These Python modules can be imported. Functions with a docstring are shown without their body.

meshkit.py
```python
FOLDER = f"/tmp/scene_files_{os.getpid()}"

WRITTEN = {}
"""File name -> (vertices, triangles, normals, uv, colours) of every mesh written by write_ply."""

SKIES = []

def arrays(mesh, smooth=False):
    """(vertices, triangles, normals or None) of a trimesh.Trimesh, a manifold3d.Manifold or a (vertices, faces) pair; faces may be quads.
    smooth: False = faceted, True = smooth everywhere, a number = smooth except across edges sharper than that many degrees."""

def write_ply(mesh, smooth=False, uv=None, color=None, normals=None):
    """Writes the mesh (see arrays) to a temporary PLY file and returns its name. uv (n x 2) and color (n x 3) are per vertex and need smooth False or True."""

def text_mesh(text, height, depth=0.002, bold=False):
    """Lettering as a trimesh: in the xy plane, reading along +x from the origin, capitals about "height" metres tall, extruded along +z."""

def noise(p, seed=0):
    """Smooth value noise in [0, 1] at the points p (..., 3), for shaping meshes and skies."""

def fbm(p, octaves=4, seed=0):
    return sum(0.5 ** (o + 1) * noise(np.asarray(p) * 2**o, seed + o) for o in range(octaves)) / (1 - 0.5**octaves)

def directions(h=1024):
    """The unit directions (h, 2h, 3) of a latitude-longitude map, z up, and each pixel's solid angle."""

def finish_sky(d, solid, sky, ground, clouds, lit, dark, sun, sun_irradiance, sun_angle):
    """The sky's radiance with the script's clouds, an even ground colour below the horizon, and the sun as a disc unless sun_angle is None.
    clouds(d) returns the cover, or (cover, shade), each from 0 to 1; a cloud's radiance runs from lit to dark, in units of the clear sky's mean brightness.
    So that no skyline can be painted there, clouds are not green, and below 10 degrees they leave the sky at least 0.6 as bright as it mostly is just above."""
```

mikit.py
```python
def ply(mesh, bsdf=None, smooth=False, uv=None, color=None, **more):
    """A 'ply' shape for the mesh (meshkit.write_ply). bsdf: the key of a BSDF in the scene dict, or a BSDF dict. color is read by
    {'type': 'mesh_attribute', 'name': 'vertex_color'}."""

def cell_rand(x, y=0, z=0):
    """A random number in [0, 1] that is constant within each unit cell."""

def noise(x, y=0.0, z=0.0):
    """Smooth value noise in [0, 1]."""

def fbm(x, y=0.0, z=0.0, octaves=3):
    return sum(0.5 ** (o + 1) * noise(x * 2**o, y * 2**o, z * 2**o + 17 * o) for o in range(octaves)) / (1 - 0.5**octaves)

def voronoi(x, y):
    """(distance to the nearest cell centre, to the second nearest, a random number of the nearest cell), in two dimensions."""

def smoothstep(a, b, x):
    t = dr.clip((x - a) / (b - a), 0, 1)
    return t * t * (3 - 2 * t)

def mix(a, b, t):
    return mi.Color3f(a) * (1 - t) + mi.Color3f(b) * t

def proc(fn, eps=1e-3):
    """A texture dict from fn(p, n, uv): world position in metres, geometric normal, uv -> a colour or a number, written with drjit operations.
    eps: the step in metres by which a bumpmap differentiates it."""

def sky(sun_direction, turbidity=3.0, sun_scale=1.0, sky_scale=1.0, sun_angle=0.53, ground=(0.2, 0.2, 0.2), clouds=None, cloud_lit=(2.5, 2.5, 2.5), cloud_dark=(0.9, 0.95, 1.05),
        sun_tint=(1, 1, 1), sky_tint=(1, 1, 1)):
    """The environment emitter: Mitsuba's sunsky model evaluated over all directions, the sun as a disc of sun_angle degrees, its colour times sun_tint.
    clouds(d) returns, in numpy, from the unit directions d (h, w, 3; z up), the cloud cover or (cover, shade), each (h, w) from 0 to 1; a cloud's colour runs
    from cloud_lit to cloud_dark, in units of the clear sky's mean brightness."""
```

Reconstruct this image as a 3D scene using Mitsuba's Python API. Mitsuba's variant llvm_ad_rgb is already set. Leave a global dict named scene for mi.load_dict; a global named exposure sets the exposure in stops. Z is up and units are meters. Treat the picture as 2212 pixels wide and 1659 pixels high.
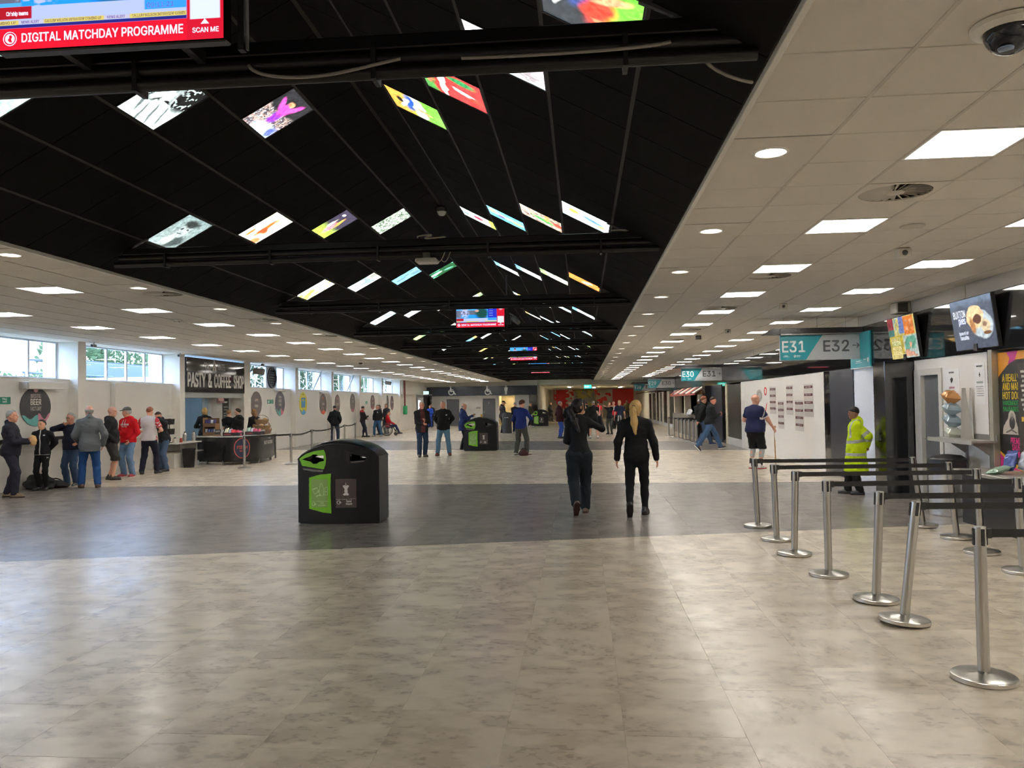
import math, random
import numpy as np, trimesh, manifold3d as m3
import mitsuba as mi, drjit as dr
import mikit, meshkit
from mikit import noise, fbm, cell_rand, smoothstep, mix
from shapely.geometry import Polygon, box as sbox

T = mi.ScalarTransform4f
rng = np.random.default_rng(7)
scene, labels = {}, {}

# ---------------------------------------------------------------- camera, sky, exposure
# hall axis = +y, x to the right, camera hand-held 1.70 m above the floor
_yaw, _pitch, _roll, _f = 0.0871, -0.0224, -0.016, 1720.0
_dy = np.array([150 / _f, -38.5 / _f, 1.0]); _dy /= np.linalg.norm(_dy)          # the hall's axis seen from the camera
_ex = np.array([1.0, -_roll, 0.0]); _ex -= _dy * _ex.dot(_dy); _ex /= np.linalg.norm(_ex)
_ez = np.cross(_ex, _dy); _ez = -_ez if _ez[1] < 0 else _ez
_R = np.array([_ex, _dy, _ez])
EYE = np.array([0, 0, 1.70])
_fw, _up = _R @ [0, 0, 1], _R @ [0, 1, 0]
scene['camera'] = {'type': 'perspective', 'fov_axis': 'x', 'fov': math.degrees(2 * math.atan(1106 / _f)),
                   'to_world': T().look_at(origin=EYE.tolist(), target=(EYE + _fw).tolist(), up=_up.tolist()),
                   'near_clip': 0.05, 'far_clip': 500.0}
exposure = 1.12
LAMP = 13.0                                                  # radiance of the ceiling panels
scene['sky'] = mikit.sky((-0.6, 0.2, 0.6), turbidity=4.0, sun_scale=0.0, sky_scale=1.0, ground=(0.15, 0.16, 0.14),
                         clouds=lambda d: (np.clip(0.8 + 0.3 * meshkit.fbm(d * 3.0, 3, 5), 0, 1), 0.35 * meshkit.fbm(d * 5.0, 3, 9)),
                         cloud_lit=(24.0, 35.0, 54.0), cloud_dark=(16.0, 25.0, 42.0))

# ---------------------------------------------------------------- helpers
def lin(c):
    if isinstance(c, str):
        c = [int(c[i:i + 2], 16) / 255 for i in (0, 2, 4)]
    c = np.asarray(c, float)
    return np.where(c <= 0.04045, c / 12.92, ((c + 0.055) / 1.055) ** 2.4)

def M(c, r=0.6, m=0.0, spec=0.5, **more):
    rgb = [round(float(x), 4) for x in lin(c)]
    key = 'mat_' + '_'.join(f'{x:.4g}' for x in [*rgb, r, m, spec]) .replace('.', 'p') + ''.join(f'_{k}' for k in more)
    if key not in scene:
        scene[key] = {'type': 'twosided', 'b': {'type': 'principled', 'base_color': {'type': 'rgb', 'value': rgb}, 'roughness': r, 'metallic': m, 'specular': spec, **more}}
    return key

def tex_mat(key, fn, r=0.6, spec=0.5, bump=None, scale=1.0, eps=1e-3, **more):
    b = {'type': 'principled', 'base_color': mikit.proc(fn), 'roughness': r if not callable(r) else mikit.proc(r), 'specular': spec, **more}
    if bump is not None:
        b = {'type': 'bumpmap', 'tex': mikit.proc(bump, eps), 'scale': scale, 'b': b}
    scene[key] = {'type': 'twosided', 'b': b}
    return key

_names = {}
def num(name):
    k = _names.get(name, 0); _names[name] = k + 1
    return name if k == 0 else f'{name}_{k:03d}'

def tag(key, label=None, cat=None, group=None, kind=None):
    d = {k: v for k, v in (('label', label), ('category', cat), ('group', group), ('kind', kind)) if v}
    if d: labels[key] = d
    return key

def thing(name, label, cat, group=None):
    return tag(num(name), label, cat, group)

def struct(name):
    labels[name] = {'kind': 'structure'}
    return name

def mesh_dict(mesh, mat, smooth=False, **more):
    return mikit.ply(mesh, mat, smooth=smooth, **more)

def put(key, mesh, mat, smooth=False, **more):
    scene[key] = mesh_dict(mesh, mat, smooth, **more)
    return key

def part(parent, name, mesh, mat, smooth=False, **more):
    return put(num(f'{parent}__{name}'), mesh, mat, smooth, **more)

def part_d(parent, name, d, M4=None):
    key = num(f'{parent}__{name}')
    scene[key] = d if M4 is None else {**d, 'to_world': T(M4)}
    return key

def glow(rgb, k=1.0, w=1.0):
    return {'type': 'area', 'radiance': {'type': 'rgb', 'value': [float(x) * k for x in rgb]}, 'sampling_weight': w}

def vf(m):
    if hasattr(m, 'to_mesh'):
        q = m.to_mesh(); return np.asarray(q.vert_properties[:, :3], float), np.asarray(q.tri_verts, int)
    if hasattr(m, 'vertices'):
        return np.asarray(m.vertices, float), np.asarray(m.faces, int)
    v, f = np.asarray(m[0], float), np.asarray(m[1], int)
    if len(f) and f.shape[1] == 4: f = np.vstack([f[:, [0, 1, 2]], f[:, [0, 2, 3]]])
    return v, f

def cat(*ms):
    vs, fs, n = [], [], 0
    for m in ms:
        v, f = vf(m); vs.append(v); fs.append(f + n); n += len(v)
    return np.vstack(vs), np.vstack(fs)

def move(m, d=(0, 0, 0), rz=0.0, s=1.0):
    v, f = vf(m); c, k = math.cos(rz), math.sin(rz)
    v = v * np.asarray(s, float)
    return v @ np.array([[c, k, 0], [-k, c, 0], [0, 0, 1]]) + np.asarray(d, float), f

def place(m, o, r, u):
    """local x, y, z -> o + x r + y u + z (r x u)"""
    v, f = vf(m); r, u = np.asarray(r, float), np.asarray(u, float)
    r = r / np.linalg.norm(r); u = u / np.linalg.norm(u)
    return v @ np.array([r, u, np.cross(r, u)]) + np.asarray(o, float), f

def frame(o, r, u):
    r, u = np.asarray(r, float), np.asarray(u, float); m = np.eye(4)
    m[:3, 0], m[:3, 1], m[:3, 2], m[:3, 3] = r, u, np.cross(r, u), o
    return m

_BOXF = np.array([[0, 2, 3, 1], [4, 5, 7, 6], [0, 1, 5, 4], [2, 6, 7, 3], [0, 4, 6, 2], [1, 3, 7, 5]])
def box(x0, x1, y0, y1, z0, z1, b=0.0):
    x0, x1 = min(x0, x1), max(x0, x1); y0, y1 = min(y0, y1), max(y0, y1); z0, z1 = min(z0, z1), max(z0, z1)
    if b <= 0:
        v = np.array([[x, y, z] for z in (z0, z1) for y in (y0, y1) for x in (x0, x1)])
        return vf((v, _BOXF))
    P = []
    for x, sx in ((x0, 1), (x1, -1)):
        for y, sy in ((y0, 1), (y1, -1)):
            for z, sz in ((z0, 1), (z1, -1)):
                P += [[x + sx * b, y + sy * b, z], [x + sx * b, y, z + sz * b], [x, y + sy * b, z + sz * b]]
    return vf(m3.Manifold.hull_points(np.array(P)))

def cyl(p0, p1, r0, r1=None, n=16, caps=True):
    p0, p1 = np.asarray(p0, float), np.asarray(p1, float); r1 = r0 if r1 is None else r1
    z = p1 - p0; z = z / np.linalg.norm(z)
    x = np.cross(z, [0, 0, 1] if abs(z[2]) < 0.9 else [0, 1, 0]); x /= np.linalg.norm(x); y = np.cross(z, x)
    a = np.arange(n) * 2 * np.pi / n; ring = np.cos(a)[:, None] * x + np.sin(a)[:, None] * y
    v = np.vstack([p0 + ring * r0, p1 + ring * r1, [p0], [p1]]); i = np.arange(n); j = (i + 1) % n
    f = [np.stack([i, j, j + n], 1), np.stack([i, j + n, i + n], 1)]
    if caps: f += [np.stack([j, i, i * 0 + 2 * n], 1), np.stack([i + n, j + n, i * 0 + 2 * n + 1], 1)]
    return v, np.vstack(f)

def lathe(prof, n=24, o=(0, 0, 0)):
    """prof: (radius, z) from the bottom up"""
    prof = np.asarray(prof, float); a = np.arange(n) * 2 * np.pi / n; k = len(prof)
    v = np.stack([prof[:, 0][:, None] * np.cos(a), prof[:, 0][:, None] * np.sin(a), np.repeat(prof[:, 1][:, None], n, 1)], -1).reshape(-1, 3)
    F = []
    for q in range(k - 1):
        i = np.arange(n); j = (i + 1) % n
        F += [np.stack([q * n + i, q * n + j, q * n + n + j], 1), np.stack([q * n + i, q * n + n + j, q * n + n + i], 1)]
    return v + np.asarray(o, float), np.vstack(F)

def tube(path, r, n=8):
    P = np.asarray(path, float); k = len(P); t = np.gradient(P, axis=0); t /= np.linalg.norm(t, axis=1)[:, None]
    R = np.broadcast_to(r, (k,)); a = np.arange(n) * 2 * np.pi / n; V = []
    up = np.array([0, 0, 1.0]) if abs(t[0][2]) < 0.9 else np.array([1.0, 0, 0])
    for i in range(k):
        x = np.cross(t[i], up)
        if np.linalg.norm(x) < 1e-6: x = np.cross(t[i], [0, 1, 0.1])
        x /= np.linalg.norm(x); y = np.cross(t[i], x)
        V.append(P[i] + R[i] * (np.cos(a)[:, None] * x + np.sin(a)[:, None] * y))
    v = np.vstack(V + [[P[0]], [P[-1]]]); F = []
    for q in range(k - 1):
        i = np.arange(n); j = (i + 1) % n
        F += [np.stack([q * n + i, q * n + j, q * n + n + j], 1), np.stack([q * n + i, q * n + n + j, q * n + n + i], 1)]
    i = np.arange(n); j = (i + 1) % n
    F += [np.stack([j, i, i * 0 + k * n], 1), np.stack([(k - 1) * n + i, (k - 1) * n + j, i * 0 + k * n + 1], 1)]
    return v, np.vstack(F)

def arc(p0, p1, sag, n=12, d=(0, 0, -1)):
    t = np.linspace(0, 1, n)[:, None]; p0, p1 = np.asarray(p0, float), np.asarray(p1, float)
    return p0 + (p1 - p0) * t + 4 * sag * t * (1 - t) * np.asarray(d, float)

def prism(poly, depth):
    """polygon (shapely or points) extruded along +z from 0"""
    g = poly if hasattr(poly, 'exterior') or hasattr(poly, 'geoms') else Polygon(poly)
    return cat(*[trimesh.creation.extrude_polygon(q, depth, engine='earcut') for q in getattr(g, 'geoms', [g])])

def oval(rx, ry, n=40, c=(0, 0), p=2.0):
    a = np.arange(n) * 2 * np.pi / n; s = np.sign
    return Polygon(np.stack([c[0] + rx * s(np.cos(a)) * abs(np.cos(a)) ** (2 / p), c[1] + ry * s(np.sin(a)) * abs(np.sin(a)) ** (2 / p)], 1))

_txt = {}
def text(s, h, cond=1.0, bold=True, depth=0.003, align=0.5, width=None):
    """lettering in the xy plane, capitals h tall, centred on align (0 = starts at the origin)"""
    k = (s, bold)
    if k not in _txt: _txt[k] = vf(meshkit.text_mesh(s, 1.0, 1.0, bold))
    v, f = _txt[k]; x0, x1 = v[:, 0].min(), v[:, 0].max()
    c = cond if width is None else width / ((x1 - x0) * h)
    return np.stack([(v[:, 0] - x0 - align * (x1 - x0)) * h * c, v[:, 1] * h, v[:, 2] * depth], 1), f

ORD = ['first', 'second', 'third', 'fourth', 'fifth', 'sixth', 'seventh', 'eighth', 'ninth', 'tenth', 'eleventh', 'twelfth', 'thirteenth', 'fourteenth',
       'fifteenth', 'sixteenth', 'seventeenth', 'eighteenth', 'nineteenth', 'twentieth', 'twenty-first', 'twenty-second', 'twenty-third', 'twenty-fourth', 'twenty-fifth', 'twenty-sixth']
# ---------------------------------------------------------------- the hall's measures
ZC = 3.31                                   # flat ceilings
XR, XL = 0.94, -5.52                        # the black roof's eaves
XM, ZR = (XR + XL) / 2, 5.03                # its ridge
YE = 61.0                                   # far end of the roof
WR = 5.57                                   # face of the kiosk wall, right
FIN, LOW, WIN = -11.85, -12.08, -12.40      # left wall: fronts of the fins, lower wall, window plane
YN = -3.0                                   # the hall goes on behind the camera

# ---------------------------------------------------------------- floor: sheets of stone-look vinyl, with dark bands across
def slab_id(p):
    i = dr.floor((p.x - 0.19) / 0.61)
    j = dr.floor((p.y + cell_rand(i, 3) * 1.22) / 1.22)
    return i, j
def floor_stone(p, light, mid, dark):
    i, j = slab_id(p)
    r, q = cell_rand(i, j, 5), cell_rand(i, j, 9)
    sx = dr.select(q > 0.8, 1.35, 0.9)
    sy = dr.select(q > 0.8, 1.0, 1.4)
    x, y = p.x + r * 17, p.y + q * 23
    a = fbm(x * 2.2, y * 2.2, 0, 3)
    b = fbm(x * 5.5 * sx, y * 5.5 * sy, 3, 4)
    c = fbm(x * 24 * sx, y * 22 * sy, 7, 3)
    t = dr.clip(0.22 + 0.6 * smoothstep(0.3, 0.7, b) + 0.9 * (a - 0.5) + 0.2 * (r - 0.5), 0, 1)
    col = mix(mid, light, t)
    fleck = smoothstep(0.52, 0.74, c) * smoothstep(0.54, 0.40, b)
    return mix(col, dark, 0.36 * fleck)
def light_floor(p, n, uv):
    return floor_stone(p, (0.50, 0.44, 0.35), (0.345, 0.295, 0.23), (0.13, 0.10, 0.075))
def dark_floor(p, n, uv):
    return floor_stone(p, (0.15, 0.134, 0.119), (0.10, 0.09, 0.082), (0.055, 0.048, 0.042))
def floor_rough(p, n, uv):
    return 0.20 + 0.14 * fbm(p.x * 7, p.y * 9, 2, 3)
def floor_bump(p, n, uv):
    return fbm(p.x * 9, p.y * 14, 1, 3) + 0.25 * noise(p.x * 60, p.y * 70, 4)
tex_mat('vinyl_light', light_floor, floor_rough, 0.5, floor_bump, 0.0005)
tex_mat('vinyl_dark', dark_floor, floor_rough, 0.5, floor_bump, 0.0005)
struct('floor')
put('floor', box(-14, 9, YN, 108, -0.06, -0.003), M('3c362e', 0.7))
F1 = lambda x: 9.95 + 0.222 * x
B1 = lambda x: 16.7
F2 = lambda x: 28.3 - 0.18 * x
B2 = lambda x: 34.6 - 0.24 * x
XA, XB = -14.0, 9.0
strip = lambda f, b: Polygon([(XA, f(XA)), (XB, f(XB)), (XB, b(XB)), (XA, b(XA))])
bands = [strip(F1, B1), strip(F2, B2)]
areas = [(strip(lambda x: YN, F1), 'floor', 'vinyl_light'), (bands[0], 'floor_band', 'vinyl_dark'), (strip(B1, F2), 'floor', 'vinyl_light'),
         (bands[1], 'floor_band_far', 'vinyl_dark'), (strip(B2, lambda x: 108.0), 'floor', 'vinyl_light')]
def crand(x, y, z=0):
    x, y, z = (int(math.floor(v)) + 1000000 for v in (x, y, z))
    h = (x * 374761393 + y * 668265263 + z * 2147483647) & 0xFFFFFFFF
    h = ((h ^ (h >> 13)) * 1274126177) & 0xFFFFFFFF
    return ((h ^ (h >> 16)) & 0xFFFFFF) / 16777215.0
def slab_mesh(pts, e=0.0022):
    p = np.asarray(pts, float); n = len(p); c = p.mean(0); d = c - p
    q = p + d / np.linalg.norm(d, axis=1)[:, None] * e
    v = np.vstack([np.c_[q, np.zeros(n)], np.c_[p, np.full(n, -0.0016)]]); i = np.arange(n); j = (i + 1) % n
    f = [[0, k, k + 1] for k in range(1, n - 1)]
    return v, np.vstack([f, np.stack([i + n, j + n, j], 1), np.stack([i + n, j, i], 1)])
for name in ('floor_band', 'floor_band_far'): struct(name)
for poly, name, mat in areas:
    rest, x0, y0, x1, y1 = [], *poly.bounds
    whole = name != 'floor_band'
    for i in range(int(math.floor((x0 - 0.19) / 0.61)), int((x1 - 0.19) / 0.61) + 1):
        xa = 0.19 + 0.61 * i; off = crand(i, 3) * 1.22
        for j in range(int(math.floor((y0 + off) / 1.22)), int((y1 + off) / 1.22) + 1):
            ya = j * 1.22 - off
            if ya > 45 or ya < -0.5:      # past what can be told apart: long sheets
                continue
            g = sbox(xa, ya, xa + 0.61, ya + 1.22).intersection(poly)
            if g.is_empty or g.area < 0.004 or g.geom_type != 'Polygon': continue
            pts = np.array(g.exterior.coords)[:-1]
            if not g.exterior.is_ccw: pts = pts[::-1]
            near = (ya < 12.5 and -0.66 * (ya + 1.5) < xa < 0.62 * (ya + 1.5)) if name == 'floor' else (name == 'floor_band' and -8.5 < xa < 4.6)
            m = slab_mesh(pts)
            if near: part(name, 'slab', m, mat)
            else: rest.append(m)
    far = poly.intersection(sbox(XA, 45, XB, 108))
    near_back = poly.intersection(sbox(XA, YN, XB, -0.5))
    for g in (far, near_back):
        if not g.is_empty and g.geom_type == 'Polygon':
            c = np.array(g.exterior.coords)[:-1]; c = c if g.exterior.is_ccw else c[::-1]
            rest.append(slab_mesh(c))
    if rest:
        k = part(name, 'slabs', cat(*rest), mat); labels[k] = {'kind': 'stuff'}

# ---------------------------------------------------------------- flat ceilings of white tiles
TILE = M('cac4ba', 0.9, spec=0.2); GRID = M('bab3a8', 0.6); GAP = M('3b3936', 0.8)
def tile_mesh(w, l, h=0.012, c=0.004):
    return box(-w / 2, w / 2, -l / 2, l / 2, 0, h, c)
lamp_cells, lamp_spots = {}, {'right inner': [], 'right outer': [], 'left inner': [], 'left outer': []}
ROWS = [5.3 + 2.4 * k for k in range(-3, 24)]
def cell_row(y): return int(round((y - 3.8) / 0.6 - 0.5))
edges_r = [0.955, 1.57, 2.19, 2.81, 3.43, 4.05, 4.67, 5.29, WR + 0.02]
edges_l = [-5.535 - 0.62 * k for k in range(12)]
edges_l[-1] = WIN - 0.05
for y in ROWS:
    r = cell_row(y)
    for side, col, nm in (('r', 2, 'right inner'), ('r', 5, 'right outer'), ('l', 2, 'left inner'), ('l', 6, 'left outer')):
        lamp_cells[side, col, r] = nm
swirl_cells = {('r', 2, cell_row(y)): 1 for y in (6.5, 10.7, 14.3, 18.5, 21.5, 26.3)} | {('l', 0, cell_row(y)): 1 for y in (10.7, 14.3, 17.9, 21.5)}
down_cells = {('r', 0, cell_row(y)): 1 for y in ROWS} | {('l', 0, cell_row(y)): 1 for y in ROWS}
dome_cell = ('r', 1, cell_row(3.5))
r0, r1 = cell_row(-2.6), cell_row(YE)
for side, name, edges in (('r', 'ceiling_right', edges_r), ('l', 'ceiling_left', edges_l)):
    struct(name); E = sorted(edges)
    put(name, box(E[0] - 0.02, E[-1] + (0.6 if side == 'r' else 0), YN, YE + 0.3, ZC + 0.03, ZC + 0.25), GAP)
    rest, dicts = [], {}
    for col in range(len(edges) - 1):
        a, b = sorted((edges[col], edges[col + 1])); w, cx = b - a - 0.006, (a + b) / 2
        for r in range(r0, r1 + 1):
            if any((side, col, r) in s for s in (lamp_cells, swirl_cells, down_cells)): continue
            cy = 3.8 + 0.6 * (r + 0.5)
            near = (2.0 < cy < (24 if side == 'r' else 21.5)) and (side == 'r' or cy > 6.4)
            if near and ((side == 'r' and cx < 0.62 * cy + 0.4) or (side == 'l' and cx > -0.66 * cy - 0.4)):
                d = dicts.setdefault(round(w, 3), mesh_dict(tile_mesh(w, 0.592), TILE))
                z = ZC + 0.004 + (0.0015 * rng.random())
                part_d(name, 'tile', d, np.array([[1, 0, 0, cx], [0, 1, 0, cy], [0, 0, 1, z], [0, 0, 0, 1.0]]))
            else:
                rest.append(move(box(-w / 2, w / 2, -0.297, 0.297, 0.004, 0.016), (cx, cy, ZC)))
    k = part(name, 'tiles', cat(*rest), TILE); labels[k] = {'kind': 'stuff'}
    for x in edges[1:-1]:
        part(name, 'grid_bar', box(x - 0.012, x + 0.012, YN, YE, ZC, ZC + 0.03, 0.0015), GRID)
struct('trim_1'); put('trim_1', box(XR - 0.012, XR + 0.022, YN, YE, ZC - 0.015, ZC + 0.1, 0.003), M('d8d4ca', 0.5))
struct('trim_2'); put('trim_2', box(XL - 0.022, XL + 0.012, YN, YE, ZC - 0.015, ZC + 0.1, 0.003), M('d8d4ca', 0.5))

# square LED panels in the tile grid
LED = (1.0, 0.952, 0.87)
lens, rim = box(-0.285, 0.285, -0.28, 0.28, 0.006, 0.012), cat(box(-0.305, 0.305, -0.297, -0.28, 0, 0.02), box(-0.305, 0.305, 0.28, 0.297, 0, 0.02),
                                                         box(-0.305, -0.285, -0.28, 0.28, 0, 0.02), box(0.285, 0.305, -0.28, 0.28, 0, 0.02))
LENS = mesh_dict(lens, M('f4f2ec', 0.4)); RIM = mesh_dict(rim, M('f2f0ea', 0.4))
for (side, col, r), nm in sorted(lamp_cells.items(), key=lambda q: (q[0][0], q[0][1], q[0][2])):
    e = edges_r if side == 'r' else edges_l
    cx, cy = (e[col] + e[col + 1]) / 2, 3.8 + 0.6 * (r + 0.5)
    if r > r1 or cy > 59 or (nm == 'right outer' and cy > 55): continue
    lamp_spots[nm].append((cx, cy))
where = {'right inner': 'kiosk-side ceiling row next to the black roof', 'right outer': 'kiosk-side ceiling row above the hanging signs',
         'left inner': 'window-side ceiling row next to the black roof', 'left outer': 'window-side ceiling row nearest the windows'}
for nm, spots in lamp_spots.items():
    seen = 0
    for cx, cy in spots:
        vis = cy > (4.6 if nm == 'right inner' else 7 if nm == 'right outer' else 9)
        seen += vis
        lab = f'square LED panel, {ORD[min(seen, len(ORD)) - 1]} of the {where[nm]}' if vis else f'square LED panel above or behind the camera, {ORD[len([0 for q in spots if q[1] <= cy]) - 1]} of the {nm} row'
        t = thing('ceiling_light', lab, 'ceiling light', 'square LED ceiling panels')
        m = np.eye(4); m[:3, 3] = (cx, cy, ZC)
        part_d(t, 'diffuser', {**LENS, 'emitter': glow(LED, LAMP, 1.0 if cy < 30 else 0.4)}, m)
        part_d(t, 'frame', RIM, m)

# ---------------------------------------------------------------- the black pitched roof
BLACK = tex_mat('roof_tile', lambda p, n, uv: mi.Color3f(0.0034, 0.0032, 0.0030) * (0.8 + 0.5 * fbm(p.x * 3, p.y * 3, p.z * 3, 3)), 0.8, 0.12)
ROOFBAR = M('2a2826', 0.6, spec=0.3); ROOFGAP = M('2c2a28', 0.8)
LEN = math.hypot(ZR - ZC, XR - XM); CA, SA = (XR - XM) / LEN, (ZR - ZC) / LEN
DE = [0.025, 0.655, 1.285, 1.915, 2.545, 3.175, LEN - 0.02]
def slope_frame(side, d, y, off=0.0):
    x0 = XR if side > 0 else XL
    r, n = np.array([-side * CA, 0, SA]), np.array([-side * SA, 0, -CA])
    u = np.cross(n, r)
    return frame(np.array([x0, y, ZC]) + r * d + n * off, r, u)
lit = {(c, round((8.65 + 1.2 * c + 4.8 * k - 2.05) / 0.6)) for k in range(-2, 11) for c in range(4)}
tile_d = {}
for side, name in ((1, 'roof_slope_right'), (-1, 'roof_slope_left')):
    struct(name)
    fr = slope_frame(side, LEN / 2, (YN + YE) / 2, -0.0125)
    v, f = box(-LEN / 2, LEN / 2 + 0.05, -(YE - YN) / 2, (YE - YN) / 2, -0.1, 0)
    put(name, (v @ fr[:3, :3].T + fr[:3, 3], f), ROOFGAP)
    rest = []
    for c in range(6):
        w, dc = DE[c + 1] - DE[c] - 0.012, (DE[c] + DE[c + 1]) / 2
        for r in range(-8, 98):
            if (c - 1, r) in lit and 1 <= c <= 4: continue
            y = 2.05 + 0.6 * (r + 0.5); m = slope_frame(side, dc, y, -0.012)
            if 2.6 < y < 29.5:
                d = tile_d.setdefault(round(w, 3), mesh_dict(box(-w / 2, w / 2, -0.2955, 0.2955, 0, 0.012, 0.003), BLACK))
                part_d(name, 'tile', d, m)
            else:
                v, f = box(-w / 2, w / 2, -0.2955, 0.2955, 0, 0.012); rest.append((v @ m[:3, :3].T + m[:3, 3], f))
    k = part(name, 'tiles', cat(*rest), BLACK); labels[k] = {'kind': 'stuff'}
    for d in DE[1:-1]:
        m = slope_frame(side, d, 0, 0); v, f = box(-0.014, 0.014, -YE, YE, -0.01, 0.003, 0.001)
        v[:, 1] = np.where(v[:, 1] * side > 0, 1, -1) * 0 + v[:, 1]
        w = v @ m[:3, :3].T + m[:3, 3]; w[:, 1] = np.clip(w[:, 1], YN, YE)
        part(name, 'grid_bar', (w, f), ROOFBAR)
# upstand between eaves and roof, gable walls
struct('wall_gable')
gab = prism([(XL, 0), (XR, 0), (XM, ZR - ZC)], 0.1)
put('wall_gable', place(gab, (0, YE + 0.1, ZC), (1, 0, 0), (0, 0, 1)), M('bdb7ac', 0.8))
struct('wall_gable_near'); put('wall_gable_near', place(gab, (0, YN, ZC), (1, 0, 0), (0, 0, 1)), M('161616', 0.8))
# ---------------------------------------------------------------- walls
def blockwork(p, n, uv):
    h = dr.select(dr.abs(n.x) > 0.5, p.y, p.x)
    row = dr.floor(p.z / 0.225); q = h / 0.45 + 0.5 * (row - 2 * dr.floor(row / 2))
    a, b = p.z / 0.225 - row, q - dr.floor(q)
    jz = smoothstep(0.0, 0.05, dr.minimum(a, 1 - a)); jh = smoothstep(0.0, 0.025, dr.minimum(b, 1 - b))
    return 0.5 * jz * jh + 0.12 * noise(p.x * 60, p.y * 60, p.z * 60)
scene['paint_block'] = {'type': 'twosided', 'b': {'type': 'bumpmap', 'tex': mikit.proc(blockwork), 'scale': 0.004,
                        'b': {'type': 'principled', 'base_color': {'type': 'rgb', 'value': [0.80, 0.77, 0.715]}, 'roughness': 0.5, 'specular': 0.4}}}
WHITE, TRIM, SILL = M('e6e1d8', 0.6), M('ebe8e2', 0.4), M('d5d0c6', 0.5)
FINS = [17.87 + 4.8 * k for k in range(-4, 9)]
struct('wall_left')
SH0, SH1 = 23.02, 27.16                                                        # the shop's opening
put('wall_left', cat(box(-12.75, LOW, YN, SH0, 0, 2.40), box(-12.75, LOW, SH1, 60.4, 0, 2.40), box(-12.75, WIN - 0.06, SH0, SH1, 3.24, ZC + 0.1),
                     box(-12.75, FIN + 0.05, 52.0, 60.4, 2.40, ZC + 0.1), box(-12.75, WIN, YN, 3.4, 2.40, ZC + 0.1)), 'paint_block')
for k, y in enumerate(FINS):
    y1 = y + 0.3 if k != 6 else y + 0.05
    if k == 6: y = SH1
    if k == 6: y1 = 27.72
    part('wall_left', 'fin', box(-12.75, FIN, y, y1, 0, ZC + 0.1, 0.01), WHITE)
    part('wall_left', 'window_sill', box(WIN - 0.02, LOW + 0.015, y1, min(y1 + 4.55, 52), 2.40, 2.425, 0.005), SILL) if k not in (5,) and y < 50 else None
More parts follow.
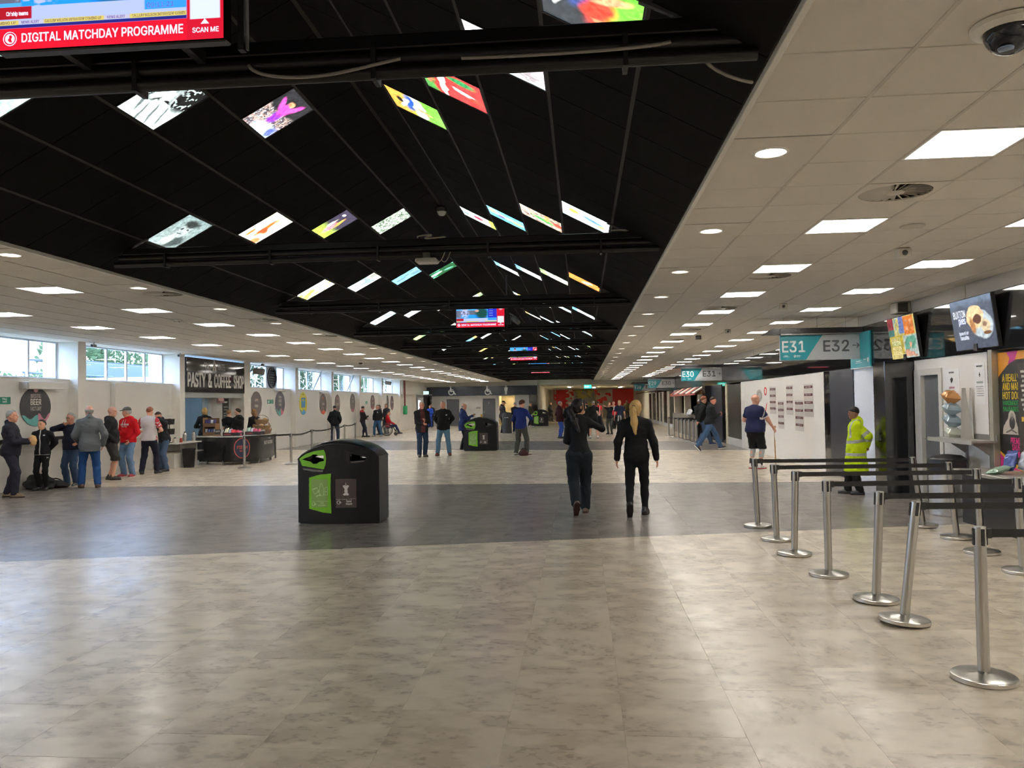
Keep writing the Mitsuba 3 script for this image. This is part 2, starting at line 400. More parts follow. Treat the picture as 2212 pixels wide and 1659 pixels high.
# clerestory windows: aluminium frames, five panes each
ALU, GLASS = M('c9ced6', 0.35, 0.6), 'glass_pane'
scene[GLASS] = {'type': 'thindielectric', 'int_ior': 1.5}
nw = 0
for k in range(len(FINS) - 1):
    a, b = (FINS[k] + 0.3, FINS[k + 1]) if k != 6 else (27.72, FINS[7])
    if k == 5: continue
    if b > 52: break
    nw += 1; w = struct(f'window_{nw}')
    part(w, 'frame', cat(box(WIN - 0.05, WIN + 0.02, a, b, 2.425, 2.465), box(WIN - 0.05, WIN + 0.02, a, b, ZC - 0.03, ZC + 0.01),
                         box(WIN - 0.05, WIN + 0.02, b - 0.06, b, 2.465, ZC - 0.03), box(WIN - 0.05, WIN + 0.02, a, a + 0.05, 2.465, ZC - 0.03)), ALU)
    ys = [b - 0.06 - 0.91 * i for i in range(1, 5)]
    cuts = [a + 0.05] + ys[::-1] + [b - 0.06]
    for i in range(5):
        if i: part(w, 'mullion', box(WIN - 0.05, WIN + 0.02, cuts[i] - 0.025, cuts[i] + 0.025, 2.465, ZC - 0.03, 0.004), ALU)
        y0, y1 = cuts[i] + 0.02, cuts[i + 1] - 0.02
        part(w, 'pane', (np.array([[WIN - 0.015, y0, 2.46], [WIN - 0.015, y1, 2.46], [WIN - 0.015, y1, ZC - 0.02], [WIN - 0.015, y0, ZC - 0.02]]), np.array([[0, 1, 2], [0, 2, 3]])), GLASS)
# right: kiosk wall, glossy black fascia, bulkhead
struct('wall_right')
NAVY, INK, INKD, DOORBLK = M('141a28', 0.35), M('060607', 0.03, spec=1.0, clearcoat=1.0, clearcoat_gloss=0.98), M('050506', 0.08, spec=0.8), M('23231f', 0.3)
put('wall_right', cat(box(WR, WR + 0.2, 18.9, 27.72, 0, 2.32), box(WR, WR + 0.2, 11.45, 12.84, 0, 2.32), box(WR, WR + 0.2, 12.84, 13.88, 2.14, 2.32),
                      box(WR + 0.3, WR + 0.4, YN, 11.45, 0, 2.32), box(WR + 0.25, WR + 0.45, 46.0, 85, 0, ZC)), 'paint_block')
put('fascia_right', box(WR - 0.02, WR + 0.2, YN, 61, 2.30, 3.10, 0.006), INK); labels['fascia_right'] = {'kind': 'structure'}
put('bulkhead_right', box(WR + 0.03, WR + 0.2, YN, 61, 3.10, ZC + 0.02), M('cfcac2', 0.7)); labels['bulkhead_right'] = {'kind': 'structure'}
for y in (12.1, 16.6, 21.5, 26.4, 31.3):
    part('bulkhead_right', 'cover_strip', box(WR + 0.02, WR + 0.03, y - 0.02, y + 0.02, 3.10, ZC), M('c4beb4', 0.7))
def rwall(name, y0, y1, mat, x=WR, z0=0.0, z1=2.30, t=0.15, b=0.004):
    return part('wall_right', name, box(x, x + t, y0, y1, z0, z1, b), mat)
rwall('black_panel', 18.42, 18.90, INK); rwall('navy_panel', 16.86, 18.41, NAVY, WR - 0.02)
rwall('white_panel', 14.42, 16.86, M('dfe6f2', 0.45)); part('wall_right', 'pillar_box', box(5.09, WR + 0.15, 13.9, 14.42, 0.05, 2.30, 0.006), INKD)
part('wall_right', 'pillar_plinth', box(5.11, WR + 0.1, 13.92, 14.4, 0.0, 0.05), M('9a9690', 0.4))
rwall('white_jamb', 27.72, 28.35, TRIM, WR - 0.03)
rwall('dark_door', 28.35, 31.18, DOORBLK, WR + 0.02, 0.28, 2.26); rwall('door_plinth', 28.35, 31.18, M('d2cfc8', 0.5), WR, 0, 0.28)
rwall('cream_post', 31.18, 31.5, M('d8cfae', 0.5), WR - 0.01); rwall('black_panel', 31.5, 32.25, INK); rwall('navy_panel', 32.26, 34.86, NAVY, WR - 0.02)
part('wall_right', 'pillar_box', box(5.3, WR + 0.15, 34.86, 35.6, 0.12, 2.30, 0.006), INKD)
part('wall_right', 'pillar_plinth', box(5.31, WR + 0.1, 34.87, 35.6, 0, 0.12), M('b9c2d2', 0.4))
for i, (y0, y1) in enumerate([(45.9, 47.9), (48.6, 51.4), (52.6, 55.2), (56.0, 57.4), (58.2, 60.0), (60.6, 63.4), (64.4, 66.5)]):
    rwall('dark_door', y0, y1, DOORBLK if i % 2 else INKD, WR + 0.02, 0.22, 2.28); rwall('door_plinth', y0, y1, M('c9ccd2', 0.5), WR, 0, 0.22)
    rwall('white_jamb', y1, y1 + 0.16, M('dcd6c6', 0.5), WR - 0.02); rwall('white_jamb', y0 - 0.12, y0, M('cfc9bb', 0.5), WR - 0.02)
# the white door beside the shelf
struct('door_1')
put('door_1', box(WR + 0.05, WR + 0.09, 12.97, 13.62, 0.01, 2.04, 0.003), M('55565a', 0.5))
part('door_1', 'frame', cat(box(WR - 0.015, WR + 0.1, 12.86, 12.97, 0, 2.14), box(WR - 0.015, WR + 0.1, 13.62, 13.87, 0, 2.14), box(WR - 0.015, WR + 0.1, 12.97, 13.62, 2.04, 2.14)), M('d9d5cc', 0.45))
part('door_1', 'handle', cat(box(WR, WR + 0.05, 13.5, 13.53, 1.0, 1.02), cyl((WR, 13.53, 1.01), (WR, 13.42, 1.01), 0.009, n=8)), M('b8b8b8', 0.25, 1.0))
# behind the camera and at the far end
part('wall_right', 'outer_wall', box(WR + 1.6, WR + 1.7, YN, 85, 0, ZC + 0.2), M('8a857c', 0.8)); part('wall_right', 'kiosk_roof', box(WR + 0.2, WR + 1.7, YN, 85, 2.42, 2.5), M('4a4743', 0.8))  # unseen wall and roof added to keep sky light out of the kiosks
struct('wall_near'); put('wall_near', box(-13, 9, YN - 0.2, YN, 0, ZC + 0.2), WHITE)
struct('wall_far'); put('wall_far', cat(box(-3.3, 9, 85, 85.3, 0, 3.4)), M('d8d0bf', 0.7))
struct('ceiling_far'); put('ceiling_far', box(-3.4, 9, YE, 85.2, 3.03, 3.2), M('d9d2c2', 0.8))
struct('bulkhead_far'); put('bulkhead_far', cat(box(-12.6, WR + 0.3, YE, YE + 0.2, 3.02, ZC + 0.2), box(-12.6, -3.3, 60.35, 60.5, 2.98, ZC + 0.1)), M('c4beb3', 0.8))
# toilet block
struct('wall_toilets')
put('wall_toilets', cat(box(-12.6, -10.39, 60.9, 61.1, 0, 2.4), box(-9.41, -7.57, 60.9, 61.1, 0, 2.4), box(-6.6, -6.33, 60.9, 61.1, 0, 2.4), box(-5.08, -3.5, 60.9, 61.1, 0, 2.4),
                        box(-10.39, -9.41, 60.9, 61.1, 2.06, 2.4), box(-7.57, -6.6, 60.9, 61.1, 2.06, 2.4), box(-6.33, -5.08, 60.9, 61.1, 2.25, 2.4)), M('dcdad6', 0.6))
part('wall_toilets', 'corner_pillar', box(-3.95, -3.32, 60.3, 61.3, 0, 2.3), INKD); part('wall_toilets', 'corner_pillar', box(-12.1, -11.55, 60.3, 60.9, 0, 2.3), INKD)
part('wall_toilets', 'side_wall', box(-3.4, -3.25, 61.1, 85, 0, 3.03), M('d9d3c4', 0.6))
part('wall_toilets', 'soffit', box(-12.1, -3.32, 60.3, 60.9, 2.30, 2.36), M('d8d6d2', 0.7))
part('wall_toilets', 'lobby', cat(box(-6.33, -5.08, 63.2, 63.3, 0, 2.4), box(-6.45, -6.33, 61.1, 63.2, 0, 2.4), box(-5.08, -4.96, 61.1, 63.2, 0, 2.4), box(-6.4, -5.0, 61.1, 63.2, 2.36, 2.42)), M('e0d6b8', 0.7))
part('wall_toilets', 'lobby_lamp', box(-5.9, -5.5, 61.9, 62.3, 2.34, 2.36), M('ffffff', 0.5), emitter=glow((1, 0.86, 0.6), 22.0, 0.3))
for i, (x0, x1) in enumerate(((-10.39, -9.41), (-7.57, -6.6))):
    d = struct(f'door_{i + 2}'); put(d, box(x0 + 0.02, x1 - 0.02, 60.93, 60.98, 0.01, 2.05, 0.003), M('4b4d52', 0.5))
    part(d, 'handle', box(x0 + 0.1, x0 + 0.13, 60.86, 60.93, 0.95, 1.1), M('b0b0b0', 0.3, 1.0))
    if i: part(d, 'door_sign', place(text('I', 0.12, 1.2), (-7.1, 60.925, 1.68), (1, 0, 0), (0, 0, 1)), M('d0d2d6', 0.5))
part('wall_toilets', 'rear_wall', cat(box(-12.6, -6.46, 61.11, 61.2, 0, 2.5), box(-4.95, -3.41, 61.11, 61.2, 0, 2.5)), M('3a3a3b', 0.7)); part('wall_toilets', 'roof_slab', box(-12.7, -3.3, 60.5, 85, 3.04, 3.2), M('6a665f', 0.8))  # added backing and slab that stop sky light leaking round the toilet doors
# fire exit, far left, its glazed leaf made to glow in place of light coming through
struct('door_4'); put('door_4', box(FIN + 0.05, FIN + 0.09, 56.7, 58.6, 0.01, 2.2, 0.003), M('d9dadd', 0.5))
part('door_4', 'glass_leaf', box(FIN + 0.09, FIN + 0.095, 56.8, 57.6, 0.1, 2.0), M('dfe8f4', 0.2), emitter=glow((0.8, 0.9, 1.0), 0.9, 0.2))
part('door_4', 'frame', cat(box(FIN + 0.04, FIN + 0.11, 56.6, 56.7, 0, 2.3), box(FIN + 0.04, FIN + 0.11, 58.6, 58.7, 0, 2.3), box(FIN + 0.04, FIN + 0.11, 56.7, 58.6, 2.2, 2.3)), M('8e8f92', 0.5))
# the shop's back room
struct('wall_shop_room')
put('wall_shop_room', cat(box(-15.6, -15.5, 22.6, 27.6, 0, 2.6), box(-15.5, -12.6, 22.6, 22.75, 0, 2.6), box(-15.5, -12.6, 27.45, 27.6, 0, 2.6), box(-15.5, -12.6, 22.6, 27.6, 2.55, 2.65)), M('c9dcea', 0.6))
part('wall_shop_room', 'side_panel', box(-12.45, -12.3, 25.25, SH1, 0, 2.2), M('a9a8a6', 0.6))
part('wall_shop_room', 'jamb', box(-12.3, -12.2, 25.15, 25.3, 0, 2.2), M('8f9698', 0.5))
part('wall_shop_room', 'shutter_box', box(-12.5, FIN - 0.05, SH0, SH1, 2.02, 2.2), M('8f9290', 0.5))
part('wall_shop_room', 'room_lamp', box(-14.4, -13.2, 24.0, 24.3, 2.52, 2.55), M('ffffff', 0.5), emitter=glow((0.8, 0.92, 1.0), 18.0, 0.5))

# ---------------------------------------------------------------- outside the windows
struct('ground_outside'); put('ground_outside', box(-90, -12.8, -30, 120, -0.2, -0.05), M('4f5a3c', 0.9))
bld = thing('outside_building', 'long grey building with a flat fascia and a round column outside the second window', 'building')
part(bld, 'fascia', box(-19.3, -19.0, 28.0, 38.0, 2.95, 3.55, 0.02), M('6f7b8e', 0.6)); part(bld, 'wall', box(-20.4, -19.3, 28.0, 38.0, 0, 2.95), M('4d5768', 0.6)); part(bld, 'roof', box(-20.5, -19.2, 28.0, 38.0, 3.55, 3.62), M('5d6777', 0.7))
part(bld, 'column', cyl((-17.5, 31.3, -0.05), (-17.5, 31.3, 5.6), 0.2, n=20), M('a9b7c4', 0.5), 40)
rail = thing('railing', 'thin dark railing above the hedge outside the leftmost window', 'railing')
part(rail, 'top_rail', cyl((-16.6, 22.4, 2.85), (-16.6, 27.0, 2.85), 0.03, n=8), M('5b6570', 0.5))
for i in range(6): part(rail, 'post', cyl((-16.6, 22.5 + 0.88 * i, 0), (-16.6, 22.5 + 0.88 * i, 2.85), 0.02, n=6), M('5b6570', 0.5))
scene['leaf'] = {'type': 'principledthin', 'base_color': {'type': 'rgb', 'value': [0.13, 0.20, 0.10]}, 'roughness': 0.6, 'diff_trans': 0.8}
scene['leaf_dark'] = {'type': 'principledthin', 'base_color': {'type': 'rgb', 'value': [0.07, 0.115, 0.065]}, 'roughness': 0.6, 'diff_trans': 0.6}
def leaves(c, r, n, size, seed):
    g = np.random.default_rng(seed); d = g.normal(size=(n, 3)); d /= np.linalg.norm(d, axis=1)[:, None]
    p = np.asarray(c) + d * np.asarray(r) * (g.random(n) ** 0.4)[:, None]
    p += (meshkit.noise(p * 0.9, seed)[:, None] - 0.5) * 1.1
    a = g.normal(size=(n, 3)); a /= np.linalg.norm(a, axis=1)[:, None]; b = np.cross(a, g.normal(size=(n, 3))); b /= np.linalg.norm(b, axis=1)[:, None]
    s = size * (0.6 + 0.8 * g.random(n))[:, None]
    v = np.stack([p - a * s, p + b * s * 0.5, p + a * s, p - b * s * 0.5], 1).reshape(-1, 3); i = np.arange(n)[:, None] * 4
    return v, np.vstack([i + [0, 1, 2], i + [0, 2, 3]])
def tree(x, y, h, r, n, size, seed, label, mat='leaf'):
    t = thing('tree', label, 'tree', 'trees outside the windows')
    part(t, 'trunk', tube([(x, y, -0.1), (x + 0.1, y, h * 0.4), (x, y + 0.1, h * 0.7)], [0.2, 0.15, 0.07]), M('3f3527', 0.9))
    part(t, 'crown', leaves((x, y, h * 0.66), (r, r, h * 0.36), n, size, seed), mat)
tree(-26.5, 42, 7.4, 3.0, 2600, 0.16, 1, 'leafy tree seen through the second and third panes of the second window')
tree(-25.5, 49, 6.6, 2.6, 2200, 0.16, 2, 'leafy tree behind the grey building at the right of the second window')
tree(-20.5, 46.5, 6.4, 2.4, 2200, 0.14, 3, 'tree outside the window past the shop sign', 'leaf_dark')
tree(-19, 56, 6.4, 2.6, 2000, 0.15, 4, 'dark tree outside the window above the yellow oval sign', 'leaf_dark')
tree(-20, 65, 7.0, 3.0, 2000, 0.16, 5, 'tree outside the window past the slanted strut')
tree(-20, 75, 7.0, 3.2, 1800, 0.18, 6, 'tree outside the farthest windows of the left wall')
hd = thing('hedge', 'ragged green hedge along the bottom of the leftmost window', 'hedge')
part(hd, 'foliage', cat(*[leaves((-18.6, 22.3 + 0.9 * i, 2.2 + 0.25 * math.sin(i * 1.7)), (0.7, 0.8, 0.95), 420, 0.11, 20 + i) for i in range(8)]), 'leaf')
part(hd, 'stem', cat(*[cyl((-18.6, 22.3 + 0.9 * i, 0), (-18.6, 22.3 + 0.9 * i, 2.2), 0.05, 0.02, 6) for i in range(8)]), M('3f3527', 0.9))
# ---------------------------------------------------------------- ceiling fittings
# round downlights in the tile row along each eave
ring = prism(sbox(-0.305, -0.297, 0.305, 0.297).difference(oval(0.095, 0.095, 32)), 0.012)
can = lathe([(0.095, 0.004), (0.09, 0.028), (0.0, 0.028)], 24)
bead = lathe([(0.125, 0.006), (0.12, -0.004), (0.1, -0.006), (0.094, 0.004)], 28)
bulb = lathe([(0.0, 0.012), (0.06, 0.012), (0.088, 0.02)], 24)
D_T, D_C, D_B, D_L = mesh_dict(ring, TILE), mesh_dict(can, M('e8e2d4', 0.18, 0.6), 40), mesh_dict(bead, M('eeeae2', 0.4), 40), mesh_dict(bulb, M('ffffff', 0.5))
for side, nm, x in (('r', 'kiosk-side', (edges_r[0] + edges_r[1]) / 2), ('l', 'window-side', (edges_l[0] + edges_l[1]) / 2)):
    n = 0
    for r in [cell_row(y) for y in ROWS if y < YE - 2]:
        y = 3.8 + 0.6 * (r + 0.5); m = np.eye(4); m[:3, 3] = (x, y, ZC)
        vis = y > (4.8 if side == 'r' else 7); n += vis
        t = thing('downlight', f'round white downlight, {ORD[min(n, 26) - 1]} in the row along the {nm} edge of the black roof' if vis else f'round downlight above or behind the camera on the {nm} roof edge, row position {r - r0}', 'downlight', 'round downlights along the black roof')
        part_d(t, 'bezel', D_B, m); part_d(t, 'reflector', D_C, m); part_d(t, 'bulb', {**D_L, 'emitter': glow((1, 0.92, 0.78), 5.0, 0.5 if y < 30 else 0.15)}, m)
        part_d(t, 'tile', D_T, m)
# swirl diffusers
hole = prism(sbox(-0.305, -0.297, 0.305, 0.297).difference(oval(0.27, 0.27, 40)), 0.012)
hub = lathe([(0.0, -0.006), (0.06, -0.006), (0.075, 0.004)], 20); back = lathe([(0.27, 0.027), (0.0, 0.027)], 32)
vane = place(box(0.07, 0.265, -0.022, 0.022, -0.001, 0.001), (0, 0, 0.012), (1, 0, 0), (0, 0.75, 0.66))
nsw = {'r': 0, 'l': 0}
for (side, col, r) in sorted(swirl_cells, key=lambda q: (q[0], q[2])):
    e = edges_r if side == 'r' else edges_l; cx, cy = (e[col] + e[col + 1]) / 2, 3.8 + 0.6 * (r + 0.5)
    nsw[side] += 1
    t = thing('air_diffuser', f'white swirl air diffuser, {ORD[nsw[side] - 1]} from the camera in the {"kiosk" if side == "r" else "window"}-side ceiling', 'air vent', 'swirl air diffusers')
    o = (cx, cy, ZC); put(t, move(hole, o), TILE); part(t, 'hub', move(hub, o), TILE, 40); part(t, 'backing', move(back, o), M('2b2926', 0.9))
    vs = [move(move(vane, (0, 0, 0), a * math.pi / 12), o) for a in range(24)]
    if nsw[side] <= 2: [part(t, 'vane', q, TILE) for q in vs]
    else: part(t, 'vanes', cat(*vs), TILE)
# dome camera, speakers, sensors
t = thing('dome_camera', 'dark glass security dome in a white ring above the kiosks, near the top border', 'security camera')
o = (1.88, 3.60, ZC)
put(t, lathe([(0.0, 0.0), (0.15, 0.0), (0.148, -0.02), (0.11, -0.035), (0.1, -0.03)], 40, o), M('dcd8cc', 0.4), 40)
part(t, 'dome', lathe([(0.1 * math.cos(q), -0.03 - 0.1 * math.sin(q)) for q in np.linspace(0, math.pi / 2 - 0.001, 20)][::-1], 64, o), M('14181f', 0.04), True)
part(t, 'lens', lathe([(0.0, -0.133), (0.03, -0.13), (0.032, -0.12)], 20, (o[0] - 0.03, o[1] - 0.03, o[2] + 0.006)), M('6a7a92', 0.1), True)
t = thing('ceiling_speaker', 'flat round speaker grille in the ceiling beside the second kiosk-side LED panel', 'speaker')
put(t, lathe([(0.11, 0.003), (0.105, -0.006), (0.0, -0.007)], 32, (3.15, 7.8, ZC)), M('b9b2a6', 0.7), 40)
t = thing('ceiling_sensor', 'small square white sensor with a grey eye hanging below the kiosk-side tiles', 'sensor')
put(t, box(3.44, 3.58, 8.9, 9.0, ZC - 0.11, ZC, 0.012), M('cfcac0', 0.5)); part(t, 'eye', lathe([(0.03, 0), (0.024, 0.018), (0, 0.024)], 16), M('3a3a3d', 0.2), True)
k = [q for q in scene if q.startswith(t + '__eye')][-1]; scene[k]['to_world'] = T().translate([3.51, 8.9, ZC - 0.055]).rotate([1, 0, 0], 90)
for i, (x, y, lab) in enumerate(((3.44, 13.83, 'small square ceiling sensor just in front of the fourth inner panel of the kiosk side'), (3.39, 18.7, 'small square ceiling sensor farther down the kiosk-side ceiling'),
                                 (2.94, 20.2, 'small dark hanging sensor between the two rows of panels on the kiosk side'))):
    t = thing('ceiling_sensor', lab, 'sensor')
    put(t, box(x - 0.07, x + 0.07, y - 0.03, y + 0.03, ZC - 0.1, ZC, 0.01), M('c6c0b5' if i < 2 else '2a2a2a', 0.5)); part(t, 'eye', cyl((x, y - 0.045, ZC - 0.05), (x, y - 0.03, ZC - 0.05), 0.025, n=12), M('4a4744', 0.3))
for x, y, lab in ((-7.3, 13.9, 'white smoke detector on the window-side ceiling left of the third lit panel'), (-8.3, 29.5, 'dark dome detector on the window-side ceiling far down the hall')):
    t = thing('smoke_detector', lab, 'smoke detector')
    put(t, lathe([(0.0, -0.055), (0.05, -0.055), (0.06, -0.035), (0.075, -0.03), (0.08, 0.0)], 24, (x, y, ZC)), M('d8d3c8' if y < 20 else '3a3734', 0.5), 40); part(t, 'collar', lathe([(0.062, -0.034), (0.07, -0.034), (0.07, -0.03)], 20, (x, y, ZC)), M('6b675f', 0.5))
t = thing('smoke_detector', 'white smoke detector under the ridge of the black roof', 'smoke detector')
put(t, lathe([(0.0, -0.06), (0.05, -0.06), (0.07, -0.03), (0.08, 0.0)], 24, (XM, 13.2, ZR - 0.09)), M('d9d6ce', 0.5), 40); part(t, 'base', lathe([(0.09, -0.005), (0.095, 0.06), (0, 0.09)], 20, (XM, 13.2, ZR - 0.09)), M('444240', 0.6))

# lit photo panels in the roof: soft football pictures, each with shapes of its own
def ell(u, v, c, r, a=0.0, soft=0.38):
    x, y = u - c[0], v - c[1]; k, s = math.cos(a), math.sin(a)
    q = dr.sqrt(dr.square((x * k + y * s) / r[0]) + dr.square((y * k - x * s) / r[1]))
    return smoothstep(1 + soft, 1 - soft, q)
def crowd(u, v, s, ca, cb, seed):
    n = noise(u * s, v * s, seed); m = noise(u * s * 1.9 + 7, v * s * 1.9, seed + 3)
    return mix(mix(ca, cb, smoothstep(0.35, 0.65, n)), (0.9, 0.95, 0.9), 0.7 * smoothstep(0.62, 0.75, m))
def picture(bg, shapes, gain=1.0):
    def fn(p, n, uv):
        u, v = uv.x, uv.y
        w = noise(u * 7, v * 7, 3) - 0.5
        u, v = u + 0.07 * w, v + 0.07 * (noise(u * 6 + 9, v * 8, 5) - 0.5)
        c = bg(u, v)
        for cen, rad, ang, col in shapes: c = mix(c, col, ell(u, v, cen, rad, ang))
        return c * gain * (0.55 + 0.9 * noise(u * 26, v * 26, 7))
    return fn
W_, B_, K_ = (1.7, 1.8, 1.75), (0.05, 0.3, 0.95), (0.02, 0.02, 0.02)
SKIN = (0.9, 0.45, 0.22)
edge = lambda a, b, t, w=0.02: lambda u, v: mix(a, b, smoothstep(t - w, t + w, u))
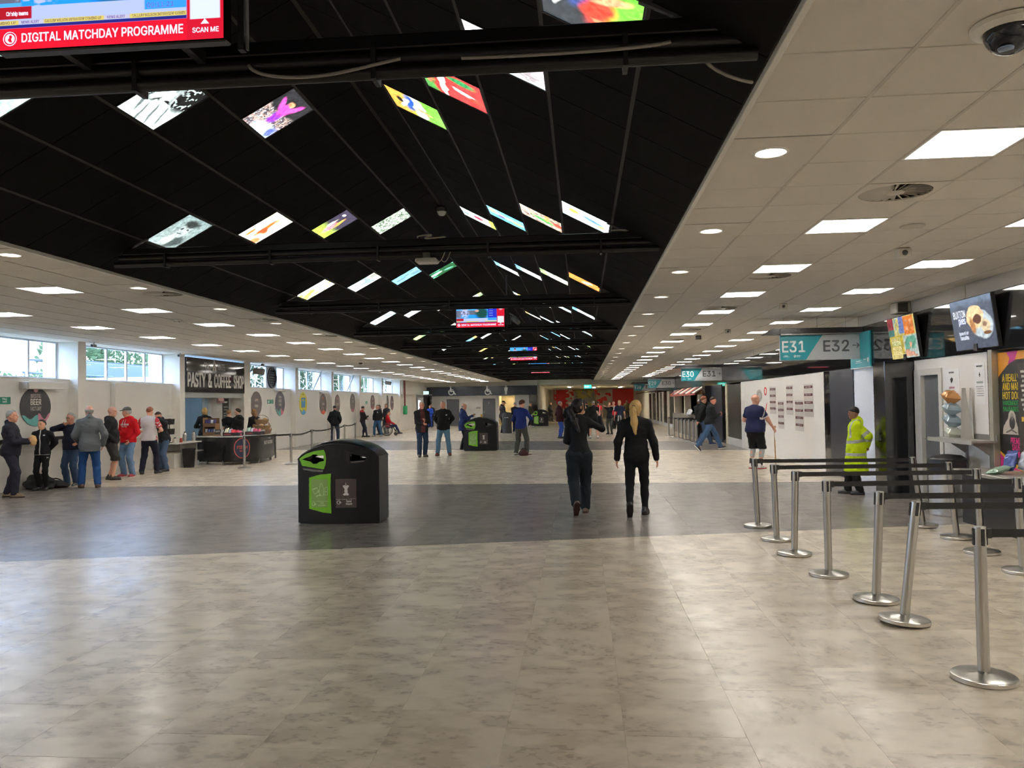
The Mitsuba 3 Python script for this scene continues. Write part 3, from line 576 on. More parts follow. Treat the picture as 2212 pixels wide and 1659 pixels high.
PICS = {
 (1, 0, 0): picture(lambda u, v: mix((0.03, 0.04, 0.05), (0.2, 0.75, 0.06), smoothstep(0.52, 0.45, u + 0.25 * v)), [((0.62, 0.62), (0.1, 0.24), 0.3, (0.04, 0.08, 0.3)), ((0.42, 0.5), (0.16, 0.3), 0.2, (1.0, 0.06, 0.03)), ((0.3, 0.75), (0.2, 0.06), -0.4, SKIN), ((0.25, 0.25), (0.22, 0.06), 0.2, SKIN), ((0.2, 0.2), (0.1, 0.05), 0.2, W_), ((0.85, 0.4), (0.04, 0.1), 0, W_)]),
 (1, 1, 0): picture(lambda u, v: mix((0.9, 1.3, 1.25), W_, smoothstep(0.3, 0.6, u)), [((0.2, 0.45), (0.33, 0.5), 0.2, (0.62, 0.55, 0.57)), ((0.2, 0.95), (0.1, 0.09), 0, (0.35, 0.7, 0.72))], 0.85),
 (1, 2, 0): picture(lambda u, v: mix((0.75, 0.05, 0.05), (0.1, 0.4, 0.08), smoothstep(0.78, 0.86, u)), [((0.68, 0.5), (0.05, 0.6), 0, W_), ((0.35, 0.8), (0.25, 0.09), 0.2, (0.03, 0.35, 0.1)), ((0.3, 0.4), (0.18, 0.06), 0.4, W_), ((0.15, 0.3), (0.12, 0.1), 0, (1.2, 0.08, 0.05)), ((0.9, 0.4), (0.06, 0.12), 0, (1.2, 0.2, 0.1))]),
 (1, 3, 0): picture(lambda u, v: mix((0.22, 0.75, 0.07), (0.95, 0.45, 0.08), smoothstep(0.28, 0.85, u)), [((0.45, 0.5), (0.12, 0.5), 0, W_), ((0.62, 0.6), (0.09, 0.4), 0.1, (0.03, 0.12, 0.6)), ((0.72, 0.5), (0.05, 0.25), 0.3, W_), ((0.8, 0.55), (0.06, 0.12), 0, K_), ((0.35, 0.4), (0.14, 0.07), 0.5, SKIN)]),
 (-1, 3, 0): picture(lambda u, v: mix(crowd(u, v, 22, (0.12, 0.1, 0.12), (0.5, 0.35, 0.3), 2), (0.03, 0.03, 0.035), smoothstep(0.5, 0.6, u)), [((0.08, 0.3), (0.16, 0.36), 0, (1.0, 1.3, 1.6)), ((0.12, 0.12), (0.14, 0.12), 0, (0.15, 0.2, 1.2)), ((0.42, 0.5), (0.2, 0.13), 0.3, (0.35, 0.05, 0.7)), ((0.62, 0.5), (0.15, 0.15), 0.3, (1.1, 0.1, 0.65)), ((0.74, 0.32), (0.18, 0.06), -0.5, (1.1, 0.12, 0.7)), ((0.7, 0.75), (0.16, 0.06), 0.9, (1.1, 0.12, 0.7)), ((0.78, 0.52), (0.06, 0.09), 0, SKIN)]),
 (-1, 2, 0): picture(lambda u, v: mix((1.3, 1.55, 1.5), mix((0.02, 0.02, 0.02), (0.8, 1.0, 0.95), smoothstep(0.55, 0.75, noise(u * 24, v * 24))), smoothstep(0.4, 0.55, u + 0.1 * v)), [((0.55, 0.5), (0.28, 0.13), 0.25, (1.6, 1.8, 1.75)), ((0.8, 0.5), (0.09, 0.09), 0, (0.5, 0.6, 0.58)), ((0.6, 0.72), (0.2, 0.07), -0.6, (1.3, 1.5, 1.4)), ((0.5, 0.42), (0.03, 0.06), 0, K_), ((0.25, 0.2), (0.25, 0.02), 0.4, (0.25, 0.3, 0.3)), ((0.2, 0.4), (0.25, 0.02), 0.4, (0.25, 0.3, 0.3)), ((0.15, 0.6), (0.25, 0.02), 0.4, (0.25, 0.3, 0.3)), ((0.3, 0.8), (0.25, 0.02), 0.4, (0.25, 0.3, 0.3)), ((0.62, 0.42), (0.12, 0.03), 0.25, (0.5, 0.6, 0.58))], 0.7),
 (-1, 1, 0): picture(lambda u, v: mix((0.35, 0.55, 0.5), (0.95, 1.25, 1.15), noise(u * 6, v * 9, 4)), [((0.3, 0.4), (0.15, 0.1), 0, W_), ((0.7, 0.7), (0.12, 0.1), 0, (0.1, 0.14, 0.13))]),
 (1, 0, 1): picture(lambda u, v: mix((0.75, 1.4, 1.6), W_, noise(u * 5, v * 5, 2)), [((0.75, 0.6), (0.12, 0.14), 0, (0.7, 0.8, 0.1)), ((0.35, 0.5), (0.3, 0.1), 0.4, (0.15, 0.35, 0.6)), ((0.5, 0.3), (0.2, 0.05), 0, (1.4, 0.9, 1.0)), ((0.15, 0.3), (0.08, 0.1), 0, (1.3, 1.1, 0.2))], 1.05),
 (1, 1, 1): picture(lambda u, v: crowd(u, v, 16, (0.3, 0.18, 0.1), (0.85, 0.7, 0.5), 8), [((0.45, 0.4), (0.28, 0.12), 0.2, (0.05, 0.5, 0.08)), ((0.35, 0.7), (0.06, 0.25), 0, (1.2, 0.4, 0.1)), ((0.1, 0.5), (0.12, 0.2), 0, (0.5, 0.08, 0.05))]),
 (1, 2, 1): picture(lambda u, v: mix((0.05, 0.45, 0.85), (0.35, 1.2, 1.4), noise(u * 4, v * 8, 6)), [((0.85, 0.6), (0.12, 0.2), 0, (0.9, 0.6, 0.35)), ((0.45, 0.5), (0.3, 0.09), 0.2, W_), ((0.2, 0.4), (0.14, 0.12), 0, (0.7, 0.5, 0.1)), ((0.65, 0.35), (0.1, 0.1), 0, (0.3, 0.12, 0.4))]),
 (1, 3, 1): picture(lambda u, v: mix(W_, (0.6, 1.3, 0.1), smoothstep(0.25, 0.12, u)), [((0.5, 0.5), (0.2, 0.2), 0.2, (1.1, 0.05, 0.12)), ((0.75, 0.5), (0.1, 0.3), 0, (0.75, 0.9, 1.0)), ((0.9, 0.4), (0.1, 0.2), 0, (0.3, 0.4, 0.45))]),
 (-1, 0, 1): picture(lambda u, v: mix((0.75, 0.95, 0.93), (0.5, 0.7, 0.68), u), [((0.2, 0.3), (0.2, 0.3), 0.4, (0.12, 0.17, 0.17)), ((0.22, 0.55), (0.16, 0.14), 0, (1.4, 1.6, 1.5)), ((0.56, 0.5), (0.25, 0.2), 0.1, (1.1, 1.35, 1.3)), ((0.8, 0.5), (0.13, 0.22), 0, (0.06, 0.08, 0.08)), ((0.62, 0.4), (0.03, 0.05), 0, (0.1, 0.13, 0.13)), ((0.62, 0.6), (0.03, 0.05), 0, (0.1, 0.13, 0.13)), ((0.44, 0.5), (0.025, 0.09), 0, (0.25, 0.3, 0.3)), ((0.53, 0.52), (0.05, 0.02), 0, (0.5, 0.62, 0.6)), ((0.5, 0.7), (0.2, 0.05), 0.1, (0.55, 0.7, 0.68))], 0.5),
 (-1, 1, 1): picture(lambda u, v: mix((1.6, 1.35, 0.75), W_, noise(u * 3, v * 4, 1)), [((0.5, 0.5), (0.38, 0.09), 0.1, (1.1, 0.2, 0.03)), ((0.38, 0.42), (0.1, 0.16), 0, (1.2, 0.1, 0.02)), ((0.78, 0.5), (0.06, 0.08), 0, SKIN), ((0.05, 0.2), (0.1, 0.2), 0, (1.2, 0.3, 0.1)), ((0.2, 0.75), (0.16, 0.04), 0.2, (0.7, 0.25, 0.02))]),
 (-1, 2, 1): picture(lambda u, v: mix((0.5, 0.7, 0.1), (0.06, 0.05, 0.09), smoothstep(0.2, 0.5, u)), [((0.35, 0.5), (0.22, 0.16), 0.2, (1.2, 0.35, 0.4)), ((0.6, 0.4), (0.2, 0.08), 0.3, (1.1, 0.5, 0.1)), ((0.5, 0.7), (0.16, 0.06), 0, (1.3, 1.2, 0.9)), ((0.85, 0.7), (0.04, 0.08), 0, W_)]),
 (-1, 3, 1): picture(lambda u, v: crowd(u, v, 26, (0.12, 0.2, 0.12), (0.75, 0.95, 0.7), 5), []),
 (-1, 0, 2): picture(lambda u, v: mix((0.9, 1.2, 0.15), W_, smoothstep(0.25, 0.6, noise(u * 5, v * 6, 4))), [((0.3, 0.5), (0.2, 0.1), 0.3, (0.5, 0.6, 0.1))]),
 (-1, 3, 2): picture(lambda u, v: mix((0.02, 0.12, 0.04), (0.2, 0.8, 0.5), smoothstep(0.5, 0.7, noise(u * 6, v * 5, 9))), [((0.2, 0.5), (0.2, 0.12), 0, W_)]),
 (1, 0, 2): picture(lambda u, v: mix((1.3, 0.1, 0.03), (1.4, 0.6, 0.1), noise(u * 8, v * 8, 3)), [((0.4, 0.5), (0.12, 0.3), 0.4, (1.5, 1.2, 0.8))]),
}
HUES = ((0.3, 1.0, 1.5), W_, (1.5, 1.45, 1.1), (1.2, 1.6, 1.6), (0.9, 1.5, 0.35), (1.5, 0.9, 0.2))
def far_picture(p, n, uv):
    i, j = dr.floor(dr.abs(p.x - XM) / 0.557), dr.floor((p.y - 2.05) / 0.6)
    s = dr.select(p.x > XM, 1.0, 4.0); r = cell_rand(i, j, s); c = mi.Color3f(*W_)
    for k, h in enumerate(HUES): c = dr.select((r > k / 6) & (r <= (k + 1) / 6), mi.Color3f(*h), c)
    return mix(c, (0.15, 0.2, 0.2), 0.8 * smoothstep(0.5, 0.68, noise(uv.x * 5 + r * 30, uv.y * 5, s)))
PANEL_K = 0.85
face = (np.array([[-0.293, -0.285, 0], [0.293, -0.285, 0], [0.293, 0.285, 0], [-0.293, 0.285, 0]]), np.array([[0, 1, 2], [0, 2, 3]]))
UVF = {1: np.array([[0, 1], [1, 1], [1, 0], [0, 0.0]]), -1: np.array([[0, 0], [1, 0], [1, 1], [0, 1.0]])}
FACE = {s: mesh_dict(face, M('0c0c0c', 0.2), uv=UVF[s]) for s in (1, -1)}
PRIM = mesh_dict(cat(box(-0.308, 0.308, -0.298, -0.285, -0.012, 0.004), box(-0.308, 0.308, 0.285, 0.298, -0.012, 0.004), box(-0.308, -0.293, -0.285, 0.285, -0.012, 0.004), box(0.293, 0.308, -0.285, 0.285, -0.012, 0.004)), M('121212', 0.4))
LEVEL = ('lowest', 'second lowest', 'third', 'highest')
DESC = {(1, 0, 0): 'red player on a green pitch', (1, 1, 0): 'pale grey and white', (1, 2, 0): 'red stand with a green shape', (1, 3, 0): 'orange, blue and white stripes over green', (-1, 3, 0): 'player in magenta with raised arms', (-1, 2, 0): 'black and white player',
        (-1, 1, 0): 'pale greenish grey', (1, 0, 1): 'pale blue and white', (1, 1, 1): 'brown crowd with a green figure', (1, 2, 1): 'cyan with orange', (1, 3, 1): 'red on white with a green end', (-1, 0, 1): 'black and white portrait', (-1, 1, 1): 'orange figure on cream',
        (-1, 2, 1): 'pink and orange on dark', (-1, 3, 1): 'speckled greenish crowd', (-1, 0, 2): 'yellow-green and white', (-1, 3, 2): 'dark green', (1, 0, 2): 'fiery red and orange'}
for side in (1, -1):
    for k in range(0, 12):
        for c in range(4):
            y = 3.85 + 1.2 * c + 4.8 * k + 0.3
            if y > YE - 0.4: continue
            if side < 0 and k > 5 and (c + k) % 5 == 1: continue                       # dark panels far down the left slope
            d0 = (DE[c + 1] + DE[c + 2]) / 2
            key = (side, c, k); sd = 'kiosk' if side > 0 else 'window'
            desc = DESC.get(key, 'mostly white')
            t = thing('photo_panel', f'photo panel, {desc}, {ORD[k]} diagonal of the {sd}-side slope, {LEVEL[c]}', 'photo panel', 'lit photo panels in the black roof')
            fr = slope_frame(side, d0, y, 0.0)
            part_d(t, 'frame', PRIM, fr)
            fn = PICS.get(key, far_picture)
            def scaled(p, n, uv, fn=fn): return fn(p, n, uv) * PANEL_K
            if key not in PICS: scaled = globals().setdefault('_far_scaled', scaled)
            part_d(t, 'picture', {**FACE[side], 'emitter': {'type': 'area', 'radiance': mikit.proc(scaled), 'sampling_weight': 0.05}}, fr)

# ---------------------------------------------------------------- tie beams under the roof
BEAM, PIPE = M('0d0c0c', 0.35, spec=0.4), M('141312', 0.42, spec=0.4)
BY = [3.85 + 4.8 * k for k in range(12)]
for k, y in enumerate(BY):
    extra = {0: ' and under the big screen', 1: ' with a white projector hung below', 3: ' carrying a screen', 6: ' carrying a screen', 9: ' carrying a screen'}.get(k, '')
    t = thing('tie_beam', f'black tie beam across the roof, {ORD[k]} from the camera{extra}', 'beam', 'black tie beams')
    a, b = XL + 0.35, XR - 0.2
    part(t, 'rail', box(a, b, y - 0.05, y + 0.05, 3.45, 3.52, 0.006), BEAM)
    part(t, 'pipe', cyl((a - 0.05, y - 0.005, 3.415), (b + 0.05, y - 0.005, 3.415), 0.037, n=16), PIPE, 40)
    part(t, 'pipe', cyl((a - 0.1, y - 0.02, 3.342), (b + 0.12, y - 0.02, 3.342), 0.034, n=16), PIPE, 40)
    for s in (1, -1):
        x0, x1 = (XR - 0.02, XR - 0.62) if s > 0 else (XL + 0.02, XL + 0.62)
        part(t, 'end_brace', tube([(x0, y, ZC + 0.06), (x1, y, ZC + 0.02 + abs(x1 - x0) * SA / CA)], 0.03, 6), BEAM)
    part(t, 'clip', cat(*[box(x - 0.012, x + 0.012, y - 0.06, y + 0.055, 3.30, 3.46) for x in np.linspace(a + 0.5, b - 0.5, 5)]), M('0b0b0b', 0.5))
CABLE = M('7d7870', 0.5)
for pts, lab in (([(-1.62, 3.8, 3.40), (-1.5, 3.78, 3.335), (-1.3, 3.77, 3.315), (-1.1, 3.78, 3.34), (-0.85, 3.79, 3.39)], 'grey cable drooping below the nearest tie beam beside the screen'),
                 ([(-0.55, 3.79, 3.375), (-0.2, 3.78, 3.368), (0.2, 3.77, 3.37), (0.45, 3.79, 3.40)], 'pale cable strung along the middle of the nearest tie beam'),
                 ([(0.62, 3.88, 3.36), (0.68, 3.9, 3.3), (0.78, 3.92, 3.26), (0.86, 3.95, 3.25)], 'short grey cable hanging off the kiosk-side end of the nearest tie beam'),
                 ([(0.35, 8.6, 3.54), (0.55, 8.58, 3.53), (0.85, 8.56, 3.46)], 'thin grey cable on the end of the second tie beam'),
                 ([(-1.75, 8.58, 3.53), (-1.7, 8.57, 3.55), (-1.6, 8.57, 3.55), (-1.68, 8.58, 3.525), (-1.45, 8.58, 3.53)], 'loop of grey cable lying on top of the second tie beam')):
    t = thing('cable', lab, 'cable'); p = np.array(pts); tt = np.linspace(0, 1, len(p)); q = np.linspace(0, 1, 24)
    from scipy.interpolate import CubicSpline
    put(t, tube(CubicSpline(tt, p)(q), 0.009, 8), CABLE, 60)
t = thing('projector', 'white access-point box with dangling leads under the second tie beam', 'wireless box')
put(t, box(-1.78, -1.54, 8.5, 8.68, 3.245, 3.295, 0.015), M('b9b7b2', 0.4)); part(t, 'lead', tube(arc((-1.56, 8.58, 3.27), (-1.46, 8.58, 3.36), 0.05, 10), 0.005, 6), M('9a968e', 0.5)); part(t, 'lead', tube(arc((-1.5, 8.58, 3.28), (-1.4, 8.58, 3.36), 0.06, 10), 0.005, 6), M('9a968e', 0.5))
part(t, 'bracket', box(-1.7, -1.62, 8.56, 8.6, 3.29, 3.36), M('555', 0.5) if False else M('55524e', 0.5))
t = thing('stage_lamp', 'small black and silver spotlight clamped to a beam right of the second screen', 'spotlight')
put(t, cyl((-1.5, 17.95, 3.62), (-1.38, 17.8, 3.5), 0.07, 0.055, 16), M('5d5c5a', 0.35), 40); part(t, 'yoke', tube([(-1.45, 17.9, 3.52), (-1.52, 18.0, 3.7), (-1.6, 18.1, 3.74)], 0.014, 6), M('8b8986', 0.4)); part(t, 'clamp', box(-1.66, -1.58, 18.1, 18.2, 3.5, 3.78, 0.01), M('2a2a2a', 0.5))

# ---------------------------------------------------------------- screens hung on the beams
def rect(u, v, a, b, c, d, w=0.004):
    return smoothstep(a - w, a + w, u) * smoothstep(c + 0, c - 0, u) if False else smoothstep(a - w, a + w, u) * smoothstep(b + w, b - w, u) * smoothstep(c - w, c + w, v) * smoothstep(d + w, d - w, v)
def tv_picture(p, n, uv):
    u, v = uv.x, uv.y
    c = mix((0.02, 0.24, 0.95), (0.08, 0.42, 1.1), noise(u * 3, v * 3))
    c = mix(c, (0.12, 0.14, 0.2), rect(u, v, 0.0, 0.62, 0.36, 0.62)); c = mix(c, (0.02, 0.3, 1.0), rect(u, v, 0.1, 0.48, 0.32, 0.46))
    c = mix(c, (0.02, 0.03, 0.5), rect(u, v, 0.66, 0.84, 0.32, 0.86))
    c = mix(c, (0.45, 0.5, 0.8), ell(u, v, (0.17, 0.5), (0.09, 0.2)) * smoothstep(0.3, 0.6, noise(u * 60, v * 50))); c = mix(c, (0.6, 0.3, 0.22), ell(u, v, (0.18, 0.7), (0.03, 0.06))); c = mix(c, (0.08, 0.03, 0.02), ell(u, v, (0.18, 0.76), (0.035, 0.05)))
    c = mix(c, (0.01, 0.07, 0.06), ell(u, v, (0.53, 0.52), (0.13, 0.22))); c = mix(c, (0.6, 0.3, 0.22), ell(u, v, (0.53, 0.77), (0.03, 0.05))); c = mix(c, (0.6, 0.35, 0.3), ell(u, v, (0.43, 0.6), (0.04, 0.04)))
    for k in range(5): c = mix(c, (0.35, 0.5, 1.0), rect(u, v, 0.68, 0.76, 0.42 + 0.08 * k, 0.435 + 0.08 * k))
    c = mix(c, (0.42, 0.5, 0.95), rect(u, v, 0.0, 0.84, 0.225, 0.33)); c = mix(c, (0.04, 0.3, 0.95), rect(u, v, 0.655, 0.84, 0.25, 0.345)); c = mix(c, (0.4, 0.01, 0.02), rect(u, v, 0.0, 0.15, 0.235, 0.33))
    c = mix(c, (0.5, 0.48, 0.62), rect(u, v, 0.0, 0.84, 0.19, 0.225)); c = mix(c, (0.62, 0.52, 0.12), rect(u, v, 0.0, 0.09, 0.19, 0.225) + rect(u, v, 0.205, 0.475, 0.19, 0.225) + rect(u, v, 0.59, 0.84, 0.19, 0.225))
    c = mix(c, (0.02, 0.02, 0.2), rect(u, v, 0.0, 0.84, 0.165, 0.19)); c = mix(c, (0.75, 0.01, 0.03), rect(u, v, -0.1, 1.1, -0.1, 0.165)); c = mix(c, (0.6, 0.01, 0.03), rect(u, v, 0.84, 1.1, -0.1, 1.1))
    c = mix(c, (0.7, 0.6, 0.65), ell(u, v, (0.92, 0.8), (0.06, 0.16)) * smoothstep(0.4, 0.6, noise(u * 20, v * 14))); c = mix(c, (0.65, 0.72, 0.95), rect(u, v, 0.855, 0.985, 0.155, 0.39))
    return c * 0.62
TVL = M('f4f4ff', 0.5)
def hung_screen(x, y, z, label, k, near=False):
    w, h = 1.10, 0.62; t = thing('hung_screen', label, 'screen', 'screens hung on the roof beams')
    part(t, 'casing', box(x - w / 2 - 0.012, x + w / 2 + 0.012, y, y + 0.06, z - 0.012, z + h + 0.012, 0.006), M('0a0a0a', 0.3))
    q = (np.array([[x - w / 2, y - 0.002, z], [x + w / 2, y - 0.002, z], [x + w / 2, y - 0.002, z + h], [x - w / 2, y - 0.002, z + h]]), np.array([[0, 1, 2], [0, 2, 3]]))
    part(t, 'screen', q, M('060606', 0.15), uv=np.array([[0, 0], [1, 0], [1, 1], [0, 1.0]]), emitter={'type': 'area', 'radiance': mikit.proc(tv_picture), 'sampling_weight': 0.3})
    def wr(s, hh, u, v, width=None, col=(0.75, 0.75, 1.0), al=0.0):
        part(t, 'lettering', place(text(s, hh * h, align=al, width=width and width * w, depth=0.001), (x - w / 2 + u * w, y - 0.0035, z + v * h), (1, 0, 0), (0, 0, 1)), TVL, emitter=glow(col, 0.62, 0.02))
    wr('DIGITAL MATCHDAY PROGRAMME', 0.066, 0.105, 0.055, 0.72)
    wr('SCAN ME', 0.036, 0.865, 0.052, 0.115)
    part(t, 'arrow', place(prism([(-0.02, 0), (0.02, 0), (0, 0.024)], 0.001), (x - w / 2 + 0.92 * w, y - 0.0035, z + 0.115 * h), (1, 0, 0), (0, 0, 1)), TVL, emitter=glow((0.75, 0.75, 1.0), 1.0, 0.02))
    crest = oval(0.034, 0.034, 36).difference(oval(0.0305, 0.0305, 36)).union(oval(0.024, 0.024, 30).difference(Polygon([(-0.004, 0.016), (0.006, 0.018), (0.012, 0.008), (0.006, -0.002), (0.012, -0.018), (-0.002, -0.016), (-0.012, -0.004), (-0.004, 0.004)])))
    part(t, 'crest', place(prism(crest, 0.001), (x - w / 2 + 0.052 * w, y - 0.0035, z + 0.085 * h), (1, 0, 0), (0, 0, 1)), TVL, emitter=glow((0.6, 0.5, 0.75), 0.9, 0.02))
    if near:
        wr("Ch'ship teams", 0.03, 0.035, 0.262, 0.1); wr('NEWS ALERT', 0.02, 0.105, 0.197, 0.08, (0.05, 0.03, 0.2)); wr('NEWS ALERT', 0.02, 0.49, 0.197, 0.08, (0.05, 0.03, 0.2))
        wr('CALLUM WILSON INTERVIEW COMING UP', 0.02, 0.21, 0.197, 0.255, (0.1, 0.06, 0.03)); wr('CALLUM WILSON INTERVIEW COMIN', 0.02, 0.6, 0.197, 0.235, (0.1, 0.06, 0.03)); wr('MING UP', 0.02, 0.005, 0.197, 0.075, (0.1, 0.06, 0.03)); wr('00:11:21', 0.035, 0.665, 0.262, 0.12, (0.05, 0.1, 0.5))
    for dx in (-0.3, 0.3): part(t, 'bracket', box(x + dx - 0.02, x + dx + 0.02, y + 0.06, k - 0.052, z + 0.02, z + 0.3), M('161616', 0.5))
    part(t, 'upright', box(x + w / 2 + 0.03, x + w / 2 + 0.06, y + 0.08, y + 0.12, z - 0.02, ZC + 1.3), M('1c1c1c', 0.5)); part(t, 'upright', box(x + w / 2 + 0.07, x + w / 2 + 0.078, y + 0.08, y + 0.1, z - 0.02, ZC + 1.3), M('6a6866', 0.5)) if near else None
hung_screen(-2.16, 3.5, 3.40, 'nearest hung screen, cropped by the top left corner, red DIGITAL MATCHDAY PROGRAMME banner', BY[0], True)
hung_screen(-2.25, 17.9, 3.43, 'second hung screen, in mid roof with the red banner and a blue studio picture', BY[3])
hung_screen(-2.31, 32.3, 3.43, 'third hung screen down the roof, small with red banner', BY[6])
hung_screen(-2.37, 46.7, 3.43, 'farthest and smallest hung screen down the roof', BY[9])
# ---------------------------------------------------------------- queue posts
STEEL, STEELD, CAPB, WEB = M('b4b1ab', 0.28, 1.0), M('a5a29c', 0.33, 1.0), M('101010', 0.4), M('141212', 0.75)
base_m = lathe([(0.0, 0.0), (0.176, 0.0), (0.18, 0.004), (0.18, 0.026), (0.172, 0.032), (0.12, 0.042), (0.05, 0.052), (0.038, 0.056), (0.0, 0.056)], 48)
post_m = lathe([(0.034, 0.05), (0.034, 0.80), (0.0, 0.80)], 24); neck_m = lathe([(0.031, 0.79), (0.031, 0.9), (0.0, 0.9)], 24)
head_m = lathe([(0.036, 0.80), (0.036, 0.905), (0.033, 0.912), (0.0, 0.912)], 24)
slot_m = cat(*[place(box(-0.011, 0.011, -0.05, 0.05, 0.0, 0.006, 0.002), (0.035 * math.cos(a), 0.035 * math.sin(a), 0.852), (-math.sin(a), math.cos(a), 0), (0, 0, 1)) for a in (0, math.pi / 2, math.pi, 3 * math.pi / 2)])
def queue_post(x, y, label, tip=(0, 0), belt=None, group='queue posts by the kiosks', foot=0, sag=0.0):
    t = thing('queue_post', label, 'queue post', group)
    sh = np.eye(4)
    lean = lambda m: (lambda q: (np.c_[q[0][:, 0] + x + tip[0] * np.maximum(q[0][:, 2] - 0.04, 0) / 0.87, q[0][:, 1] + y + tip[1] * np.maximum(q[0][:, 2] - 0.04, 0) / 0.87, q[0][:, 2]], q[1]))(vf(m))
    b = vf(base_m)
    if tip != (0, 0): b = (np.c_[b[0][:, :2], b[0][:, 2] + np.hypot(*tip) * 0.18 * (1 - np.clip((b[0][:, 0] * tip[0] + b[0][:, 1] * tip[1]) / (0.18 * np.hypot(*tip)), -1, 1)) * 0.5], b[1])
    part(t, 'base', move(b, (x, y, 0)), STEEL, 30); part(t, 'post', lean(post_m), STEELD, 40); part(t, 'head', lean(head_m), STEEL, 40); part(t, 'belt_slot', lean(slot_m), CAPB)
    if belt is not None:
        a = np.array([x + tip[0], y + tip[1], 0.872]); c = np.asarray(belt, float); d = c - a; d[2] = 0; d /= np.linalg.norm(d)
        P = arc(a + d * 0.03, c - d * 0.05, sag, 14); h = 0.024
        v = np.vstack([P + [0, 0, h], P - [0, 0, h]]); s = np.array([-d[1], d[0], 0]) * 0.0015; n = len(P); i = np.arange(n - 1)
        f = np.vstack([np.stack([i, i + 1, i + n + 1], 1), np.stack([i, i + n + 1, i + n], 1)])
        part(t, 'belt', cat((v + s, f), (v - s, f[:, ::-1])), WEB); part(t, 'belt_end', place(box(-0.02, 0.02, -0.03, 0.03, -0.006, 0.006, 0.003), P[0] + d * 0.02, d, (0, 0, 1)), CAPB)
    return t
NP = [(2.37, 5.03, (0.0, 0.0)), (2.39, 6.26, (0.115, 0.02)), (2.42, 6.92, (0.05, 0)), (2.33, 7.90, (0.0, 0)), (2.28, 8.94, (0.03, 0)), (2.31, 9.85, (-0.02, 0)), (2.31, 10.88, (-0.03, 0))]
BP = [(4.40, 5.06, (0, 0)), (4.42, 6.3, (0, 0)), (4.20, 6.95, (-0.05, 0)), (4.18, 8.05, (-0.03, 0)), (4.27, 9.03, (-0.03, 0)), (4.43, 9.96, (-0.07, 0)), (4.41, 10.85, (-0.11, 0))]
NAMES = ('nearest steel queue post, upright, lowest right in the picture', 'steel queue post leaning hard to the right, second from the camera', 'steel queue post with a slight lean, third from the camera',
         'upright steel queue post, fourth from the camera in the left line', 'steel queue post, fifth from the camera in the left line', 'steel queue post, sixth from the camera in the left line, at the dark band edge', 'farthest steel queue post of the left line, standing on the dark floor band')
BN = (None, None, None, 'steel queue post at the right border beside the black counter', 'steel queue post in the right line in front of the hot dog poster', 'steel queue post in the right line in front of the wall shelf', 'steel queue post tilting towards the white door')
for (x, y, tp), (bx, by, bt), lab in zip(NP, BP, NAMES): queue_post(x, y, lab, tp, (bx + bt[0], by + bt[1], 0.872))
for (x, y, tp), lab in zip(BP, BN):
    if lab: queue_post(x, y, lab, tp)
t_ = queue_post(5.15, 11.02, 'steel queue post half hidden beside the bin under the wall shelf', (0, 0), (4.3, 10.85, 0.872)) if False else None
LP_ = [(-9.35, 21.42), (-8.55, 22.85), (-9.15, 26.4), (-9.4, 29.6), (-9.95, 32.8), (-10.3, 35.6)]
LN = ('steel queue post in front of the round sign on the black counter', 'steel queue post left of the near recycling bin', 'steel queue post behind the near recycling bin, first of the roped line', 'steel queue post behind the near recycling bin, under the standing man',
      'steel queue post right of the man in the black cap', 'last steel queue post of the line beside the window wall')
for i, (x, y) in enumerate(LP_):
    nx = LP_[i + 1] if i + 1 < len(LP_) else None
    queue_post(x, y, LN[i], (0, 0), (nx[0], nx[1], 0.872) if nx else None, 'queue posts by the pasty counter', sag=0.05 if i else 0.0)
FR = [(4.18, 39.0), (4.2, 37.0), (4.27, 35.9), (4.31, 34.9), (4.35, 34.1), (4.39, 33.2), (4.43, 32.3), (4.46, 31.6)]
for i, (x, y) in enumerate(FR):
    queue_post(x, y, f'steel queue post of the far cluster under the E30 sign, {ORD[i]} from its left', (0, 0), (FR[i + 1][0] if i + 1 < len(FR) else 5.25, FR[i + 1][1] if i + 1 < len(FR) else 31.7, 0.872) if i % 2 == 0 else (5.25, y + 0.1, 0.872), 'queue posts of the far cluster')

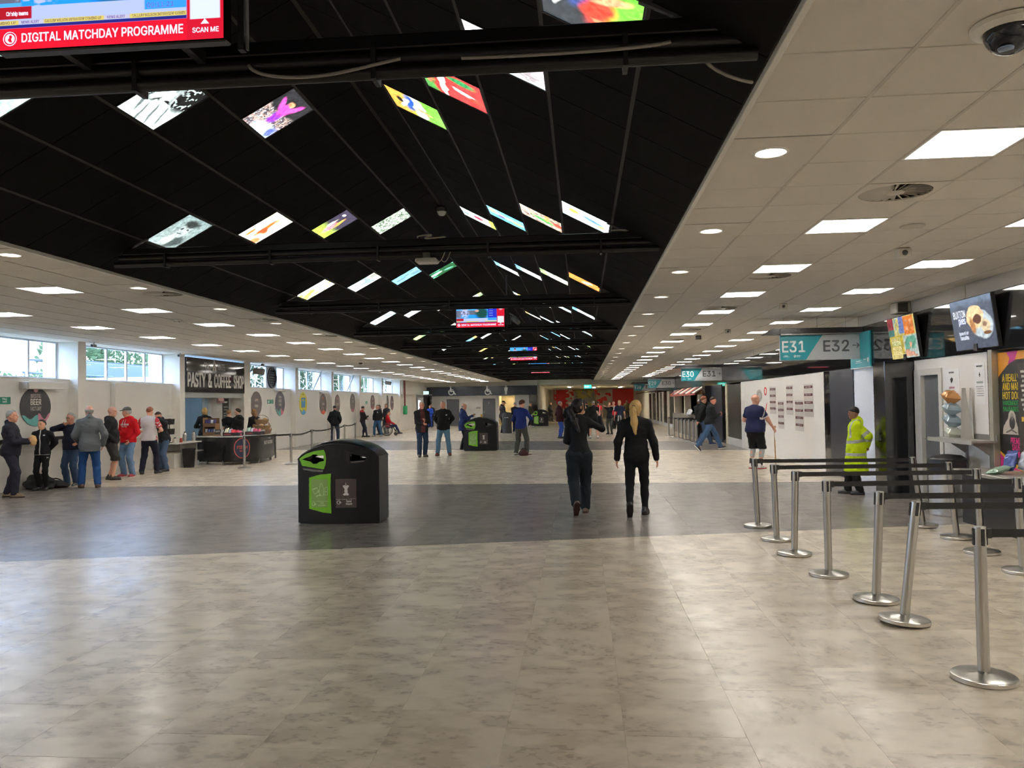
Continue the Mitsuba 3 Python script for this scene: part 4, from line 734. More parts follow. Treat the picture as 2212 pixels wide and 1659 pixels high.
# ---------------------------------------------------------------- recycling bins
BINC, LIME, LIMED, BROWN = M('080a0f', 0.42, spec=0.35), M('74b822', 0.4), M('86a85c', 0.35), M('463a39', 0.4)
def bxy(px, py): return ((px - 923) / 1061.0, (1510 - py) * 1.18 / 1310)
def bpoly(*pts): return Polygon([bxy(*q) for q in pts])
SHELL2 = bpoly((287, 1495), (287, 465), (350, 400), (460, 325), (560, 272), (700, 222), (860, 197), (1000, 199), (1130, 214), (1270, 250), (1400, 305), (1500, 375), (1560, 440), (1560, 1495))
HOLEL = bpoly((365, 478), (440, 450), (510, 425), (540, 402), (600, 403), (628, 420), (712, 415), (716, 500), (642, 516), (600, 546), (540, 546), (505, 512))
HOLER = bpoly((1122, 390), (1250, 420), (1378, 460), (1350, 500), (1125, 506))
def recycle_bin(x, y, label):
    t = thing('recycling_bin', label, 'recycling bin')
    ext = lambda g, d, z0: (lambda m: m3.Manifold(m3.Mesh(np.asarray(m[0], np.float32), np.asarray(m[1], np.uint32))))(move(prism(g, d), (0, 0, z0)))
    plan = Polygon([(-0.6 + 1.2 * i / 24, -0.27 - 0.06 * (1 - (2 * i / 24 - 1) ** 2)) for i in range(25)] + [(0.6 - 1.2 * i / 24, 0.27 + 0.06 * (1 - (2 * i / 24 - 1) ** 2)) for i in range(25)])
    body = ext(SHELL2, 0.8, -0.4)                                             # x, z, -y
    pl = ext(plan, 1.4, -0.1).rotate((-90, 0, 0)) if False else None
    P = np.asarray(vf(body)[0])
    V, F = vf(body); body = m3.Manifold(m3.Mesh(np.c_[V[:, 0], -V[:, 2], V[:, 1]].astype(np.float32), F.astype(np.uint32)))
    body = body ^ ext(plan, 1.4, -0.1)
    def hole(g):
        V, F = vf(ext(g, 0.9, -0.45)); return m3.Manifold(m3.Mesh(np.c_[V[:, 0], -V[:, 2], V[:, 1]].astype(np.float32), F.astype(np.uint32)))
    inner = m3.Manifold.cube((1.08, 0.46, 0.28), True).translate((0, 0, 0.86))
    body = (body - inner) - hole(HOLEL) - hole(HOLER)
    put(t, move(body, (x, y, 0)), BINC, 28)
    def front(g, d, mat, name, off=0.0, of=t):
        V, F = vf(prism(g, d)); S = trimesh.Trimesh(V, F, process=True)
        for _ in range(3): S = S.subdivide_to_size(0.09) if False else S
        V, F = trimesh.remesh.subdivide_to_size(np.asarray(S.vertices), np.asarray(S.faces), 0.12)
        yf = -0.27 - 0.06 * (1 - np.clip(V[:, 0] / 0.6, -1, 1) ** 2)
        return part(of, name, (np.c_[V[:, 0] + x, yf - off - V[:, 2] + y, V[:, 1]], F), mat)
    gs = bpoly((312, 465), (420, 390), (560, 345), (715, 325), (737, 360), (755, 460), (745, 560), (715, 638), (580, 615), (360, 580))
    ap = front(gs.difference(HOLEL.buffer(0.002)), 0.012, LIME, 'bottle_aperture', -0.004)
    front(bpoly((373, 618), (560, 640), (712, 650), (700, 680), (540, 672), (385, 640)), 0.02, M('6d6a68', 0.5), 'lip', 0.0)
    front(bpoly((1075, 350), (1400, 445), (1385, 540), (1075, 560)).difference(HOLER.buffer(0.004)), 0.012, M('06070a', 0.3), 'food_aperture', -0.004)
    front(bpoly((1140, 522), (1355, 503), (1330, 520), (1145, 540)), 0.016, M('5f5a58', 0.5), 'lip', 0.0)
    gp = front(bpoly((475, 770), (640, 722), (828, 705), (818, 900), (822, 1120), (828, 1340), (700, 1325), (470, 1265)), 0.012, LIME, 'bottle_panel', -0.004)
    front(bpoly((515, 795), (770, 795), (770, 1240), (515, 1240)), 0.002, LIMED, 'label', 0.009, gp)
    PALE = M('b9d79c', 0.5)
    bottle = bpoly((640, 1060), (640, 940), (660, 870), (675, 845), (690, 870), (712, 940), (712, 1060)); bottle = bottle.difference(bottle.buffer(-0.006))
    can = bpoly((525, 960), (600, 920), (640, 990), (560, 1040)); can = can.difference(can.buffer(-0.006)).union(bpoly((545, 955), (600, 930), (604, 938), (550, 963)))
    jar = bpoly((725, 1050), (725, 930), (775, 910), (775, 1050)); jar = jar.difference(jar.buffer(-0.006)).union(bpoly((735, 990), (765, 985), (765, 995), (735, 1000)))
    cart = bpoly((580, 1065), (660, 1030), (668, 1042), (590, 1078))
    for g in (bottle, can, jar, cart, oval(0.012, 0.012, 12, bxy(625, 985))): front(g, 0.001, PALE, 'drawing', 0.011, gp)
    def loop(cx, cy, mat, off, of):
        g = oval(0.028, 0.028, 24, bxy(cx, cy)).difference(oval(0.021, 0.021, 24, bxy(cx, cy))).difference(bpoly((cx + 5, cy), (cx + 45, cy), (cx + 45, cy + 25), (cx + 5, cy + 25))).union(bpoly((cx + 10, cy - 12), (cx + 48, cy + 4), (cx + 10, cy + 20)))
        front(g, 0.001, mat, 'recycling_mark', off, of)
    def words(s, px, py, h, mat, off, of, wd=None):
        V, F = text(s, h, width=wd); c = bxy(px, py); yf = -0.27 - 0.06 * (1 - np.clip((V[:, 0] + c[0]) / 0.6, -1, 1) ** 2)
        part(of, 'lettering', (np.c_[V[:, 0] + c[0] + x, y + yf - off - 0.001 - V[:, 2] * 0.3, V[:, 1] + c[1]], F), mat)
    loop(548, 1190, PALE, 0.011, gp); words('mixed', 680, 1182, 0.022, PALE, 0.011, gp, 0.055); words('recyclables', 680, 1218, 0.02, PALE, 0.011, gp, 0.11)
    front(bpoly((525, 1142), (780, 1142), (780, 1147), (525, 1147)), 0.001, PALE, 'rule', 0.011, gp)
    bp = front(bpoly((897, 792), (1218, 792), (1218, 1250), (897, 1250)).buffer(-0.012).buffer(0.012), 0.006, BROWN, 'food_label', -0.001)
    CR = M('cfcac6', 0.5)
    core = bpoly((1008, 905), (1030, 890), (1060, 900), (1090, 890), (1110, 905), (1095, 930), (1078, 955), (1088, 985), (1080, 1010), (1108, 1040), (1085, 1058), (1060, 1050), (1035, 1058), (1010, 1040), (1040, 1010), (1030, 985), (1040, 955), (1022, 930)).union(bpoly((1056, 892), (1046, 858), (1053, 855), (1064, 892)))
    front(core, 0.001, CR, 'apple_core', 0.006, bp); loop(945, 1165, CR, 0.006, bp); words('food', 1102, 1165, 0.032, CR, 0.006, bp, 0.075); words('waste', 1102, 1203, 0.03, CR, 0.006, bp, 0.095)
    front(bpoly((905, 1112), (1210, 1110), (1210, 1114), (905, 1116)), 0.001, CR, 'rule', 0.006, bp)
    # domed lid that overhangs the front
    top = np.array([bxy(*q) for q in ((283, 470), (350, 398), (460, 322), (560, 268), (700, 216), (860, 190), (1000, 192), (1130, 207), (1270, 243), (1400, 298), (1500, 368), (1564, 445))])
    rows = []
    for (yy, dz) in ((-0.345, -0.055), (-0.35, -0.028), (-0.33, -0.006), (-0.2, 0.010), (0.0, 0.016), (0.2, 0.010), (0.33, -0.006), (0.35, -0.028), (0.345, -0.055)):
        k = 1 - (top[:, 0] / 0.62) ** 2
        rows.append(np.c_[top[:, 0], np.sign(yy) * (abs(yy) - 0.062 * (1 - k)), top[:, 1] + dz * (0.35 + 0.65 * k) + 0.004])
    n = len(top); V = np.vstack(rows); F = [[i * n + j, i * n + j + 1, (i + 1) * n + j + 1, (i + 1) * n + j] for i in range(len(rows) - 1) for j in range(n - 1)]
    part(t, 'lid', (V + [x, y, 0], np.array(F)), M('10161a', 0.28, spec=0.4), True)
    part(t, 'foot', move(prism(plan.buffer(-0.02), 0.03), (x, y, 0)), M('0a0b0d', 0.6))
    return t
recycle_bin(-3.52, 11.55, 'black and lime green recycling bin, the big near one, with food waste label')
recycle_bin(-3.64, 28.7, 'black and lime green recycling bin farther back with a beer cup on top')
recycle_bin(-3.0, 57.5, 'black recycling bin far back beside the dark pillar of the toilets')
t = thing('plastic_cup', 'plastic cup of amber beer standing on the farther recycling bin', 'cup')
put(t, lathe([(0.0, 1.17), (0.032, 1.17), (0.045, 1.32), (0.042, 1.32), (0.03, 1.175)], 20, (-3.62, 28.72, 0.0)), M('d8d2b8', 0.15), True); part(t, 'beer', lathe([(0.0, 1.18), (0.034, 1.18), (0.043, 1.30), (0.0, 1.30)], 18, (-3.62, 28.70, 0)), M('c99a2e', 0.2), 40)
t = thing('food_box', 'white folded food carton on the farther recycling bin beside the man in blue', 'box')
put(t, move(prism([(-0.09, 0), (0.09, 0), (0.06, 0.1), (-0.06, 0.1)], 0.12), (0, 0, 0)), M('e4e2dc', 0.6)); scene[t]['to_world'] = T().translate([-3.95, 28.78, 1.085]).rotate([1, 0, 0], 90); part(t, 'flap', box(-4.0, -3.9, 28.66, 28.74, 1.185, 1.2), M('efede8', 0.6))
t = thing('litter_bin', 'round charcoal litter bin between the man in a cap and the man in navy', 'bin')
put(t, lathe([(0.0, 0.0), (0.27, 0.0), (0.27, 0.95), (0.24, 0.97), (0.24, 0.88), (0, 0.88)], 28, (-4.2, 44.7, 0)), M('2a2d30', 0.5), 40); part(t, 'rim', lathe([(0.275, 0.93), (0.29, 0.95), (0.285, 1.08), (0.2, 1.16), (0.0, 1.18)], 28, (-4.2, 44.7, 0)), M('35383c', 0.5), 40); part(t, 'slot', box(-4.32, -4.08, 44.4, 44.46, 0.86, 0.9), M('8f9296', 0.5))
t = thing('black_bin', 'small black waste basket under the coffee shelf left of the pasty counter', 'bin')
put(t, lathe([(0.0, 0.0), (0.15, 0.0), (0.19, 0.52), (0.2, 0.54), (0.18, 0.54), (0.14, 0.03)], 4, (0, 0, 0)), M('0d0d0e', 0.5)); scene[t]['to_world'] = T().translate([-11.25, 22.0, 0]).rotate([0, 0, 1], 45); part(t, 'liner', box(-11.37, -11.13, 21.88, 22.12, 0.5, 0.515), M('1b1b1d', 0.3))
t = thing('flip_bin', 'silver drum bin with a black hood under the wall shelf', 'bin')
put(t, lathe([(0.0, 0.0), (0.24, 0.0), (0.25, 0.02), (0.25, 0.62), (0.0, 0.62)], 36, (5.22, 11.95, 0)), M('c3c2c0', 0.3, 0.7), 40); part(t, 'hood', lathe([(0.262, 0.60), (0.265, 0.72), (0.25, 0.80), (0.18, 0.85), (0.0, 0.87)], 36, (5.22, 11.95, 0)), M('141416', 0.35), 40); part(t, 'flap', place(box(-0.14, 0.14, -0.08, 0.08, 0, 0.01, 0.004), (5.22, 11.69, 0.72), (1, 0, 0), (0, 0.1, 1)), M('1e1e20', 0.3))

# ---------------------------------------------------------------- block signs hung across the hall
TEAL, TEALD, SGREY, SINK = M('10808a', 0.4), M('0d6c75', 0.4), M('c9cacb', 0.4), M('4a4b4d', 0.5)
def block_sign(y, a, b, label, arrow=True, x0=3.97, z0=2.46, dis=False):
    t = thing('hanging_sign', label, 'sign', 'teal and grey block signs'); w, h = 1.59, 0.50
    put(t, box(x0, x0 + w, y, y + 0.05, z0, z0 + h, 0.004), M('d5d6d7', 0.4))
    for s, yy in ((1, y), (-1, y + 0.05)):
        o = (x0, yy - 0.002, z0) if s > 0 else (x0 + w, yy + 0.002, z0); r = (1, 0, 0) if s > 0 else (-1, 0, 0)
        P = lambda g, d=0.003, e=0.0: place(move(prism(g, d), (0, 0, e)), o, r, (0, 0, 1))
        Wd = lambda m: place(move(m, (0, 0, 0.002)), o, r, (0, 0, 1))
        f = part(t, 'teal_face', P(Polygon([(0.004, 0.004), (0.50, 0.004), (0.83, h - 0.004), (0.004, h - 0.004)])), TEAL); g = part(t, 'grey_face', P(Polygon([(0.50, 0.004), (w - 0.004, 0.004), (w - 0.004, h - 0.004), (0.83, h - 0.004)])), SGREY)
        WH = M('eef0f0', 0.5)
        part(f, 'lettering', Wd(move(text(a, 0.215, width=0.45), (0.265, 0.165, 0))), WH)
        if b: part(g, 'lettering', Wd(move(text(b, 0.215, width=0.50), (1.09, 0.165, 0))), SINK)
        if b and arrow:
            part(g, 'arrow', Wd(prism(Polygon([(1.405, 0.268), (1.405, 0.286), (1.51, 0.286), (1.475, 0.32), (1.488, 0.332), (1.543, 0.277), (1.488, 0.222), (1.475, 0.234), (1.51, 0.268)]), 0.003)), SINK)
        for px, wd in ((0.05, 0.13),): part(f, 'small_print', Wd(cat(prism(sbox(px + 0.03, 0.083, px + 0.1, 0.096), 0.003), prism(sbox(px, 0.066, px + wd, 0.075), 0.003))), WH)
        shield = Polygon([(0.265, 0.1), (0.265, 0.075), (0.285, 0.048), (0.305, 0.075), (0.305, 0.1)])
        part(f, 'crest', Wd(prism(shield.difference(Polygon([(0.28, 0.09), (0.29, 0.09), (0.29, 0.07), (0.28, 0.07)])), 0.003)), WH)
        part(f, 'small_print', Wd(cat(prism(sbox(0.315, 0.084, 0.41, 0.095), 0.003), prism(sbox(0.315, 0.064, 0.385, 0.074), 0.003))), WH)
        if dis: part(f, 'wheelchair_mark', Wd(prism(WHEELCHAIR(0.16, (-0.12 + 0.3, 0.2)) if False else sbox(0.0, 0.0, 0.001, 0.001), 0.001)), WH)
    c = part(t, 'canopy', cat(box(x0 - 0.02, WR - 0.02, y - 0.12, y + 0.25, z0 + h + 0.02, z0 + h + 0.13, 0.006), place(prism([(0, 0), (0.3, 0), (0.3, 0.11), (0.18, 0.11)], 0.37), (x0 - 0.32, y + 0.25, z0 + h + 0.02), (1, 0, 0), (0, 0, 1))), M('18181a', 0.25))
    part(t, 'light_strip', box(x0, x0 + w, y - 0.12, y - 0.1, z0 + h + 0.005, z0 + h + 0.02), M('8d8d8c', 0.3, 0.8))
    part(t, 'wire', cat(*[cyl((x, y + 0.06, z0 + h + 0.13), (x, y + 0.06, ZC), 0.003, n=6) for x in (x0 + 0.1, x0 + 0.75, x0 + 1.3)]), M('7a7874', 0.4, 0.8))
block_sign(16.3, 'E31', 'E32', 'hanging sign E31 with E32 and an arrow, the near one'); block_sign(32.1, 'E30', 'E31', 'hanging sign E30 with E31 and an arrow, second from the camera')
block_sign(48.0, 'E29', 'E30', 'hanging sign E29 with E30, third from the camera'); block_sign(60.2, 'E28', 'E29', 'farthest hanging sign E28, partly hidden by the E29 sign')

# ---------------------------------------------------------------- kiosk side, near: menu screens, notices, shelf, poster, counter
def menu_a(p, n, uv):
    u, v = uv.x, uv.y
    c = mi.Color3f(0.75, 0.62, 0.2)
    c = mix(c, (0.35, 0.03, 0.04), rect(u, v, 0, 0.22, 0.72, 1)); c = mix(c, (0.05, 0.18, 0.16), rect(u, v, 0, 0.22, 0.55, 0.72)); c = mix(c, (0.5, 0.65, 0.55), rect(u, v, 0.22, 0.42, 0.6, 1) * smoothstep(0.4, 0.6, noise(u * 20, v * 12)))
    c = mix(c, (0.2, 0.25, 0.6), rect(u, v, 0.42, 0.6, 0.6, 1)); c = mix(c, (0.95, 0.25, 0.03), rect(u, v, 0.6, 0.95, 0.55, 0.98)); c = mix(c, (1.0, 0.45, 0.2), rect(u, v, 0.64, 0.9, 0.65, 0.9) * smoothstep(0.5, 0.6, noise(u * 18, v * 16, 2)))
    c = mix(c, (0.6, 0.46, 0.04), rect(u, v, 0, 0.5, 0.12, 0.56)); c = mix(c, (0.55, 0.65, 0.6), rect(u, v, 0.52, 1, 0.0, 0.53)); c = mix(c, (0.85, 0.4, 0.25), rect(u, v, 0.54, 0.98, 0.02, 0.5) * smoothstep(0.5, 0.62, noise(u * 9, v * 11, 4)))
    return mix(c, (0.15, 0.45, 0.3), rect(u, v, 0.55, 0.95, 0.2, 0.5) * smoothstep(0.58, 0.68, noise(u * 8, v * 9, 6))) * 0.36 * (0.6 + 0.8 * noise(u * 26, v * 22, 2))
def menu_b(p, n, uv):
    u, v = uv.x, uv.y
    c = mix((0.07, 0.085, 0.125), (0.16, 0.22, 0.32), smoothstep(0.75, 1.0, v + 0.2 * (noise(u * 4, v * 4) - 0.5)))
    w = noise(u * 9, v * 9, 3) - 0.5
    c = mix(c, (0.5, 0.58, 0.62), ell(u + 0.05 * w, v + 0.06 * w, (0.72, 0.45), (0.25, 0.28), 0.2, 0.08))
    c = mix(c, (0.95, 0.68, 0.36), ell(u + 0.06 * w, v + 0.05 * w, (0.58, 0.62), (0.19, 0.23), 0.3, 0.08)); c = mix(c, (0.5, 0.22, 0.07), ell(u, v, (0.5, 0.45), (0.06, 0.16), 0.2, 0.3)); c = mix(c, (0.12, 0.04, 0.02), ell(u + 0.06 * w, v, (0.63, 0.57), (0.1, 0.1), 0.2, 0.15))
    c = mix(c, (0.75, 0.6, 0.38), ell(u + 0.05 * w, v, (0.8, 0.4), (0.1, 0.15), 0.1, 0.1)); c = mix(c, (0.2, 0.09, 0.04), ell(u, v, (0.82, 0.28), (0.09, 0.035), 0, 0.2)); c = mix(c, (0.3, 0.17, 0.1), ell(u, v, (0.78, 0.45), (0.05, 0.05), 0, 0.4))
    return c * 0.55 * (0.72 + 0.56 * noise(u * 30, v * 24, 2))
def wall_screen(y0, y1, fn, label, words):
    t = thing('menu_screen', label, 'screen'); h = 0.70; xt, xb = 5.40, 5.49
    r = np.array([0, -1.0, 0]); u = np.array([xt - xb, 0, h]); u /= np.linalg.norm(u); o = np.array([xb, y1, 2.355]); w = y1 - y0; hh = math.hypot(h, xt - xb)
    put(t, place(box(-0.01, w + 0.01, -0.01, hh + 0.01, -0.055, -0.003, 0.004), o, r, u), M('0a0a0b', 0.3))
    part(t, 'screen', place((np.array([[0, 0, 0], [w, 0, 0], [w, hh, 0], [0, hh, 0.0]]), np.array([[0, 1, 2], [0, 2, 3]])), o, r, u), M('050505', 0.2), uv=np.array([[0, 0], [1, 0], [1, 1], [0, 1.0]]), emitter={'type': 'area', 'radiance': mikit.proc(fn), 'sampling_weight': 0.4})
    for s, x, y, ch, wd, col in words: part(t, 'lettering', place(move(text(s, ch, width=wd, depth=0.001), (x * w, y * hh, 0.0015)), o, r, u), TVL, emitter=glow(col, 0.6, 0.03))
    part(t, 'bracket', box(5.47, WR - 0.015, (y0 + y1) / 2 - 0.05, (y0 + y1) / 2 + 0.05, 2.32, 2.42), M('151516', 0.5))
wall_screen(13.45, 14.57, menu_a, 'tilted menu screen with yellow and orange food collage beside the E31 sign', [('FULLY', 0.24, 0.42, 0.07, 0.36, (0.12, 0.11, 0.02)), ('GREEN', 0.24, 0.32, 0.07, 0.36, (0.05, 0.14, 0.02)), ('PROTEIN', 0.24, 0.21, 0.06, 0.38, (0.3, 0.24, 0.04)), ('BURGERS', 0.24, 0.11, 0.06, 0.38, (0.3, 0.24, 0.04))])
wall_screen(11.0, 12.17, menu_b, 'tilted menu screen advertising pies, nearest the right border', [('BUXTON', 0.21, 0.65, 0.10, 0.36, (0.36, 0.38, 0.42)), ('pies', 0.26, 0.52, 0.10, 0.2, (0.4, 0.45, 0.9)), ('home of our', 0.26, 0.3, 0.05, 0.27, (0.35, 0.38, 0.45)), ('favourites', 0.26, 0.2, 0.06, 0.25, (0.35, 0.38, 0.45))])
t = thing('wall_speaker', 'small boxy speaker on the bulkhead left above the collage menu screen', 'speaker')
put(t, box(5.36, WR + 0.03, 14.0, 14.3, 3.12, 3.31, 0.012), M('a7a39a', 0.5)); part(t, 'grille', box(5.38, 5.54, 13.99, 14.0, 3.14, 3.29), M('3a3937', 0.7))
PAPER = M('eceae6', 0.5)
def sheet(t, y0, y1, z0, z1, mat, d=0.004, x=WR, name=None):
    m = box(x - d, x - 0.001, y0, y1, z0, z1)
    return part(t, name, m, mat) if name else put(t, m, mat)
for y0, y1, z0, z1, lab, kind in ((12.29, 12.77, 1.6, 2.1, 'white notice with a leaning cup symbol between the door and the second notice', 0), (11.54, 11.83, 1.58, 2.16, 'white notice with a small plus mark nearest the hot dog poster', 1)):
    t = thing('notice', lab, 'notice'); sheet(t, y0, y1, z0, z1, PAPER)
    R_, U_ = (0, -1, 0), (0, 0, 1); c = (y0 + y1) / 2; tp = lambda m, z: place(m, (WR - 0.004, c, z), R_, U_)
    part(t, 'lettering', tp(text('NOTICE', 0.022, width=0.16), z1 - 0.06), M('3b3a39', 0.6))
    part(t, 'symbol', tp(prism(Polygon([(-0.05, 0.02), (-0.02, -0.04), (0.03, -0.01), (0.045, 0.03), (0.0, 0.05)]) if kind == 0 else Polygon([(-0.008, -0.03), (0.008, -0.03), (0.008, -0.008), (0.025, -0.008), (0.025, 0.008), (0.008, 0.008), (0.008, 0.03), (-0.008, 0.03), (-0.008, 0.008), (-0.025, 0.008), (-0.025, -0.008), (-0.008, -0.008)]), 0.001), z1 - 0.17), M('2a2a2a', 0.6))
    part(t, 'heading', tp(prism(sbox(-0.09, 0, 0.09, 0.028), 0.001), z1 - 0.29), M('b07a84' if kind == 0 else '9fa8a2', 0.6))
    for i in range(5): part(t, 'text_line', tp(prism(sbox(-0.1 + 0.012 * (i % 2), 0, 0.1, 0.009), 0.001), z1 - 0.34 - 0.032 * i), M('8f8c88', 0.6))
t = thing('wall_shelf', 'grey steel wall shelf on two brackets holding snack bags', 'shelf')
put(t, box(5.24, WR, 11.25, 12.62, 1.055, 1.085, 0.004), M('9d9a95', 0.35, 0.5)); part(t, 'upstand', box(WR - 0.012, WR, 11.25, 12.62, 1.085, 1.16), M('77746f', 0.4, 0.4)); part(t, 'lip', box(5.23, 5.245, 11.25, 12.62, 1.03, 1.09), M('a8a5a0', 0.35, 0.5))
for y in (11.4, 12.1): part(t, 'bracket', cat(box(WR - 0.03, WR, y - 0.02, y + 0.02, 0.7, 1.055), place(prism([(0, 0), (0.28, 0), (0, -0.2)], 0.01), (WR - 0.01, y, 1.055), (-1, 0, 0), (0, 0, 1))), M('8f8c87', 0.4, 0.4))
def snack_bag(w, h, d, seed, n=14):
    g = np.linspace(-1, 1, n); U, V = np.meshgrid(g, g, indexing='ij'); puff = np.clip(1 - U ** 2, 0, 1) ** 0.5 * np.clip(1 - V ** 4, 0, 1) ** 0.5
    P = np.stack([U * w / 2 * (1 - 0.12 * (1 - np.abs(V))), V * h / 2, 0 * U], -1).reshape(-1, 3)
    q = (meshkit.fbm(np.c_[P[:, :2] * 22, np.full(len(P), seed * 1.0)], 3, seed) - 0.5) * 0.35 * d
    i = np.arange(n - 1)[:, None] * n + np.arange(n - 1)[None]; i = i.ravel(); F = np.stack([i, i + n, i + n + 1, i + 1], 1)
    top, bot = P + np.c_[0 * q, 0 * q, puff.ravel() * d / 2 + q * puff.ravel()], P - np.c_[0 * q, 0 * q, puff.ravel() * d / 2 + q[::-1] * puff.ravel()]
    return cat((top, F), (bot, F[:, ::-1]))
FOIL = {k: M(c, 0.25, 0.35) for k, c in dict(brown='b98450', blue='93a5ad', steel='8a9aa4', pale='cfd2c4', navy='4d5b8f', green='9db8a4', red='c73a45', silver='c9ccd2', pink='c25c78', cream='d9d2b0', purple='403a6e').items()}
def crisp(key, c, r, u, label, w=0.19, h=0.26, d=0.07, seed=1, group='snack bags', kind='snack bag'):
    t = thing('snack_bag', label, kind, group); q = place(snack_bag(w, h * 0.86, d, seed), c, r, u); put(t, q, FOIL[key], True)
    for s in (-1, 1): part(t, 'crimped_end', place(box(-w / 2, w / 2, -0.018, 0.018, -0.002, 0.002), np.asarray(c) + np.asarray(u, float) / np.linalg.norm(u) * s * (h * 0.43 + 0.01), r, u), FOIL[key])
hold = thing('bag_rack', 'clear upright snack holder on the wall shelf', 'holder')
put(hold, place(prism([(0, 0), (0.16, 0), (0.08, 0.72), (0.03, 0.72)], 0.008), (5.36, 11.84, 1.09), (1, 0, 0), (0, 0, 1)), M('b5b2ac', 0.2)); part(hold, 'side', place(prism([(0, 0), (0.16, 0), (0.08, 0.72), (0.05, 0.72)], 0.008), (5.53, 11.83, 1.09), (0, 1, 0), (0, 0, 1)), M('bdbab4', 0.2)); part(hold, 'base', box(5.3, 5.53, 11.83, 12.3, 1.086, 1.094), M('b5b2ac', 0.2))
for i, (k, lab) in enumerate((('pale', 'silver-white snack bag at the bottom of the shelf stack'), ('steel', 'grey snack bag second from the bottom of the shelf stack'), ('blue', 'blue-grey snack bag third in the shelf stack'), ('brown', 'brown snack bag on top of the shelf stack'))):
    crisp(k, (5.40, 12.16 + 0.012 * i, 1.165 + 0.175 * i), (-1, 0, 0.12), (0.12, 1, 0.2), lab, 0.22, 0.27, 0.17, i + 3, 'snack bags stacked on the wall shelf')
# trim post and the poster
part('wall_right', 'corner_trim', box(WR - 0.01, WR + 0.3, 11.40, 11.455, 0, 2.32, 0.003), M('4b2f2a', 0.5)); part('wall_right', 'steel_post', box(WR - 0.03, WR + 0.3, 11.30, 11.40, 0, 2.32, 0.004), M('a19c8e', 0.35, 0.6))
PX = WR + 0.05
t = thing('poster', 'tall black and magenta hot dog poster with yellow lettering at the right border', 'poster')
put(t, box(PX, PX + 0.02, 10.4, 11.29, 0.68, 2.27), M('14110f', 0.5))
pp = lambda g, d=0.002: place(prism(g, d), (PX, 11.29, 0.68), (0, -1, 0), (0, 0, 1))
CV = lambda f, a, b, n=16: [(x, f(x)) for x in np.linspace(a, b, n)]
part(t, 'orange_top', pp(Polygon([(0, 1.59), (0, 1.26)] + CV(lambda x: 1.26 + 0.22 * math.sin(min(x / 0.5, 1) * math.pi / 2), 0, 0.89) + [(0.89, 1.59)])), M('d48a1e', 0.5)); part(t, 'magenta_top', pp(Polygon([(0.22, 1.592), (0.3, 1.5), (0.25, 1.42), (0.42, 1.47), (0.5, 1.592)]), 0.003), M('b0267a', 0.5))
part(t, 'orange_curve', pp(Polygon([(0, 0.27)] + CV(lambda x: 0.27 - 0.2 * math.sin(min(x / 0.7, 1) * math.pi / 2), 0, 0.89) + [(0.89, 0), (0, 0)])), M('d99a1c', 0.5)); part(t, 'magenta_base', pp(Polygon([(0, 0.235)] + CV(lambda x: 0.235 - 0.2 * math.sin(min(x / 0.6, 1) * math.pi / 2), 0, 0.89) + [(0.89, 0), (0, 0)]), 0.003), M('b3246f', 0.5))
tw = lambda s, x, z, h, w, c, al=0.0: part(t, 'lettering', place(text(s, h, align=al, width=w), (PX - 0.0, 11.29 - x, 0.68 + z), (0, -1, 0), (0, 0, 1)), M(c, 0.5))
for s, z in (('A REALLY', 1.20), ('AND MAD', 1.085), ('HOT DOG', 0.965)): tw(s, 0.1, z, 0.095, 0.42, 'd9b21c')
tw('HANDMADE', 0.1, 0.885, 0.06, 0.38, '1d7a3a'); tw('SAUSAGES', 0.1, 0.805, 0.06, 0.38, '1d7a3a')
hood = Polygon([(0.08, 0.50), (0.1, 0.60), (0.17, 0.67), (0.22, 0.71), (0.24, 0.78), (0.29, 0.82), (0.35, 0.81), (0.40, 0.76), (0.41, 0.68), (0.45, 0.60), (0.46, 0.50)])
part(t, 'hooded_figure', pp(hood, 0.003), M('b8ada0', 0.6)); part(t, 'beard', pp(oval(0.07, 0.085, 20, (0.32, 0.655)), 0.004), M('2a2522', 0.6)); part(t, 'face', pp(oval(0.045, 0.05, 16, (0.32, 0.735)), 0.004), M('8f8478', 0.6)); part(t, 'folded_arms', pp(Polygon([(0.16, 0.53), (0.3, 0.575), (0.43, 0.53), (0.42, 0.515), (0.3, 0.55), (0.17, 0.515)]), 0.004), M('5f564e', 0.6))
for s, z, x in (('PREMIUM', 0.385, 0.27), ('SAUSAGE', 0.30, 0.3), ('ST PIERRE', 0.21, 0.2)): tw(s, x, z, 0.075, 0.33, 'd0307c')
t = thing('menu_board', 'dark price board in front of the hot dog poster at the right border', 'menu board')
put(t, box(PX - 0.06, PX - 0.03, 9.4, 10.70, 0.95, 2.1, 0.004), M('2b2119', 0.5))
for i in range(9): part(t, 'price_line', box(PX - 0.062, PX - 0.06, 9.8, 10.63 - 0.02 * (i % 3), 1.98 - 0.06 * i, 2.01 - 0.06 * i), M('b9b3a8', 0.6))
part(t, 'heading', box(PX - 0.062, PX - 0.06, 10.05, 10.63, 1.36, 1.42), M('c79a2a', 0.6)); part(t, 'bottle_picture', box(PX - 0.062, PX - 0.06, 10.35, 10.57, 1.0, 1.32), M('6a4a22', 0.6))
t = thing('counter', 'black kiosk counter with a grey steel top at the right border', 'counter')
part(t, 'top', box(4.95, WR + 0.04, 8.2, 11.28, 0.675, 0.72, 0.006), M('99968f', 0.35, 0.5)); part(t, 'front', box(5.1, WR + 0.04, 8.25, 11.27, 0.0, 0.675), M('0d0d0d', 0.45))
